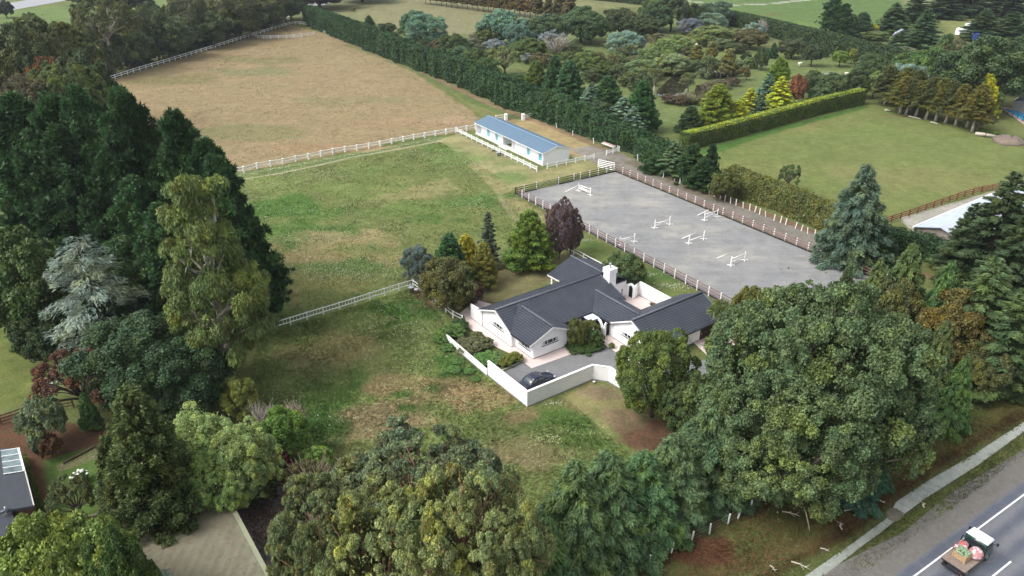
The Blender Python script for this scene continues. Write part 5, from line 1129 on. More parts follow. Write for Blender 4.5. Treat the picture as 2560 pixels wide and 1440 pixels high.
# long shed on the right (roof of pale zinc)
def gable_shed(name, e00, e01, e10, e11, zE, zR, label, mt, wall, z0=0):
    """eave corners in pixels: near-left, far-left, near-right, far-right at height zE"""
    a, b, c2, d2 = [G(p[0], p[1], zE) for p in (e00, e01, e10, e11)]; o = (a+b+c2+d2)/4; t = empty(name, (o[0], o[1], 0), 0, label, 'shed')
    a, b, c2, d2 = [p-o for p in (a, b, c2, d2)]; r0 = (a+c2)/2; r1 = (b+d2)/2; m = MB()
    for P in ([(*a, zE), (*r0, zR), (*r1, zR), (*b, zE)], [(*r0, zR), (*c2, zE), (*d2, zE), (*r1, zR)]):
        V3 = [Vector(p) for p in P]; nn = (V3[1]-V3[0]).cross(V3[2]-V3[0]); V3 = V3[::-1] if nn.z < 0 else V3
        al = Vector((*(b-a), 0)).normalized(); sdv = Vector((-al.y, al.x, 0)); m.poly(V3, [(p.dot(al), p.dot(sdv)) for p in V3]); m.poly([p-Vector((0, 0, .08)) for p in V3[::-1]], [(p.dot(al), p.dot(sdv)) for p in V3[::-1]])
    m.build('roof', mt, t); w = MB(); k = .97
    for g0, g1, gr in ((a*k, c2*k, r0*k), (b*k, d2*k, r1*k)): w.poly([(*g0, 0), (*g1, 0), (*g1, zE-.08), (*gr, zR-.1), (*g0, zE-.08)])
    w.poly([(*(a*k), 0), (*(b*k), 0), (*(b*k), zE-.08), (*(a*k), zE-.08)]); w.poly([(*(c2*k), 0), (*(d2*k), 0), (*(d2*k), zE-.08), (*(c2*k), zE-.08)]); w.build('wall', wall, t)
    f = MB(); f.bar((*a, zE), (*b, zE), .15, .15); f.build('gutter', M['white'], t)
    return t
gable_shed('long_shed', (2282, 567), (2530, 463), (2415, 612), (2650, 505), 3.0, 4.3, 'long shed with a pale zinc roof and weathered board gable', M['zinc'], ribbed('board_gable', (.22, .19, .17), .35, .3, .9))
flat_building('lean_to', [(2300, 583), (2330, 576), (2415, 612), (2395, 625), (2360, 612)], 2.4, 'patched lean to roof against the gable of the long shed', mat('patched_roof', (.35, .33, .29), .85, .35, 1.2, dirt=(.6, .6, .58)))
gable_shed('far_shed', (2232, 88), (2240, 80), (2258, 84), (2264, 76), 3.0, 4.0, 'grey roofed far shed behind the layered cedar', M['plastic'], M['plastic'])
gable_shed('pool_house', (2534, 251), (2546, 243), (2572, 262), (2584, 252), 2.4, 3.0, 'small grey pool house at the right edge', M['flatroof'], M['concrete'])
flat_building('yard_canopy', [(2405, 118), (2430, 112), (2445, 120), (2420, 128)], 3.0, 'small white canopy roof in the far yard', M['white'], wall=M['black'])
# pool
PP = [(2508, 273), (2600, 283), (2650, 320), (2563, 305)]
sheet('pool_surround', [(2500, 268), (2620, 276), (2700, 330), (2560, 312)], mat('pool_paving', (.40, .27, .22), .8, .1, 2), .03)
o = sheet('pool_water', PP, water_mat('pool_blue', (.03, .30, .52), .05, 1, ripple=.3), .05)
# parked vans in the far yard
def van(px, py, rz_, col, label, L_=5.2, W_=2.0, H_=2.3, s=1.0, cat='van'):
    g = G(px, py); t = empty('parked_van', (g[0], g[1], 0), rz_, label, cat); p = paint('van_paint', col, .4)
    m = MB(); loft(m, [(-L_/2, W_*.47, .35, H_*.93), (-L_/2+.2, W_*.5, .3, H_), (L_*.18, W_*.5, .3, H_), (L_*.32, W_*.49, .3, H_*.8), (L_*.42, W_*.48, .3, H_*.52), (L_*.5, W_*.42, .35, H_*.42)], ring); m.build('body', p, t)
    m = MB(); m.poly([(L_*.20, -W_*.4, H_*.97), (L_*.375, -W_*.42, H_*.62), (L_*.375, W_*.42, H_*.62), (L_*.20, W_*.4, H_*.97)]); o = m.build('windscreen', M['glass'], t); o.location.z = .05
    for x in (-L_*.32, L_*.32):
        for sy in (-1, 1): wheel(t, x, sy*W_*.46, .34, .2)
van(2406, 88, .3, (.78, .78, .78), 'white van in the far yard', 6, 2.4, 3.0); van(2420, 72, .9, (.75, .76, .78), 'white van furthest back in the far yard', 5.5, 2.3, 2.8)
van(2434, 102, 1.2, (.02, .05, .20), 'dark blue truck body beside the white van', 6.5, 2.5, 3.4, cat='truck'); van(2458, 103, 1.3, (.02, .045, .17), 'second dark blue truck partly under the far conifers', 6.0, 2.5, 3.2, cat='truck'); van(2473, 104, .4, (.75, .75, .75), 'small white van right of the dark blue trucks', 4.5, 2.0, 2.2)
# ------------------------------------------------------------------ tree kinds (each built once, shared by its copies)
KIND = {}
def reg(k, crown, trunk, W_, H_): KIND.setdefault(k, []).append((crown, trunk, W_, H_))
def mk_lobed(k, n=1, H=10, Rr=4, z0=2.5, limbn=14, lr0=.28, single=False, **kw):
    for i in range(n):
        cr_, LC = lobed('crown', H=H, Rr=Rr, z0=z0, **kw); reg(k, cr_, limbs('trunk', LC, z0, lr0, limbn, H, single=single), 2*Rr*.97, H)
mk_lobed('poplar', 2, Rr=5.0, z0=.2, zmin=-.92, lobes=64, sub=18, nleaf=170000, leaf=.115, asp=1.15, lr_=.23, sr=.07, fill=.05, up=.45, spread=(.55, .9), limbn=26)
mk_lobed('gum', 2, Rr=5.2, z0=4.2, lobes=34, sub=26, nleaf=170000, leaf=.11, asp=2.8, droop=.4, lr_=.25, sr=.062, fill=.02, up=.75, zmin=-.2, spread=(.6, 1.0), limbn=30, lr0=.24)
mk_lobed('tallgum', 1, H=10, Rr=2.5, z0=.8, lobes=46, sub=12, nleaf=90000, leaf=.105, asp=3.8, droop=.55, lr_=.30, sr=.13, top=.60, fill=.05, limbn=24, single=True, lr0=.2, spread=(.55, 1.1))
mk_lobed('round', 3, Rr=4.6, z0=1.2, lobes=34, sub=12, nleaf=38000, leaf=.22, asp=1.5, lr_=.30, sr=.13)
mk_lobed('cloud', 2, Rr=5, z0=.6, lobes=60, sub=16, nleaf=130000, leaf=.14, asp=1.3, lr_=.22, sr=.08, up=.6, zmin=-.75, spread=(.6, .95), fill=.12)
mk_lobed('fine', 2, Rr=4.8, z0=.5, lobes=26, sub=12, nleaf=55000, leaf=.17, asp=1.6, lr_=.32, sr=.14)
mk_lobed('open', 2, Rr=5, z0=2.5, lobes=24, sub=10, nleaf=22000, leaf=.19, asp=1.8, lr_=.22, sr=.10, fill=.02, limbn=24, zmin=-.3, spread=(.6, 1.0))
mk_lobed('shrub', 3, H=10, Rr=6, z0=-.5, lobes=24, sub=10, nleaf=24000, leaf=.36, asp=1.4, lr_=.30, sr=.14, zmin=-.2, lr0=.15)
mk_lobed('column', 2, H=10, Rr=1.4, z0=.8, lobes=40, sub=8, nleaf=16000, leaf=.24, asp=2.2, lr_=.5, sr=.3, top=.55, limbn=8, lr0=.12, single=True)
mk_lobed('ball', 1, H=10, Rr=4.2, z0=2.2, lobes=40, sub=10, nleaf=16000, leaf=.34, asp=1.2, lr_=.25, sr=.12, spread=(.78, .86), limbn=5, lr0=.3)
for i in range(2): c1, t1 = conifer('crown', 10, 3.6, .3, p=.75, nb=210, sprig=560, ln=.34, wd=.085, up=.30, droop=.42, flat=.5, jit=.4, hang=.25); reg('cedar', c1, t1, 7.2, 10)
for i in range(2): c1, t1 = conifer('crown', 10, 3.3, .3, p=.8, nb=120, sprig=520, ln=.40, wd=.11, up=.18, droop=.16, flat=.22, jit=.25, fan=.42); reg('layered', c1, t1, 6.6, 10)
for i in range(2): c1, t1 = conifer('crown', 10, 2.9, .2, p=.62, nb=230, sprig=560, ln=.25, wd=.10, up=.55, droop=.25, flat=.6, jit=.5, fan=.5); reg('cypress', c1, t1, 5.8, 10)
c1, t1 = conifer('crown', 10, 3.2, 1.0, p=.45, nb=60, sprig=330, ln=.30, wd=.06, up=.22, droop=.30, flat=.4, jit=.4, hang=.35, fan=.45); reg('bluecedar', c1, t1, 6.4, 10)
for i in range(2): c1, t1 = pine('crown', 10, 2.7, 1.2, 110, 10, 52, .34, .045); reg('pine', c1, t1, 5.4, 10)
for i in range(2): c1, t1 = cabbage('crown', 7+3*i, 5, 1.1+.3*i); reg('cabbage', c1, t1, 3.2+.8*i, 5)
for i in range(2): reg('twig', twigs('crown', 3, 70, 1.5), None, 3.2, 3)
reg('flax', flax('crown'), None, 3.0, 2.0)
_kc = {}
def tree(k, tx, ty, by, wpx, col, label, name='tree', cat='tree', bark=(.11, .08, .06), group=None, vert=True, hfix=None, bx=None):
    bx = base_x(tx, ty, by) if bx is None else bx
    g = G(bx, by); h = hfix or Hz(g, ty); dpt = depth(g[0], g[1], h*.55); w_ = wpx*dpt/FPX
    i = _kc.get(k, rs.randint(0, 5)); _kc[k] = i+1; cr_, tk, W0, H0 = KIND[k][i % len(KIND[k])]
    rz = rs.uniform(0, 6.28); gz = ground_at(g[0], g[1])[2]
    if tk is None:
        o = link(name, cr_, None, col); o.location = (g[0], g[1], gz); o.rotation_euler.z = rz; o.scale = (w_/W0, w_/W0, h/H0); tag(o, label, cat, group); return o
    t = empty(name, (g[0], g[1], gz), rz, label, cat, group); t.scale = (w_/W0, w_/W0, h/H0)
    link('crown', cr_, t, col); link('trunk', tk, t, bark); return t
PALE = (.42, .38, .32); RED = (.24, .12, .08)
for k_ in ('gum', 'tallgum'):
    for q in KIND[k_]: q[0].materials[0] = M['gumleaf']
# --- pines at the left
PG = (.034, .076, .030)
for i, (tx, ty, by, wp, lb) in enumerate([(345, 250, 760, 230, 'tallest dark pine whose tip stands against the hay paddock'), (272, 245, 735, 220, 'dark pine just left of the tallest one'), (190, 235, 700, 230, 'dark pine below the red brown treetop'), (105, 255, 690, 230, 'dark pine second from the left edge'), (25, 250, 690, 240, 'dark pine on the left edge below the grey gums'), (430, 300, 800, 240, 'dark pine right of the tallest, its tip over the hay paddock'), (485, 365, 812, 215, 'dark pine above the tall yellow green gum'), (540, 412, 835, 210, 'dark pine whose side touches the white paddock fence'), (150, 330, 720, 240, 'lower dark pine with bare trunks showing beneath, left'), (60, 370, 700, 240, 'lower dark pine with bare trunks showing at the left edge'), (250, 400, 760, 230, 'dark pine in the middle of the pine clump'), (350, 450, 800, 240, 'dark pine behind the pale blue cedar'), (575, 530, 825, 180, 'dark pine behind the tall gum with branches over the green paddock'), (640, 600, 800, 160, 'low spreading dark pine reaching towards the netted fence'), (420, 520, 850, 240, 'dark pine directly left of the tall gum')]):
    pf = rs.uniform(.8, 1.5); pt = tree('pine', tx, ty, by, wp*rs.uniform(.85, 1.12), (PG[0]*pf, PG[1]*pf, PG[2]*pf*.9), lb, 'pine_tree', 'pine', (.06, .045, .035), 'dark pines on the left'); pt.rotation_euler.x = rs.normal()*.035; pt.rotation_euler.y = rs.normal()*.035
YG = (.118, .160, .050)
tree('tallgum', 478, 438, 965, 275, YG, 'tall drooping yellow green gum in front of the dark pines', 'gum_tree', 'gum tree', PALE)
tree('bluecedar', 190, 590, 935, 310, (.175, .22, .18), 'pale blue grey cedar with ragged arms at the left', 'cedar_tree', 'cedar', (.12, .1, .08))
tree('round', 95, 770, 915, 150, (.040, .066, .026), 'dark low tree added to darken the lawn left of the pale blue cedar foot'); tree('round', 30, 570, 870, 250, (.062, .10, .030), 'mid green broadleaf tree at the left edge under the pines')  # the low dark one is added to darken a lawn that came out bright
tree('round', 300, 600, 860, 180, (.050, .092, .034), 'green broadleaf tree between the pale blue cedar and the gum')
tree('fine', 330, 800, 1010, 300, (.048, .085, .036), 'blue green dense tree under the tall gum, left of its trunk')
tree('fine', 440, 850, 1030, 240, (.036, .070, .028), 'dark dense tree right of the blue green one')
tree('cypress', 230, 700, 930, 160, (.035, .07, .028), 'dark evergreen behind the pale blue cedar foot')
tree('open', 172, 885, 1035, 200, (.105, .048, .030), 'maroon leaved tree above the mulch bed at the left', 'maple_tree', 'maple', (.08, .06, .05))
tree('shrub', 85, 1000, 1120, 112, (.14, .175, .09), 'pale grey green round shrub beside the dark rail fence', 'shrub', 'shrub')
tree('cypress', 205, 983, 1072, 56, (.09, .17, .055), 'small bright green upright conifer on the mulch bed', 'conifer', 'conifer')
tree('shrub', 113, 1086, 1145, 54, (.12, .065, .03), 'rust coloured low shrub at the lawn corner', 'shrub', 'shrub')
tree('cypress', 318, 968, 1345, 250, (.062, .085, .026), 'large dark olive conifer left of the mossy roof', 'conifer', 'conifer')
tree('cypress', 262, 1090, 1330, 150, (.060, .080, .026), 'lower olive conifer leaning at the lawn side', 'conifer', 'conifer')
LGc = (.28, .35, .13)
tree('cloud', 478, 1030, 1230, 200, LGc, 'light green spreading tree with bare twigs, left half', 'spreading_tree', 'tree')
tree('cloud', 585, 1065, 1262, 180, LGc, 'light green spreading tree with bare twigs, right half', 'spreading_tree', 'tree')
tree('cloud', 520, 1120, 1290, 190, (.23, .32, .10), 'light green drooping crown over the mossy roof corner', 'spreading_tree', 'tree')
for tx, ty, by, wp, lb in [(600, 1085, 1230, 110, 'grey bare twiggy bush inside the light green tree'), (505, 1060, 1170, 80, 'grey bare twigs at the top of the light green tree'), (655, 1130, 1235, 110, 'grey bare twigs hanging above the pond')]: tree('twig', tx, ty, by, wp, (1, 1, 1), lb, 'dead_twigs', 'twigs').color = (.26, .22, .18, 1)
tree('fine', 588, 948, 1045, 96, (.185, .21, .052), 'round yellow green shrub at the top of the garden by the paddock', 'shrub', 'shrub')
tree('fine', 470, 935, 1030, 130, (.13, .17, .095), 'pale grey green shrub beneath the dense blue green tree', 'shrub', 'shrub')
tree('fine', 400, 960, 1060, 120, (.085, .12, .06), 'grey green shrub between the olive conifer and the pale shrub', 'shrub', 'shrub')
tree('round', 700, 1028, 1150, 118, (.12, .205, .042), 'bright green round tree at the paddock edge above the pond', 'tree', 'tree')
tree('shrub', 788, 1124, 1180, 90, (.15, .235, .055), 'small bright green bush right of the pond', 'bush', 'bush')
tree('shrub', 697, 1116, 1185, 54, (.13, .035, .025), 'small dark red bush above the pond', 'bush', 'bush')
tree('twig', 775, 1165, 1270, 150, (.23, .19, .12), 'brown dry bush at the right bank of the pond', 'dry_bush', 'bush')
tree('open', 760, 1160, 1255, 110, (.12, .11, .05), 'thin olive bush growing in the dry bush by the pond', 'bush', 'bush')
tree('twig', 735, 1010, 1085, 70, (.34, .26, .22), 'pale pinkish bare shrub on the edge of the paddock, right', 'bare_shrub', 'shrub')
tree('twig', 648, 1015, 1095, 90, (.30, .26, .23), 'pale bare shrub on the edge of the paddock, left', 'bare_shrub', 'shrub')
tree('round', 640, 1160, 1260, 90, (.035, .05, .02), 'very dark low bush under the bare twigs by the pond', 'bush', 'bush')
GY = (.15, .20, .045)
tree('round', 60, 1300, 1600, 260, GY, 'yellow green leafy tree in the bottom left corner, left crown')
tree('round', 175, 1318, 1620, 230, (.155, .205, .050), 'yellow green leafy tree in the bottom left corner, middle crown')
tree('round', 262, 1330, 1640, 160, (.070, .115, .033), 'darker green leafy tree in the bottom left corner, right crown')
tree('bluecedar', 218, 1366, 1560, 110, (.26, .34, .30), 'small pale blue spruce at the bottom left', 'spruce_tree', 'spruce')
tree('bluecedar', 412, 1418, 1580, 90, (.26, .34, .30), 'tip of a pale blue spruce at the bottom edge beside the mossy roof', 'spruce_tree', 'spruce')
tree('open', 165, 1195, 1310, 110, (.095, .115, .045), 'loose green bush beside the white hydrangea', 'bush', 'bush')
# --- gum trees along the bottom
OG = (.115, .130, .055)
tree('gum', 1035, 1118, 1520, 460, (.13, .165, .085), 'tallest spreading gum at the bottom centre with red brown limbs', 'gum_tree', 'gum tree', RED)
tree('gum', 822, 1225, 1600, 320, (.13, .16, .07), 'gum crown at the bottom left of centre beside the mossy roof', 'gum_tree', 'gum tree', RED)
tree('gum', 1170, 1200, 1680, 380, (.20, .235, .095), 'light yellow green gum crown at the bottom right of centre', 'gum_tree', 'gum tree', RED)
tree('gum', 960, 1290, 1760, 400, (.19, .225, .09), 'light gum crown cut by the bottom edge, centre', 'gum_tree', 'gum tree', RED)
tree('gum', 785, 1330, 1760, 270, (.13, .155, .062), 'gum crown cut by the bottom edge beside the pond', 'gum_tree', 'gum tree', RED)
tree('gum', 1230, 1385, 1800, 260, (.14, .17, .065), 'gum crown cut by the bottom edge beside the cedars', 'gum_tree', 'gum tree', RED)
# --- cedars by the road
CG = (.082, .130, .056)
for tx, ty, by, wp, lb in [(1440, 1150, 1425, 310, 'leftmost green cedar of the roadside row'), (1522, 1128, 1378, 320, 'second green cedar of the roadside row, left of the grass strip'), (1612, 1128, 1330, 290, 'third green cedar of the roadside row'), (1690, 1084, 1285, 270, 'fourth green cedar of the roadside row'), (1800, 987, 1228, 285, 'tallest green cedar of the roadside row beside the poplars'), (1370, 1290, 1620, 250, 'green cedar at the bottom edge beside the gum')]:
    tree('cedar', tx, ty, by, wp, (CG[0]*rs.uniform(.9, 1.25), CG[1]*rs.uniform(.95, 1.15), CG[2]), lb, 'cedar_tree', 'cedar', group='green cedars in the roadside row')
# --- poplars
PP_ = (.086, .125, .052)
tree('poplar', 1990, 722, 1150, 410, PP_, 'big poplar in front of the sand arena, left crown', 'poplar_tree', 'poplar', (.2, .18, .13))
tree('poplar', 2120, 728, 1185, 450, (.088, .127, .052), 'big poplar in front of the sand arena, middle crown', 'poplar_tree', 'poplar', (.2, .18, .13))
tree('poplar', 2208, 800, 1190, 350, (.080, .118, .048), 'big poplar in front of the sand arena, right crown', 'poplar_tree', 'poplar', (.2, .18, .13))
tree('poplar', 2015, 905, 1240, 400, (.092, .132, .054), 'lower poplar crown above the bleached branches', 'poplar_tree', 'poplar', (.2, .18, .13))
tree('poplar', 1880, 905, 1140, 230, (.062, .095, .040), 'poplar crown behind the tallest roadside cedar', 'poplar_tree', 'poplar', (.2, .18, .13))
tree('cedar', 2150, 1020, 1215, 260, (.045, .105, .065), 'low blue green conifer skirt under the right poplar', 'conifer', 'conifer')
tree('fine', 1880, 718, 870, 90, (.125, .135, .038), 'small olive gold tree peeping between poplar and arena', 'tree', 'tree')
tree('cloud', 1650, 826, 1040, 205, (.105, .145, .038), 'round lobed olive green tree in front of the garage', 'totara_tree', 'tree', (.08, .06, .05))
tree('cloud', 1735, 935, 1090, 150, (.072, .105, .036), 'darker lobed tree below the round olive one', 'totara_tree', 'tree')
tree('cabbage', 1815, 760, 860, 90, (.10, .13, .05), 'cabbage tree behind the east end of the garage', 'cabbage_tree', 'tree', (.2, .17, .13))
# --- east of the arena
tree('cypress', 2125, 664, 830, 70, (.07, .10, .045), 'slim dark conifer at the far end of the arena', 'conifer', 'conifer')
GC = (.072, .125, .040)
for tx, ty, by, wp, lb in [(2205, 645, 880, 150, 'bright green feathery conifer next to the lane end'), (2290, 605, 880, 200, 'tallest bright green feathery conifer at the lane end'), (2385, 650, 900, 160, 'bright green feathery conifer below the dark clipped hedge'), (2160, 740, 930, 140, 'green conifer behind the right poplar'), (2250, 780, 960, 160, 'green conifer between the poplar and brown round tree'), (2370, 800, 1040, 150, 'green conifer right of the big poplar, upper'), (2420, 890, 1080, 120, 'green conifer right of the big poplar, lower by the verge')]:
    tree('cedar', tx, ty, by, wp, (GC[0]*rs.uniform(.85, 1.3), GC[1]*rs.uniform(.9, 1.1), GC[2]), lb, 'conifer', 'conifer', group='feathery green conifers')
for tx, ty, by, wp, lb in [(2360, 870, 1030, 60, 'golden tipped small conifer beside the right poplar'), (2400, 945, 1060, 70, 'golden tipped small conifer nearest the verge'), (2135, 715, 800, 60, 'golden tipped small conifer at the arena corner')]: tree('cypress', tx, ty, by, wp, (.18, .18, .035), lb, 'conifer', 'conifer')
tree('round', 2405, 730, 930, 180, (.125, .105, .032), 'round bronze brown tree in the right hand grove')
tree('round', 2245, 700, 900, 120, (.105, .115, .042), 'olive round tree between green conifers and poplar')
tree('round', 2480, 865, 985, 130, (.090, .100, .038), 'olive brown bush at the verge by the white rail fence')
tree('layered', 2500, 640, 930, 270, (.085, .130, .052), 'layered light green conifer at the right edge above the verge', 'conifer', 'conifer')
tree('layered', 2590, 700, 980, 240, (.07, .11, .045), 'layered conifer cut by the right edge', 'conifer', 'conifer')
tree('layered', 2545, 425, 720, 260, (.055, .082, .036), 'dark layered cedar at the right edge over the shed', 'cedar_tree', 'cedar')
tree('layered', 2445, 505, 700, 170, (.05, .078, .036), 'dark layered cedar in front of the zinc shed', 'cedar_tree', 'cedar')
tree('layered', 2585, 520, 760, 220, (.05, .078, .034), 'dark layered cedar cut by the right edge below the shed', 'cedar_tree', 'cedar')
tree('cedar', 2172, 408, 655, 212, (.080, .122, .080), 'big blue green cedar between the lane and the right paddock', 'cedar_tree', 'cedar')
tree('open', 1977, 412, 480, 56, (.085, .12, .045), 'thin young tree alone in the right paddock', 'sapling', 'tree', (.2, .17, .13))
# --- garden trees round the lawn
tree('fine', 1042, 616, 705, 84, (.135, .175, .15), 'small blue grey tree at the garden corner')
tree('cypress', 1122, 583, 740, 120, (.042, .10, .034), 'dark green pointed conifer left of the golden one', 'conifer', 'conifer')
tree('cypress', 1165, 586, 700, 90, (.30, .27, .035), 'golden yellow conifer between two dark ones', 'conifer', 'conifer')
tree('cypress', 1208, 605, 715, 84, (.19, .19, .045), 'olive gold upright conifer beside the lawn', 'conifer', 'conifer')
tree('layered', 1220, 527, 665, 76, (.085, .11, .075), 'grey green tall conifer behind the golden ones', 'conifer', 'conifer')
tree('cypress', 1325, 526, 668, 140, (.115, .175, .034), 'bright yellow green cypress at the back of the lawn', 'conifer', 'conifer')
tree('cloud', 1402, 498, 645, 80, (.15, .105, .11), 'purple leaved tree against the arena rails', 'purple_tree', 'tree', (.1, .07, .07))
tree('cloud', 1430, 520, 635, 60, (.13, .09, .095), 'second purple crown behind the arena rails', 'purple_tree', 'tree', (.1, .07, .07))
tree('round', 1112, 648, 775, 140, (.105, .110, .038), 'olive round tree at the end of the white rail fence', 'olive_tree', 'tree')
tree('round', 1176, 706, 766, 64, (.095, .062, .048), 'maroon brown bush between olive tree and house', 'bush', 'bush')
tree('cypress', 1150, 660, 745, 70, (.038, .085, .03), 'dark green conifer foot between olive tree and lawn', 'conifer', 'conifer')
tree('round', 1566, 636, 716, 108, (.078, .115, .042), 'green bush right behind the chimney', 'bush', 'bush')
tree('fine', 1443, 798, 868, 48, (.105, .12, .033), 'clipped round bush in the entry bed, left', 'clipped_bush', 'bush')
tree('fine', 1478, 802, 850, 52, (.115, .125, .035), 'clipped round bush in the entry bed, upper right', 'clipped_bush', 'bush')
tree('fine', 1490, 828, 868, 44, (.065, .105, .03), 'clipped dark round bush in the entry bed, lower right', 'clipped_bush', 'bush')
for px, py, w_, h_, lb in [(1440, 872, 2.6, .7, 'low dark ground bush at the left edge of the entry bed'), (1462, 873, 3.0, .7, 'low dark ground bush at the front of the entry bed'), (1486, 868, 2.4, .7, 'low dark ground bush at the right edge of the entry bed')]: tree('shrub', px, py, py, w_*FPX/84, (.045, .08, .022), lb, 'ground_bush', 'bush', hfix=h_)
tree('shrub', 1530, 856, 871, 15, (.16, .19, .06), 'small ball bush on the paving beside the garage wall, far one', 'ball_bush', 'bush'); tree('shrub', 1554, 873, 889, 15, (.16, .19, .06), 'small ball bush on the paving beside the garage wall, near one', 'ball_bush', 'bush')
tree('flax', 1632, 752, 767, 22, (.20, .15, .07), 'rusty spiky plant in the walled court', 'flax', 'plant')
tree('shrub', 1468, 639, 646, 22, (.09, .12, .035), 'low bush on the grass behind the north roof', 'bush', 'bush')
# vegetable garden
for i, (px, by, wp, h_, c, lb) in enumerate([(1135, 838, 60, 1.5, (.10, .17, .05), 'leafy creeper bush at the top of the vegetable garden'), (1150, 822, 50, 1.2, (.05, .09, .035), 'dark green bush below the white rail fence end'), (1112, 842, 50, 1.0, (.12, .20, .05), 'light green creeper at the low white wall'), (1175, 872, 70, 1.4, (.13, .135, .07), 'tall seed stalk bed in the vegetable garden, left'), (1205, 868, 60, 1.3, (.11, .125, .06), 'tall seed stalk bed in the vegetable garden, right'), (1215, 905, 64, 1.0, (.10, .19, .055), 'bright leafy crop in the vegetable garden'), (1240, 900, 50, .9, (.12, .19, .06), 'leafy crop next to the paving'), (1244, 908, 50, .8, (.10, .17, .075), 'low crop with large leaves near the parked car'), (1264, 914, 40, 1.2, (.15, .165, .035), 'olive gold bush at the end bed by the driveway, left'), (1286, 903, 42, 1.2, (.16, .175, .035), 'olive gold bush at the end bed by the driveway, right'), (1192, 845, 34, .9, (.12, .14, .06), 'seed stalks beside the pink paving')]):
    g = G(px, by); tree('shrub', px, by, by, wp, c, lb, 'garden_plant', 'plant', hfix=h_)
for i, (px, by, wp, h_) in enumerate([(1118, 872, 40, .5), (1145, 905, 34, .4), (1172, 930, 30, .35), (1135, 925, 36, .3), (1188, 950, 26, .35), (1103, 852, 44, .7)]):
    tree('shrub', px, by, by, wp, (.085, .16, .045), ['creeper clump outside the low white wall, uppermost', 'creeper clump outside the wall, second down', 'creeper clump outside the wall, third down', 'wide creeper clump furthest into the grass', 'creeper clump nearest the block wall', 'creeper clump over the top end of the low wall'][i], 'creeper', 'plant', hfix=h_)
# --- hydrangea
g = G(205, 1205); t = empty('hydrangea', (g[0], g[1], 0), 0, 'white flowering hydrangea at the lawn edge by the olive conifer', 'hydrangea'); o = link('foliage', KIND['shrub'][0][0], t, (.08, .13, .04)); o.scale = (.13, .13, .12)
m = MB()
for k in range(16): a = rs.uniform(0, 6.28); q = rs.uniform(.2, .8); m.blob((q*math.cos(a), q*math.sin(a), 1.15-.3*q*q+rs.uniform(-.1, .1)), .13, .1, 7, 5, .3, k)
m.build('flowers', mat('white_petals', (.75, .75, .68), .8, .1, 9), t)

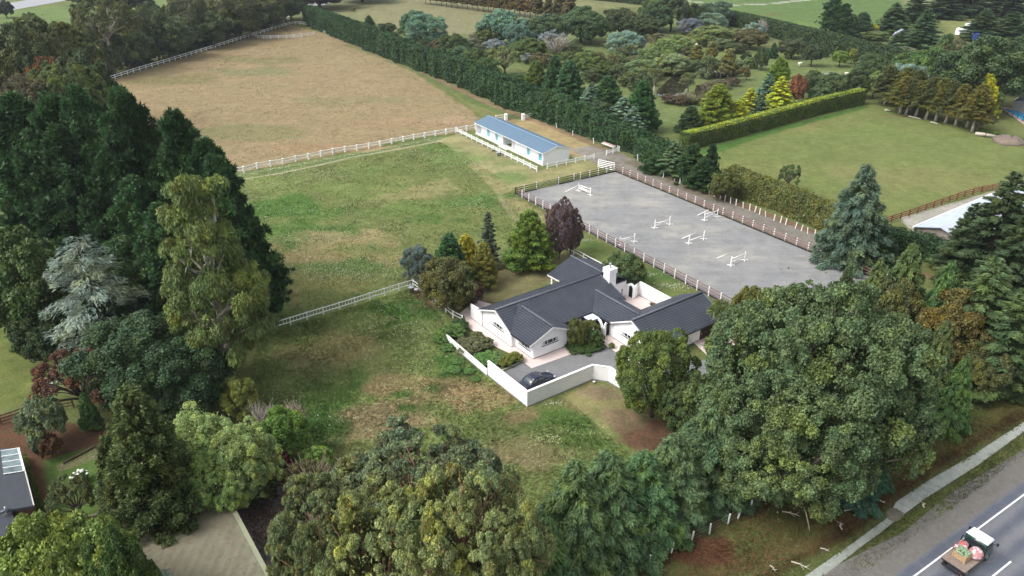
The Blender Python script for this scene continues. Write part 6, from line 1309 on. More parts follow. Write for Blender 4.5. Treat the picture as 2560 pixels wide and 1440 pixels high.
# ------------------------------------------------------------------ hedges
def hedge(name, path, wd, hts, col, label, leaf=.3, dens=26, lump=.5, lumpl=2.2, top=None, seed=1, gap=0.0, offs=0, topcol=None, cat='hedge', asp=1.6, vert=0.0, core=True):
    """path in px (foot of the front side), wd metres deep away from the viewer, heights per point"""
    F_ = [G(*p) for p in path]; P = seg_points(F_, 1.0); L0 = np.cumsum([0]+[np.linalg.norm(b-a) for a, b in zip(F_[:-1], F_[1:])])
    P = np.array(P); o0 = P[0].copy(); L_ = np.cumsum([0]+list(np.linalg.norm(np.diff(P, axis=0), axis=1))); tot = L_[-1]
    def at(s): return np.stack([np.interp(s, L_, P[:, 0]), np.interp(s, L_, P[:, 1])], 1)-o0
    def nv(s):
        d = nrm(at(np.minimum(s+.5, tot))-at(np.maximum(s-.5, 0))); n_ = np.stack([-d[:, 1], d[:, 0]], 1); 
        mid = at(s)+o0; sg = np.sign((n_*mid).sum(1)); return n_*sg[:, None], d
    hh = lambda s: np.interp(s, L0, hts)
    hm = max(hts); nF = int(dens*tot*hm); nT = int(dens*tot*wd*1.1); nB = int(nF*.45); nE = int(dens*wd*hm*2)
    def bumps(s, z, q): return (fbm(s+40*q+seed*7, z*1.0+q*9, lumpl, 3, seed)-.5)*2*lump+(vnoise(s*1.0/1.6+seed, np.full_like(s, q+.5))-.5)*vert
    out = []
    # front
    s = rs.uniform(0, tot, nF); n_, d = nv(s); z = rs.rand(nF)**.9*hh(s); b = bumps(s, z, 0)
    rnd = np.clip((z/hh(s)-.75)/.25, 0, 1)**2*wd*.16
    p = at(s)+n_*(-b+rnd+np.abs(rs.normal(size=nF))*.22)[:, None]; out.append((np.column_stack([p, z]), np.column_stack([-n_, np.full(nF, .35)]), 0, d))
    s = rs.uniform(0, tot, nB); n_, d = nv(s); z = rs.rand(nB)*hh(s); b = bumps(s, z, 2); p = at(s)+n_*(wd+b-np.abs(rs.normal(size=nB))*.2)[:, None]; out.append((np.column_stack([p, z]), np.column_stack([n_, np.full(nB, .3)]), 0, d))
    s = rs.uniform(0, tot, nT); n_, d = nv(s); q = rs.uniform(.05, .95, nT); b = bumps(s, q*wd*2+30, 1); z = hh(s)*1.0+b*.8-np.abs(rs.normal(size=nT))*.18-np.abs(q-.5)**2*.8; p = at(s)+n_*(q*wd)[:, None]; out.append((np.column_stack([p, z]), np.column_stack([n_*0, np.ones(nT)]), 1, d))
    for e in (0.02, tot-.02):
        m_ = nE//2; s = np.full(m_, e); n_, d = nv(s); q = rs.rand(m_); z = rs.rand(m_)*hh(s); sg = -1 if e < 1 else 1; p = at(s)+n_*(q*wd)[:, None]+d*(sg*(np.abs(rs.normal(size=m_))*.3+bumps(q*wd, z, 3))[:, None]); out.append((np.column_stack([p, z]), np.column_stack([d*sg, np.full(m_, .3)]), 0, n_))
    root = empty(name, (o0[0], o0[1], 0), 0, label, cat) if topcol else None
    for part in ((0, 1) if topcol else (None,)):
        sel = [x for x in out if part is None or x[2] == part]
        Pp = np.concatenate([x[0] for x in sel]); Nn = np.concatenate([x[1] for x in sel]); n = len(Pp)
        if gap: keep = (fbm(Pp[:, 0], Pp[:, 1]+Pp[:, 2]*2, 1.2, 2, seed+5) > gap); Pp = Pp[keep]; Nn = Nn[keep]; n = len(Pp)
        Nn = nrm(Nn+rs.normal(size=(n, 3))*.5); T = rs.normal(size=(n, 3))+np.array([0, 0, .5]); sz = rs.uniform(.6, 1.3, n)*leaf
        clump = fbm(Pp[:, 0]+o0[0], Pp[:, 1]+Pp[:, 2]*1.3, 1.5, 2, seed+3)
        me = leaf_mesh('hedge' if part is None else 'foliage', Pp, T, Nn, sz*math.sqrt(asp), sz/math.sqrt(asp), np.clip(clump*.5+rs.rand(n)*.55, 0, 1))
        if part is None: o = link(name, me, None, col); o.location = (o0[0], o0[1], 0); tag(o, label, cat); root = o
        else: link('foliage' if part == 0 else 'new_growth', me, root, col if part == 0 else topcol)
    if core:   # solid dark core added behind the leaves to stop see-through
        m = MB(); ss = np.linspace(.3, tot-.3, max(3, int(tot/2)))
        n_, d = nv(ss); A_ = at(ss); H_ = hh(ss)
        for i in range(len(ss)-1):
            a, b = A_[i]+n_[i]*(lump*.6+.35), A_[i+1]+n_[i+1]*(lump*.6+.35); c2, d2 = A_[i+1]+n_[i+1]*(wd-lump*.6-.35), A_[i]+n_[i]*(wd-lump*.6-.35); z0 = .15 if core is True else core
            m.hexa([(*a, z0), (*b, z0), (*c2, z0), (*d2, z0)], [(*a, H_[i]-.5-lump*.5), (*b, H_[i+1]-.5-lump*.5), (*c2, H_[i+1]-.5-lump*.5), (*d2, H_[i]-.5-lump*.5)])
        m.build('dark_core', M['hedgecore'], root)
    return root
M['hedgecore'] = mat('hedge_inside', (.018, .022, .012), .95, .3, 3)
hedge('shelter_hedge', [(760, 62), (818, 86), (880, 112), (950, 140), (1044, 178), (1141, 213), (1247, 264), (1340, 297), (1424, 330), (1475, 347), (1530, 366), (1600, 402), (1655, 430)], 4.6, [8, 8, 8, 7.6, 7.4, 7.2, 7.0, 6.8, 6.3, 5.6, 5.2, 5.0, 4.6], (.030, .066, .024), 'long dark green shelter hedge running down beside the hay paddock and stables', leaf=.42, dens=34, lump=1.15, lumpl=4.5, seed=1, vert=1.6, asp=1.8)
hedge('clipped_hedge', [(1722, 376), (1790, 360), (1937, 320), (2050, 288), (2160, 262)], 2.9, [3.9, 3.9, 4.0, 4.1, 4.3], (.078, .110, .027), 'clipped hedge with a yellow green top along the right paddock', leaf=.24, dens=75, lump=.12, topcol=(.22, .27, .04), seed=2)
hedge('far_hedge', [(1810, 60), (1900, 85), (2000, 115), (2065, 133), (2150, 152), (2260, 182), (2360, 205)], 5, [5.5, 6, 6.4, 6.4, 6.2, 6, 5.5], (.034, .058, .022), 'long dark hedge across the park below the far green field', leaf=.5, dens=20, lump=.5, lumpl=3, seed=3)
hedge('rounded_hedge', [(1800, 478), (1860, 500), (1935, 528), (2010, 560), (2075, 590), (2120, 605)], 4.2, [4.4, 4.4, 4.3, 4.4, 4.2, 4.0], (.105, .115, .032), 'rounded olive gold hedge with bare stems between the lane and right paddock', leaf=.26, dens=60, lump=.8, lumpl=3.2, seed=4, core=1.6)
hedge('low_dark_hedge', [(2190, 640), (2260, 640), (2340, 665), (2430, 700), (2500, 745)], 4, [4.2, 3.6, 3.2, 3.2, 3.2], (.028, .062, .020), 'dark trimmed hedge below the long zinc shed', leaf=.25, dens=55, lump=.25, seed=5)
hedge('top_hedge', [(1400, -8), (1560, 8), (1680, 22), (1700, 30)], 4, [5, 5, 5, 4], (.035, .06, .024), 'far dark hedge at the top edge beyond the park', leaf=.6, dens=14, lump=.4, seed=6)
hedge('house_hedge', [(78, 1286), (114, 1280)], 9.5, [.9, .9], (.075, .10, .022), 'low clipped hedge beside the flat roofed house', leaf=.10, dens=260, lump=.06, seed=7) if False else None
hedge('box_hedge', [(116, 1278), (92, 1210), (72, 1150)], 1.3, [.9, .9, .9], (.085, .115, .022), 'low clipped box hedge along the flat roofed house', leaf=.11, dens=220, lump=.06, seed=7, core=False)
hedge('garden_hedge', [(2440, 330), (2500, 345), (2580, 365)], 1.8, [.9, .9, .9], (.06, .10, .028), 'low green hedge behind the soil heap', leaf=.25, dens=40, lump=.15, seed=8, core=False)
# stems under the rounded hedge and the shelter hedge
t = empty('hedge_stems', (*G(1800, 478), 0), 0, 'bare pale brown stems under the rounded olive hedge', 'stems'); m = MB(); o0 = G(1800, 478)
for k in range(16):
    g = G(1812+k*20, 481+k*8.2)-o0+np.array([.8, .8]); m.tube([(g[0], g[1], 0), (g[0]+rs.normal()*.3, g[1]+.2, 1.0), (g[0]+rs.normal()*.9, g[1]+.6, 2.4)], [.12, .09, .05], 5); m.tube([(g[0], g[1], .2), (g[0]+rs.normal()*.8, g[1]-.2, 1.4), (g[0]+rs.normal()*1.2, g[1], 2.6)], [.09, .07, .04], 5)
m.build('stems', M['deadwood'], t)
for i, (tx, ty, by, wp, k, c, lb) in enumerate([(1530, 350, 0, 0, '', None, '')][:0]): pass
for tx, ty, by, wp, k, c, lb in [(1690, 355, 436, 110, 'layered', (.09, .145, .07), 'light green feathery conifer growing through the hedge beside the lane'), (1735, 360, 450, 90, 'cypress', (.038, .075, .026), 'dark conifer in the hedge, left of the pointed one'), (1782, 365, 466, 60, 'pine', (.035, .07, .03), 'dark pointed conifer standing above the hedge'), (1765, 395, 470, 100, 'cypress', (.03, .062, .022), 'dark bushy conifer low in the hedge beside the stakes'), (1640, 390, 428, 80, 'cypress', (.035, .075, .026), 'dark green bushy conifer at the end of the shelter hedge'), (1815, 430, 500, 80, 'round', (.09, .105, .03), 'olive bush where the rounded hedge begins'), (2205, 560, 660, 120, 'cypress', (.03, .06, .022), 'dark bush at the foot of the big blue green cedar'), (1690, 455, 462, 12, 'shrub', (.04, .08, .03), 'tiny green bush by the first stakes')]: tree(k, tx, ty, by, wp, c, lb, 'conifer' if k != 'round' else 'bush', 'conifer' if k != 'round' else 'bush')

# ------------------------------------------------------------------ the park beyond the hedge
B1 = (.095, .15, .115); B2 = (.15, .155, .185); DG = (.045, .065, .028); OL = (.095, .105, .038); BR = (.075, .066, .040)
park = [
 ('fine', 1035, 27, 100, 70, (.07, .115, .065), 'blue green tree by the far side of the shelter hedge, left crown'), ('fine', 1062, 35, 112, 90, B1, 'blue green tree by the far side of the shelter hedge, right crown'),
 ('cypress', 921, 38, 66, 28, (.05, .10, .04), 'small dark tree alone in the far tan field'), ('round', 967, 58, 84, 42, DG, 'dark bush beside the shelter hedge in the far field'), ('twig', 1182, 80, 112, 36, (.18, .14, .12), 'bare brown bush at the edge of the tan field'),
 ('round', 1255, 25, 115, 110, B1, 'large blue green tree behind the purple bushes'), ('round', 1225, 60, 118, 70, OL, 'olive tree left of the large blue green one'), ('fine', 1300, 60, 130, 70, (.075, .115, .10), 'blue green tree with a narrow crown behind the purple bush'), ('round', 1370, 38, 118, 90, (.05, .072, .040), 'dark tree in front of the columnar poplars'),
 ('open', 1385, 76, 135, 66, B2, 'purple grey bush right of the blue green trees'), ('shrub', 1235, 98, 132, 62, B2, 'purple grey low bush nearest the shelter hedge'), ('shrub', 1327, 131, 158, 52, B2, 'purple grey flat bush on the lawn edge'), ('twig', 1392, 90, 142, 70, (.26, .22, .2), 'pale bare bush under the purple grey tree'),
 ('round', 1322, 96, 150, 84, (.06, .080, .026), 'dark olive dome bush between purple bushes'), ('open', 1262, 118, 190, 78, (.12, .13, .055), 'light olive open tree with visible branches behind the hedge'), ('round', 1190, 120, 185, 70, (.055, .075, .028), 'dark tree just above the shelter hedge, left'), ('round', 1130, 85, 150, 60, (.055, .072, .03), 'dark green tree above the shelter hedge in the middle'), ('round', 1095, 95, 142, 50, BR, 'brown green tree above the shelter hedge'), ('fine', 1150, 115, 165, 54, (.06, .10, .055), 'blue green bush above the shelter hedge'), ('round', 1215, 145, 205, 66, (.05, .08, .028), 'green tree behind the hedge below the purple bush'), ('round', 1290, 185, 222, 50, (.05, .085, .03), 'green bush behind the hedge near the lawn'),
 ('round', 1455, 15, 105, 92, (.055, .085, .040), 'large green tree behind the open lawn, left'), ('round', 1480, 30, 112, 80, (.05, .075, .034), 'large green tree behind the open lawn, middle'), ('round', 1555, 22, 92, 84, (.055, .062, .032), 'brownish tree group behind the dome tree, left'), ('round', 1610, 35, 100, 80, (.05, .062, .030), 'brownish tree group behind the dome tree, right'),
 ('fine', 1567, 78, 136, 86, (.14, .19, .17), 'blue grey dome shaped tree on the lawn'), ('round', 1640, 5, 80, 76, (.045, .07, .036), 'tall dark tree left of the far gums'), ('tallgum', 1655, -60, 75, 70, (.06, .08, .04), 'tall thin gum at the top edge, left'), ('tallgum', 1690, -70, 78, 60, (.06, .08, .045), 'tall thin gum at the top edge, right'),
 ('fine', 1727, 46, 86, 56, (.115, .115, .165), 'purple dome shaped tree near the far hedge'), ('fine', 1783, 32, 76, 70, (.13, .17, .14), 'pale blue green tree left of the far hedge'), ('round', 1795, 5, 66, 70, (.06, .09, .07), 'blue green tree behind the pale blue one'), ('round', 1740, 8, 70, 60, (.05, .065, .028), 'olive tree near the far field edge'),
 ('round', 1780, 64, 112, 90, (.12, .135, .052), 'light olive tree on the lawn, left of the brown dome'), ('round', 1880, 74, 122, 70, (.085, .075, .042), 'brown dome bush on the lawn'), ('open', 1886, 56, 100, 50, (.16, .20, .20), 'pale blue small tree near the far hedge'), ('twig', 1912, 50, 100, 28, (.25, .2, .2), 'thin pinkish bare tree by the far hedge'), ('round', 1850, 72, 105, 50, (.10, .10, .05), 'olive bush left of the brown dome'),
 ('round', 1690, 88, 150, 90, (.115, .145, .055), 'bright olive tree at the pond head'), ('round', 1640, 120, 175, 84, (.10, .125, .05), 'olive tree above the pond, left'), ('fine', 1680, 135, 185, 84, (.15, .17, .09), 'pale dome shrub at the pond bank, middle'), ('fine', 1610, 150, 198, 80, (.11, .14, .065), 'grey green shrub left of the pond'), ('round', 1660, 100, 165, 70, (.09, .12, .042), 'green tree beside the pond head'), ('round', 1715, 118, 160, 56, (.08, .08, .042), 'brown green bush behind the pond'), ('fine', 1570, 158, 190, 54, (.17, .185, .10), 'pale flat topped shrub left of the cabbage trees'), ('fine', 1706, 140, 172, 48, (.18, .19, .13), 'whitish green shrub at the pond bank'),
 ('round', 1470, 128, 190, 60, (.085, .11, .04), 'green bush beside the lawn cabbage trees'), ('twig', 1452, 138, 172, 36, (.22, .2, .19), 'grey bare bush on the lawn edge'), ('round', 1500, 150, 195, 60, (.07, .09, .03), 'green bush among the cabbage trees'), ('round', 1540, 130, 178, 46, (.08, .11, .04), 'green bush behind the flat topped shrub'),
 ('cypress', 1340, 150, 235, 62, (.10, .125, .035), 'olive green pointed conifer behind the hedge'), ('cypress', 1388, 138, 250, 64, (.042, .085, .038), 'dark pointed conifer with a thin tip'), ('cypress', 1425, 150, 262, 80, (.048, .095, .045), 'dark broad conifer right of the thin tipped one'), ('layered', 1480, 205, 300, 90, (.11, .16, .13), 'blue green conifer behind the dark hedge, left'), ('cypress', 1520, 190, 300, 100, (.045, .085, .036), 'dark conifer between the two blue ones'), ('layered', 1560, 240, 330, 100, (.13, .185, .155), 'pale blue conifer touching the shelter hedge'), ('cypress', 1610, 200, 330, 90, (.036, .080, .032), 'tall dark green conifer beside the park lawn'), ('layered', 1585, 265, 340, 80, (.14, .19, .16), 'pale blue spruce in front of the tall dark conifer'), ('round', 1505, 250, 310, 50, (.06, .08, .05), 'grey green small tree between blue conifers'),
 ('cypress', 1730, 265, 332, 66, (.045, .070, .034), 'dark cone shaped tree left of the gold conifers'), ('cypress', 1800, 210, 318, 100, (.14, .16, .028), 'olive gold conifer at the clipped hedge, leftmost'), ('cypress', 1850, 250, 318, 60, (.26, .26, .03), 'yellow low conifer beside the olive gold one'), ('layered', 1880, 218, 300, 76, (.28, .28, .035), 'yellow layered conifer second from left'), ('layered', 1905, 235, 305, 76, (.085, .12, .08), 'blue green spruce among the yellow conifers'), ('layered', 1958, 188, 280, 84, (.33, .33, .04), 'brightest yellow conifer behind the clipped hedge'), ('cypress', 1955, 143, 235, 72, (.11, .155, .032), 'green gold pointed conifer behind the brightest yellow one'), ('layered', 1925, 182, 250, 60, (.12, .18, .14), 'blue spruce beside the brightest yellow conifer'),
 ('round', 2000, 185, 262, 40, (.14, .058, .035), 'rusty red conifer behind the clipped hedge'), ('round', 2036, 176, 250, 56, (.06, .078, .036), 'dark round tree right of the rusty one'), ('round', 2085, 185, 260, 60, (.055, .075, .038), 'dark dome tree behind the clipped hedge'), ('round', 2143, 172, 245, 58, (.045, .060, .030), 'dark dome tree near the end of the clipped hedge'), ('round', 2060, 210, 262, 50, (.07, .095, .05), 'green bush in front of the dark dome trees'), ('twig', 2080, 180, 215, 50, (.2, .2, .18), 'fallen grey branches on the park lawn'),
 ('ball', 2036, 112, 166, 42, (.042, .052, .034), 'round dark lollipop tree on the lawn'), ('ball', 2105, 127, 167, 34, (.10, .135, .032), 'round light green lollipop tree on the lawn'), ('round', 1985, 98, 146, 56, (.055, .062, .033), 'brown green tree before the far hedge'), ('round', 1910, 118, 176, 32, (.04, .058, .028), 'dark upright bush beside the pond island'), ('cypress', 1937, 107, 145, 26, (.055, .10, .05), 'small green tree left of the brown green one'), ('round', 1868, 132, 155, 24, (.035, .05, .026), 'small dark bush on the lawn beyond the pond'), ('round', 1880, 142, 170, 34, (.09, .115, .055), 'small grey green bush beyond the pond'), ('cypress', 2065, 118, 142, 20, (.06, .10, .045), 'tiny green tree behind the lollipop trees'),
 ('column', 1744, 112, 168, 30, (.12, .115, .045), 'brown green columnar tree left of the pond island'), ('column', 1782, 105, 160, 26, (.12, .11, .045), 'brown green columnar tree behind the pond'), ('column', 1826, 122, 205, 34, (.125, .11, .048), 'brown green columnar tree right of the pond island'), ('column', 1856, 168, 190, 14, (.13, .10, .045), 'thin brown sapling on the lawn, left'), ('column', 1870, 170, 200, 14, (.13, .10, .045), 'thin brown sapling on the lawn, right'), ('column', 1640, 315, 325, 10, (.03, .04, .02), 'tiny dark sapling on the lawn near the hedge'), ('column', 2135, 122, 160, 18, (.17, .17, .04), 'yellow green slim tree before the far hedge'),
 ('cloud', 2185, 134, 215, 70, (.060, .085, .040), 'green tree at the top of the row of trees'), ('round', 2350, 120, 235, 110, (.055, .090, .034), 'green tree mass behind the trunk row, left'), ('round', 2290, 130, 215, 90, (.060, .095, .036), 'green bush mass in front of the far hedge end'), ('round', 2395, 105, 215, 80, (.075, .072, .042), 'brownish tree below the far yard'), ('fine', 2280, 160, 240, 90, (.14, .18, .17), 'blue grey tree behind the trunk row'), ('fine', 2370, 165, 235, 60, (.11, .14, .11), 'grey green small tree behind the trunk row'),
 ('round', 2480, 92, 275, 190, (.042, .062, .030), 'large dark green tree at the right edge below the blue trucks'), ('round', 2575, 90, 235, 140, (.040, .060, .028), 'large dark green tree cut by the right edge'), ('round', 2440, 130, 260, 110, (.046, .068, .032), 'dark green tree left of the large dark one'), ('round', 2370, 85, 210, 60, (.05, .075, .03), 'dark green tree under the small white canopy'),
 ('cypress', 2478, 185, 296, 74, (.30, .27, .03), 'bright gold conifer crown at the right end of the trunk row'), ('round', 2195, 178, 245, 40, (.12, .15, .055), 'light green weeping tree left of the trunk row'),
 ('pine', 2090, -5, 88, 60, (.036, .072, .032), 'dark pine pair in the far field, left'), ('pine', 2115, 12, 92, 60, (.036, .072, .032), 'dark pine pair in the far field, right'), ('cypress', 2160, 30, 95, 66, (.045, .075, .04), 'dark conifer behind the yellow far tree'), ('fine', 2174, 58, 88, 44, (.24, .23, .03), 'yellow far tree above the far hedge'), ('round', 2190, 78, 100, 56, (.10, .12, .05), 'olive bush below the yellow far tree'),
 ('layered', 2245, 5, 82, 90, (.05, .082, .042), 'dark layered far conifer left of the tall one'), ('layered', 2325, 20, 128, 105, (.060, .098, .052), 'tall layered conifer in the middle of the far yard'), ('cypress', 2265, 75, 115, 60, (.05, .07, .035), 'dark bush beside the grey far shed'), ('layered', 2300, -25, 60, 80, (.05, .078, .04), 'dark far conifer at the top edge'), ('layered', 2370, -40, 45, 110, (.04, .062, .034), 'dark far conifer group at the top edge, left'), ('layered', 2440, -50, 40, 120, (.038, .06, .033), 'dark far conifer group at the top edge, middle'), ('layered', 2530, -45, 45, 140, (.038, .06, .033), 'dark far conifer group at the top edge, right'),
 ('layered', 2470, 22, 100, 110, (.048, .075, .036), 'dark conifer over the blue trucks, left'), ('layered', 2540, 28, 100, 120, (.046, .073, .036), 'dark conifer over the blue trucks, right'), ('layered', 2600, 30, 110, 110, (.046, .073, .036), 'dark conifer cut by the right edge above the trucks'),
 ('open', 2455, 280, 330, 60, (.08, .06, .045), 'brown bush near the pool')]
for k, tx, ty, by, wp, c, lb in park:
    nm, ct = {'cypress': ('conifer', 'conifer'), 'layered': ('conifer', 'conifer'), 'pine': ('pine_tree', 'pine'), 'shrub': ('shrub', 'shrub'), 'twig': ('bare_bush', 'bush'), 'column': ('columnar_tree', 'tree'), 'tallgum': ('gum_tree', 'gum tree')}.get(k, ('tree', 'tree'))
    tree(k, tx, ty, by, wp*1.15, tuple(x*q*(1.35 if k not in ('layered', 'cypress') else 1.15) for x, q in zip(c, (1, 1.1, .95))), lb, nm, ct)
for i, (tx, ty, by, w_) in enumerate([(1470, 140, 175, 50), (1520, 145, 182, 44), (1545, 160, 200, 40), (1590, 140, 172, 50), (1625, 130, 160, 50), (1660, 150, 186, 46), (1612, 182, 214, 44), (1480, 175, 205, 40), (1655, 84, 118, 60), (1700, 110, 140, 50), (1745, 150, 178, 44), (1765, 170, 196, 36), (1800, 150, 178, 40), (1825, 168, 190, 34), (1840, 150, 172, 40), (1560, 190, 215, 30), (1590, 200, 228, 34), (1430, 110, 140, 50), (1350, 130, 168, 50), (1180, 95, 140, 50), (1415, 128, 160, 44), (1800, 96, 124, 50), (1845, 108, 132, 44), (1530, 96, 120, 40), (2250, 118, 150, 70), (2310, 145, 190, 60), (2350, 175, 228, 60), (2240, 150, 200, 50)]):
    tree(['round', 'fine', 'shrub'][i % 3], tx, ty, by, w_*1.2, [(.10, .135, .05), (.13, .165, .08), (.085, .11, .045), (.12, .12, .06), (.15, .17, .10)][i % 5], 'bushy green shrub in the mixed planting of the park', 'park_shrub', 'shrub', group='mixed shrubs of the park')
CT = [(1375, 112, 158, 0)][:0]+[(1577, 112, 158), (1500, 130, 190), (1535, 137, 192), (1500, 165, 195), (1490, 132, 180), (1578, 180, 228), (1640, 172, 245), (1725, 182, 236), (1775, 140, 198), (1805, 160, 196), (1615, 172, 215), (1795, 165, 192), (1720, 195, 240), (1555, 120, 150)]
for i, (tx, ty, by) in enumerate(CT):
    tree('cabbage', tx, ty, by, 42, (.105+.03*rs.rand(), .14, .06), 'cabbage tree with spiky round heads and a pale trunk in the park by the pond', 'cabbage_tree', 'cabbage tree', (.30, .27, .22), 'cabbage trees round the pond')
for i, (px, py, s, c) in enumerate([(1735, 262, 60, (.15, .14, .07)), (1715, 255, 46, (.19, .19, .12)), (1760, 235, 50, (.14, .12, .075)), (1780, 225, 54, (.13, .12, .07)), (1700, 262, 44, (.11, .085, .055)), (1670, 258, 40, (.12, .09, .06)), (1800, 222, 50, (.14, .13, .08)), (1758, 255, 40, (.16, .15, .08)), (1830, 215, 36, (.11, .09, .06)), (1655, 240, 30, (.11, .10, .05))]):
    tree('flax' if i in (0, 7) else 'shrub', px, py, py, s, c, ['spiky flax clump at the front of the pond island', 'pale grey green mound beside the flax', 'brown heath bush on the pond island, left', 'brown heath bush on the pond island, right', 'red brown bush at the near pond bank', 'red brown low bush at the left pond bank', 'tan heath bush on the right of the pond island', 'second spiky flax clump on the pond island', 'brown low bush at the right pond end', 'olive low bush at the left pond bank'][i], 'pond_plant', 'plant', hfix=2.6 if i not in (0, 7) else 3.2)
# slim conifers before the far hedge, columnar poplars beyond, the row with pale trunks
for k in range(9):
    tree('column', 2094+k*24.5, 118+k*4.2, 152+k*6.5, 12, (.085, .12, .035), 'slim pointed young conifer standing in front of the far dark hedge', 'slim_conifer', 'conifer', group='slim conifers before the far hedge')
for k in range(22):
    px = 1062+k*13.2; by_ = 8+k*1.75; tree('column', px, by_-42-k*.9, by_+2, 22+k*.5, (.105+.04*rs.rand(), .098, .042), 'brown green columnar poplar in the row across the tan far field', 'columnar_poplar', 'poplar', (.3, .27, .22), 'columnar poplars across the tan field')
for tx, ty, by, wp in [(1345, -15, 52, 30), (1372, -10, 55, 26), (1398, -20, 62, 34), (1425, -15, 70, 36), (1415, 20, 82, 30)]: tree('column', tx, ty, by, wp, (.11, .10, .045), 'tall brown green columnar poplar behind the large green trees', 'columnar_poplar', 'poplar', (.3, .27, .22), 'tall columnar poplars behind the park')
ROW = [(2222, 168, 262), (2262, 172, 270), (2290, 178, 275), (2260, 195, 284), (2275, 200, 287), (2300, 205, 291), (2330, 195, 298), (2355, 200, 303), (2380, 205, 308), (2405, 215, 314), (2432, 225, 318), (2452, 215, 330)]
for i, (tx, ty, by) in enumerate(ROW):
    g = G(0, by); t = tree('cypress', tx+10, ty, by-(12 if False else 0), 84, (.115+.02*rs.rand(), .125, .032) if i % 2 else (.078, .092, .034), ['first from the clipped hedge', 'second from the clipped hedge', 'third from the clipped hedge', 'fourth from the clipped hedge', 'fifth from the clipped hedge', 'sixth from the clipped hedge', 'sixth from the soil heap', 'fifth from the soil heap', 'fourth from the soil heap', 'third from the soil heap', 'second from the soil heap', 'first from the soil heap'][i]+', olive gold conifer on a bare pale trunk', 'conifer', 'conifer', PALE, 'row of conifers on bare pale trunks')
    cr_ = t.children[0]; cr_.location.z = 2.4; cr_.scale = (1, 1, .8)
    m = MB(); m.tube([(0, 0, -.1), (.05, 0, 1.5), (.1, 0, 4.5)], [.32, .2, .13], 7); t.children[1].data = m.mesh('trunk', M['bark'])
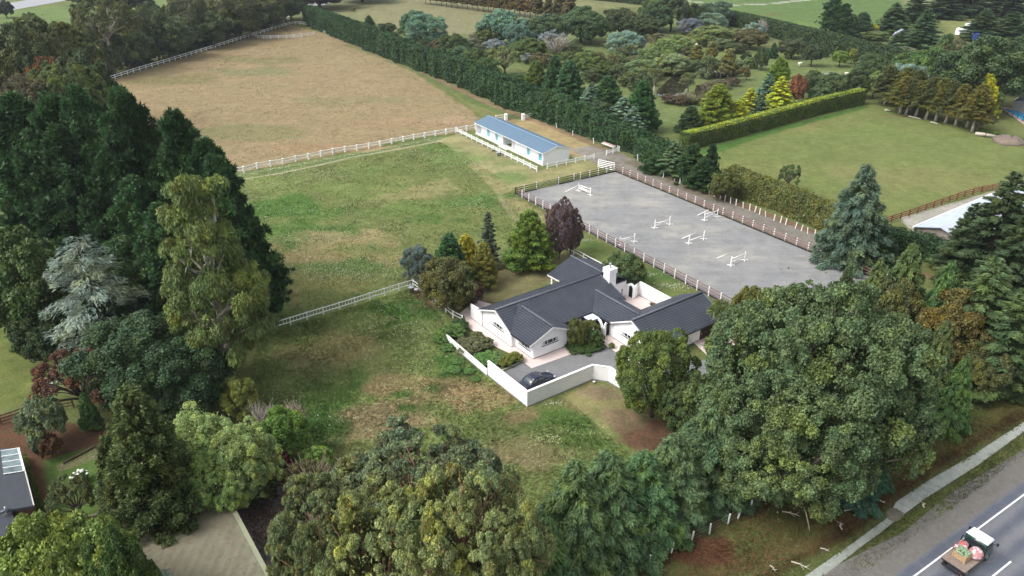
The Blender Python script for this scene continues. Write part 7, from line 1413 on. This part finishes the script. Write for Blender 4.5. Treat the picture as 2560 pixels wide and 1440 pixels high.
# --- gums of the far left corner
GL = (.100, .120, .042)
for tx, ty, by, wp, k, c, bk, lb in [
    (245, -10, 182, 150, 'gum', GL, PALE, 'big pale limbed gum behind the roadside fence, left'), (345, 20, 152, 130, 'gum', (.075, .10, .04), PALE, 'gum with white dead limbs behind the roadside fence'), (540, -30, 98, 190, 'gum', (.11, .125, .05), PALE, 'gum with fanned white branches behind the roadside fence'), (455, -10, 122, 110, 'gum', (.09, .11, .045), PALE, 'gum between the white limbed trees'), (665, -40, 66, 120, 'gum', (.09, .105, .04), PALE, 'tall gum with white trunk near the corner of the hay paddock'), (610, -20, 80, 80, 'round', (.06, .075, .03), (.1, .08, .06), 'dark tree behind the fence left of the white trunk'), (720, -20, 50, 90, 'round', (.05, .066, .03), (.1, .08, .06), 'dark tree at the far corner of the hay paddock'),
    (100, 45, 330, 220, 'gum', (.085, .105, .038), (.2, .17, .13), 'broad olive gum at the far left'), (190, 130, 380, 150, 'round', (.052, .080, .034), (.1, .08, .06), 'dark green tree right of the broad olive gum'), (30, 60, 360, 170, 'round', (.075, .095, .038), (.1, .08, .06), 'olive tree on the left edge'), (112, 148, 380, 120, 'round', (.13, .06, .028), (.1, .08, .06), 'red brown crown among the left trees'), (145, 155, 400, 190, 'gum', (.105, .145, .048), (.25, .22, .17), 'light green gum standing just above the dark pines'), (30, 190, 420, 200, 'gum', (.10, .095, .05), (.25, .22, .17), 'brownish gum on the left edge above the pines'), (235, 170, 340, 120, 'cypress', (.05, .07, .05), (.1, .08, .06), 'dark conifer at the end of the roadside fence'), (262, 120, 190, 80, 'round', (.07, .09, .035), PALE, 'low green tree below the big pale limbed gum'),
    (305, 70, 172, 120, 'round', (0.095, 0.128, 0.054), (.1, .08, .06), 'low spreading tree behind the fence below the first pale gum'), (405, 40, 146, 130, 'round', (0.084, 0.115, 0.049), (.1, .08, .06), 'dense green tree behind the fence beside the dead white limbs'), (500, 20, 116, 140, 'round', (0.101, 0.132, 0.054), (.1, .08, .06), 'dense green tree behind the middle of the roadside fence'), (585, 0, 94, 130, 'round', (0.095, 0.119, 0.051), (.1, .08, .06), 'dense tree behind the fence under the fanned white branches'), (650, -15, 74, 110, 'round', (0.084, 0.108, 0.049), (.1, .08, .06), 'dense tree behind the far end of the roadside fence'), (170, 60, 200, 130, 'gum', (.09, .115, .042), (.25, .22, .17), 'olive gum between the side road and the dark pines'),
    (70, 30, 62, 34, 'round', (.11, .14, .04), (.1, .08, .06), 'small yellow green bush on the far left grass'), (75, 60, 140, 46, 'round', (.12, .15, .04), (.1, .08, .06), 'yellow green tree top in front of the far left grass'), (300, -60, 45, 150, 'round', (.045, .06, .032), (.1, .08, .06), 'dark tree mass at the top edge behind the gums, left'), (195, -40, 12, 90, 'round', (.05, .065, .035), (.1, .08, .06), 'dark tree by the side road at the top edge'), (425, -10, 90, 36, 'column', (.17, .16, .05), PALE, 'yellow slim tree behind the gums'), (365, 5, 100, 80, 'round', (.06, .085, .034), (.1, .08, .06), 'dark round tree with lobed top behind the dead limbs'), (380, 60, 152, 90, 'round', (.04, .058, .028), (.1, .08, .06), 'dark tree low behind the roadside fence, middle'), (480, 60, 120, 90, 'cypress', (.045, .062, .03), (.1, .08, .06), 'dark conifer low behind the roadside fence, right'), (560, 50, 98, 90, 'round', (.05, .062, .032), (.1, .08, .06), 'dark bush behind the fence below the white branches'),
    (790, -60, 22, 160, 'round', (.022, .03, .018), (.1, .08, .06), 'very dark tree mass at the top edge above the hedge start'), (900, -70, 5, 130, 'round', (.024, .032, .018), (.1, .08, .06), 'very dark tree mass at the top edge, right part'), (5, 0, 45, 40, 'round', (.03, .045, .025), (.1, .08, .06), 'dark tree in the top left corner'), (882, 18, 30, 16, 'shrub', (.12, .12, .04), (.1, .08, .06), 'tiny yellow bush alone in the far tan field')]:
    tree(k, tx, ty, by, wp, c, lb, {'gum': 'gum_tree', 'cypress': 'conifer', 'column': 'slim_tree', 'shrub': 'bush'}.get(k, 'tree'), {'gum': 'gum tree', 'cypress': 'conifer', 'shrub': 'bush'}.get(k, 'tree'), bk)

for i, (px, by) in enumerate([(345, 166), (365, 160), (405, 148), (430, 142), (455, 132), (500, 118), (520, 112), (590, 92), (640, 74), (660, 70), (690, 60), (715, 54), (250, 196), (232, 198)]):
    tree('round' if i % 4 else 'cypress', px-10, by-44-14*(i % 3), by, 74+8*(i % 2), (.058+.014*(i % 2), .082+.012*(i % 3), .036), 'dark undergrowth bush behind the white fence along the far road', 'bush', 'bush', group='dark bushes behind the roadside fence')
# ------------------------------------------------------------------ grass: rough tufts, wild flowers and weeds (uncountable ground cover)
def scatter_px(n, poly, jit=0, dens=None):
    w_ = wpoly(poly); lo = w_.min(0); hi = w_.max(0); out = []; tot = 0
    while tot < n:
        p = rs.uniform(lo, hi, (n*2, 2)); ok = sdist(w_, p[:, 0], p[:, 1]) > 0; p = p[ok]
        if dens is not None: p = p[rs.rand(len(p)) < dens(p)]
        out.append(p); tot += len(p)
        if len(out) > 40: break
    return np.concatenate(out)[:n]
hard = [wpoly(q) for q in ([(1117, 850), (1218, 942), (1318, 1018), (1478, 950), (1522, 955), (1552, 972), (1700, 1000), (1850, 800), (1598, 700), (1430, 640), (1160, 790)],)]
def tufts(name, poly, n, h, wd, label, off=.0, coldry=(.26, .215, .12)):
    p = scatter_px(n, poly); 
    for q in hard: p = p[sdist(q, p[:, 0], p[:, 1]) < 0]
    n = len(p); cc, ww, zz = ground_at(p[:, 0], p[:, 1])
    lean = fbm(p[:, 0], p[:, 1], 6.0, 3, 12)*9; ld = np.stack([np.cos(lean), np.sin(lean)], 1); k = 3
    P = np.repeat(np.column_stack([p, zz]), k, 0)+np.column_stack([rs.normal(size=(n*k, 2))*.09, np.zeros(n*k)]); LD = np.repeat(ld, k, 0); W_ = np.repeat(ww, k)
    tall = h*(.5+1.0*np.repeat(fbm(p[:, 0], p[:, 1], 3.5, 3, 14), k))*rs.uniform(.5, 1.2, n*k)
    T = np.column_stack([LD*(.5+.9*W_)[:, None], np.ones(n*k)])+rs.normal(size=(n*k, 3))*.3; T = nrm(T)
    me = leaf_mesh(name, P+T*tall[:, None]*.45, T, np.column_stack([-LD, np.ones(n*k)*.7])+rs.normal(size=(n*k, 3))*.3, tall, wd, None)
    me.materials.clear(); me.materials.append(M['tuft']); c2 = np.repeat(cc, k, 0)*rs.uniform(1.05, 1.5, (n*k, 1))
    dry = (rs.rand(n*k) < W_*.45)[:, None]; c2 = np.where(dry, np.array(coldry)*rs.uniform(.6, 1.1, (n*k, 1)), c2)
    a = me.attributes.new('tc', 'FLOAT_COLOR', 'FACE'); a.data.foreach_set('color', np.column_stack([c2, np.ones(len(c2))]).astype(np.float32).ravel())
    tag(link(name, me), label, 'grass', kind='stuff')
def tuft_mat():
    n = N('grass_blades'); a = n.n('Attribute', attribute_name='tc'); n.l(a.outputs['Color'], n.p.inputs['Base Color']); n.p.inputs['Roughness'].default_value = .8; n.p.inputs['Specular IOR Level'].default_value = .1
    tr = n.n('BsdfTranslucent'); n.l(a.outputs['Color'], tr.inputs['Color']); mx = n.n('MixShader'); mx.inputs[0].default_value = .3; n.l(n.p.outputs[0], mx.inputs[1]); n.l(tr.outputs[0], mx.inputs[2]); n.l(mx.outputs[0], n.out.inputs['Surface']); return n.m
M['tuft'] = tuft_mat()
tufts('long_grass', [(655, 835), (1040, 718), (1110, 800), (1120, 860), (1318, 1022), (1400, 990), (1600, 1150), (1450, 1400), (1250, 1560), (700, 1560), (560, 1100)], 60000, .34, .05, 'rough dry and green grass in the near paddock')
tufts('long_grass', [(560, 460), (800, 415), (1100, 355), (1180, 400), (1290, 470), (1420, 575), (1240, 650), (1100, 660), (1040, 702), (650, 825), (500, 600)], 26000, .24, .06, 'rough tufted grass in the green paddock')
tufts('hay_grass', [(240, 216), (725, 68), (812, 92), (1000, 165), (1190, 288), (1185, 322), (1000, 345), (800, 388), (560, 430), (420, 350), (250, 280)], 26000, .22, .08, 'dry hay coloured grass of the far paddock', coldry=(.28, .225, .14))
tufts('verge_grass', [(1480, 1520), (1790, 1300), (2030, 1150), (2330, 1030), (2560, 880), (2640, 850), (2640, 1080), (2150, 1440), (2000, 1520)], 30000, .22, .05, 'short rough grass and litter on the roadside verge', coldry=(.17, .09, .045))
def flowers(name, spots, label, sz=.12, hh_=.35):
    P = []
    for px, py, rx, ry, n in spots:
        g = G(px, py); q = rs.normal(size=(n, 2))*np.array([rx, ry])*.5; P.append(q+g)
    P = np.concatenate(P); n = len(P); z = ground_at(P[:, 0], P[:, 1])[2]+rs.uniform(.3, 1, n)*hh_
    me = leaf_mesh(name, np.column_stack([P, z]), rdir(n)*np.array([1, 1, .3]), np.array([0, -.3, 1.])+rs.normal(size=(n, 3))*.3, sz*rs.uniform(.6, 1.3, n), sz*rs.uniform(.5, 1.1, n)); me.materials.clear(); me.materials.append(M['petal'])
    tag(link(name, me), label, 'flowers', kind='stuff')
M['petal'] = mat('wild_flower', (.50, .50, .38), .9, .15, 3)
flowers('wild_flowers', [(1100, 385, 12, 5, 420), (1150, 410, 12, 5, 350), (1230, 430, 8, 5, 200), (640, 460, 10, 4, 300), (740, 430, 12, 4, 350), (800, 440, 10, 4, 200), (560, 520, 8, 6, 160), (700, 600, 10, 4, 240), (820, 595, 10, 4, 260), (900, 570, 10, 5, 200), (740, 660, 8, 5, 260), (880, 690, 10, 3, 420), (800, 680, 8, 4, 240), (660, 560, 8, 5, 160), (1180, 510, 6, 5, 160), (930, 660, 6, 3, 160), (620, 500, 8, 5, 140), (1000, 600, 9, 5, 120), (850, 520, 12, 6, 150), (760, 530, 8, 5, 120)], 'small white flowering weeds in the green paddock', .12, .3)
flowers('wild_flowers', [(1010, 780, 5, 4, 200), (1060, 830, 4, 4, 120), (960, 820, 6, 3, 120), (870, 870, 6, 4, 110), (1200, 910, 2, 2, 10), (1385, 1010, 1.2, .5, 60), (1370, 1100, 2.0, 1.2, 60), (1440, 1075, 3, 1, 30), (700, 1010, 4, 4, 60), (1110, 1000, 5, 3, 80), (1040, 900, 6, 5, 120), (830, 1050, 3, 2, 50), (1350, 1150, 3, 2, 40)], 'small white flowering weeds in the near paddock', .11, .35)
flowers('wild_flowers', [(570+k*28, 446-k*5.2, 2.2, .6, 60) for k in range(20)]+[(1465, 603, 2, .6, 70), (1620, 690, 2.5, .8, 70), (1670, 715, 3, 1, 110), (1700, 722, 2, .8, 60)], 'white flowering weeds along the rails', .13, .35)
def leaflitter(name, poly, n, sz, cols, label, z=.03):
    p = scatter_px(n, poly); n = len(p); me = leaf_mesh(name, np.column_stack([p, ground_at(p[:, 0], p[:, 1])[2]+z+rs.rand(n)*.02]), rdir(n)*np.array([1, 1, .1]), np.array([0, 0, 1.])+rs.normal(size=(n, 3))*.2, sz*rs.uniform(.6, 1.4, n), sz*.6)
    me.materials.clear(); me.materials.append(mat(name, cols, .9, .4, 12)); tag(link(name, me), label, 'leaf litter', kind='stuff')
leaflitter('leaf_litter', [(1500, 1440), (1760, 1320), (1960, 1190), (2300, 1060), (2450, 990), (2300, 1180), (2130, 1320), (1900, 1440)], 9000, .16, (.13, .06, .03), 'fallen brown leaves under the roadside trees')
leaflitter('leaf_litter', [(140, 1165), (300, 1080), (320, 1120), (150, 1180)], 1500, .1, (.30, .20, .16), 'pale fallen leaves on the mulch bed')

P3 = rs.uniform(0, 1, (2600, 2)); qa, qb, qc = G(328, 1346, 2.9), G(562, 1242, 2.9), G(385, 1550, 2.9); P3 = qa+(qb-qa)*P3[:, :1]*.97+(qc-qa)*P3[:, 1:]**1.6
me = leaf_mesh('roof_litter', np.column_stack([P3, np.full(len(P3), 2.93)]), rdir(len(P3))*np.array([1, 1, .05]), np.array([0, 0, 1.])+rs.normal(size=(len(P3), 3))*.1, .10*rs.uniform(.6, 1.6, len(P3)), .05); me.materials.clear(); me.materials.append(mat('roof_litter', (.26, .17, .11), .9, .4, 12)); tag(link('roof_litter', me), 'dead leaves lying on the mossy sheet roof', 'leaf litter', kind='stuff')

# concrete edging of the garden beds by the drive
fence('bed_kerb', [G(*p) for p in ((1233, 938), (1262, 925), (1305, 904))], 3, .16, (.08,), 'pale concrete edging between the garden bed and the driveway', cat='edging', postw=.1, railw=(.12, .14), mp=M['concrete'], mr=M['concrete'])

# ------------------------------------------------------------------ the thin summer air over the whole place
m = MB(); m.box(-930, 930, -90, 1560, -1.6, 62); ho = m.build('haze', None); hm = bpy.data.materials.new('thin_air'); hm.use_nodes = True; q = hm.node_tree; q.nodes.remove(q.nodes['Principled BSDF'])
pv = q.nodes.new('ShaderNodeVolumePrincipled'); pv.inputs['Color'].default_value = (.80, .86, .92, 1); pv.inputs['Density'].default_value = .00012; pv.inputs['Anisotropy'].default_value = .3
q.links.new(pv.outputs[0], q.nodes['Material Output'].inputs['Volume']); ho.data.materials.append(hm); tag(ho, 'thin even haze in the air', 'haze', kind='stuff')
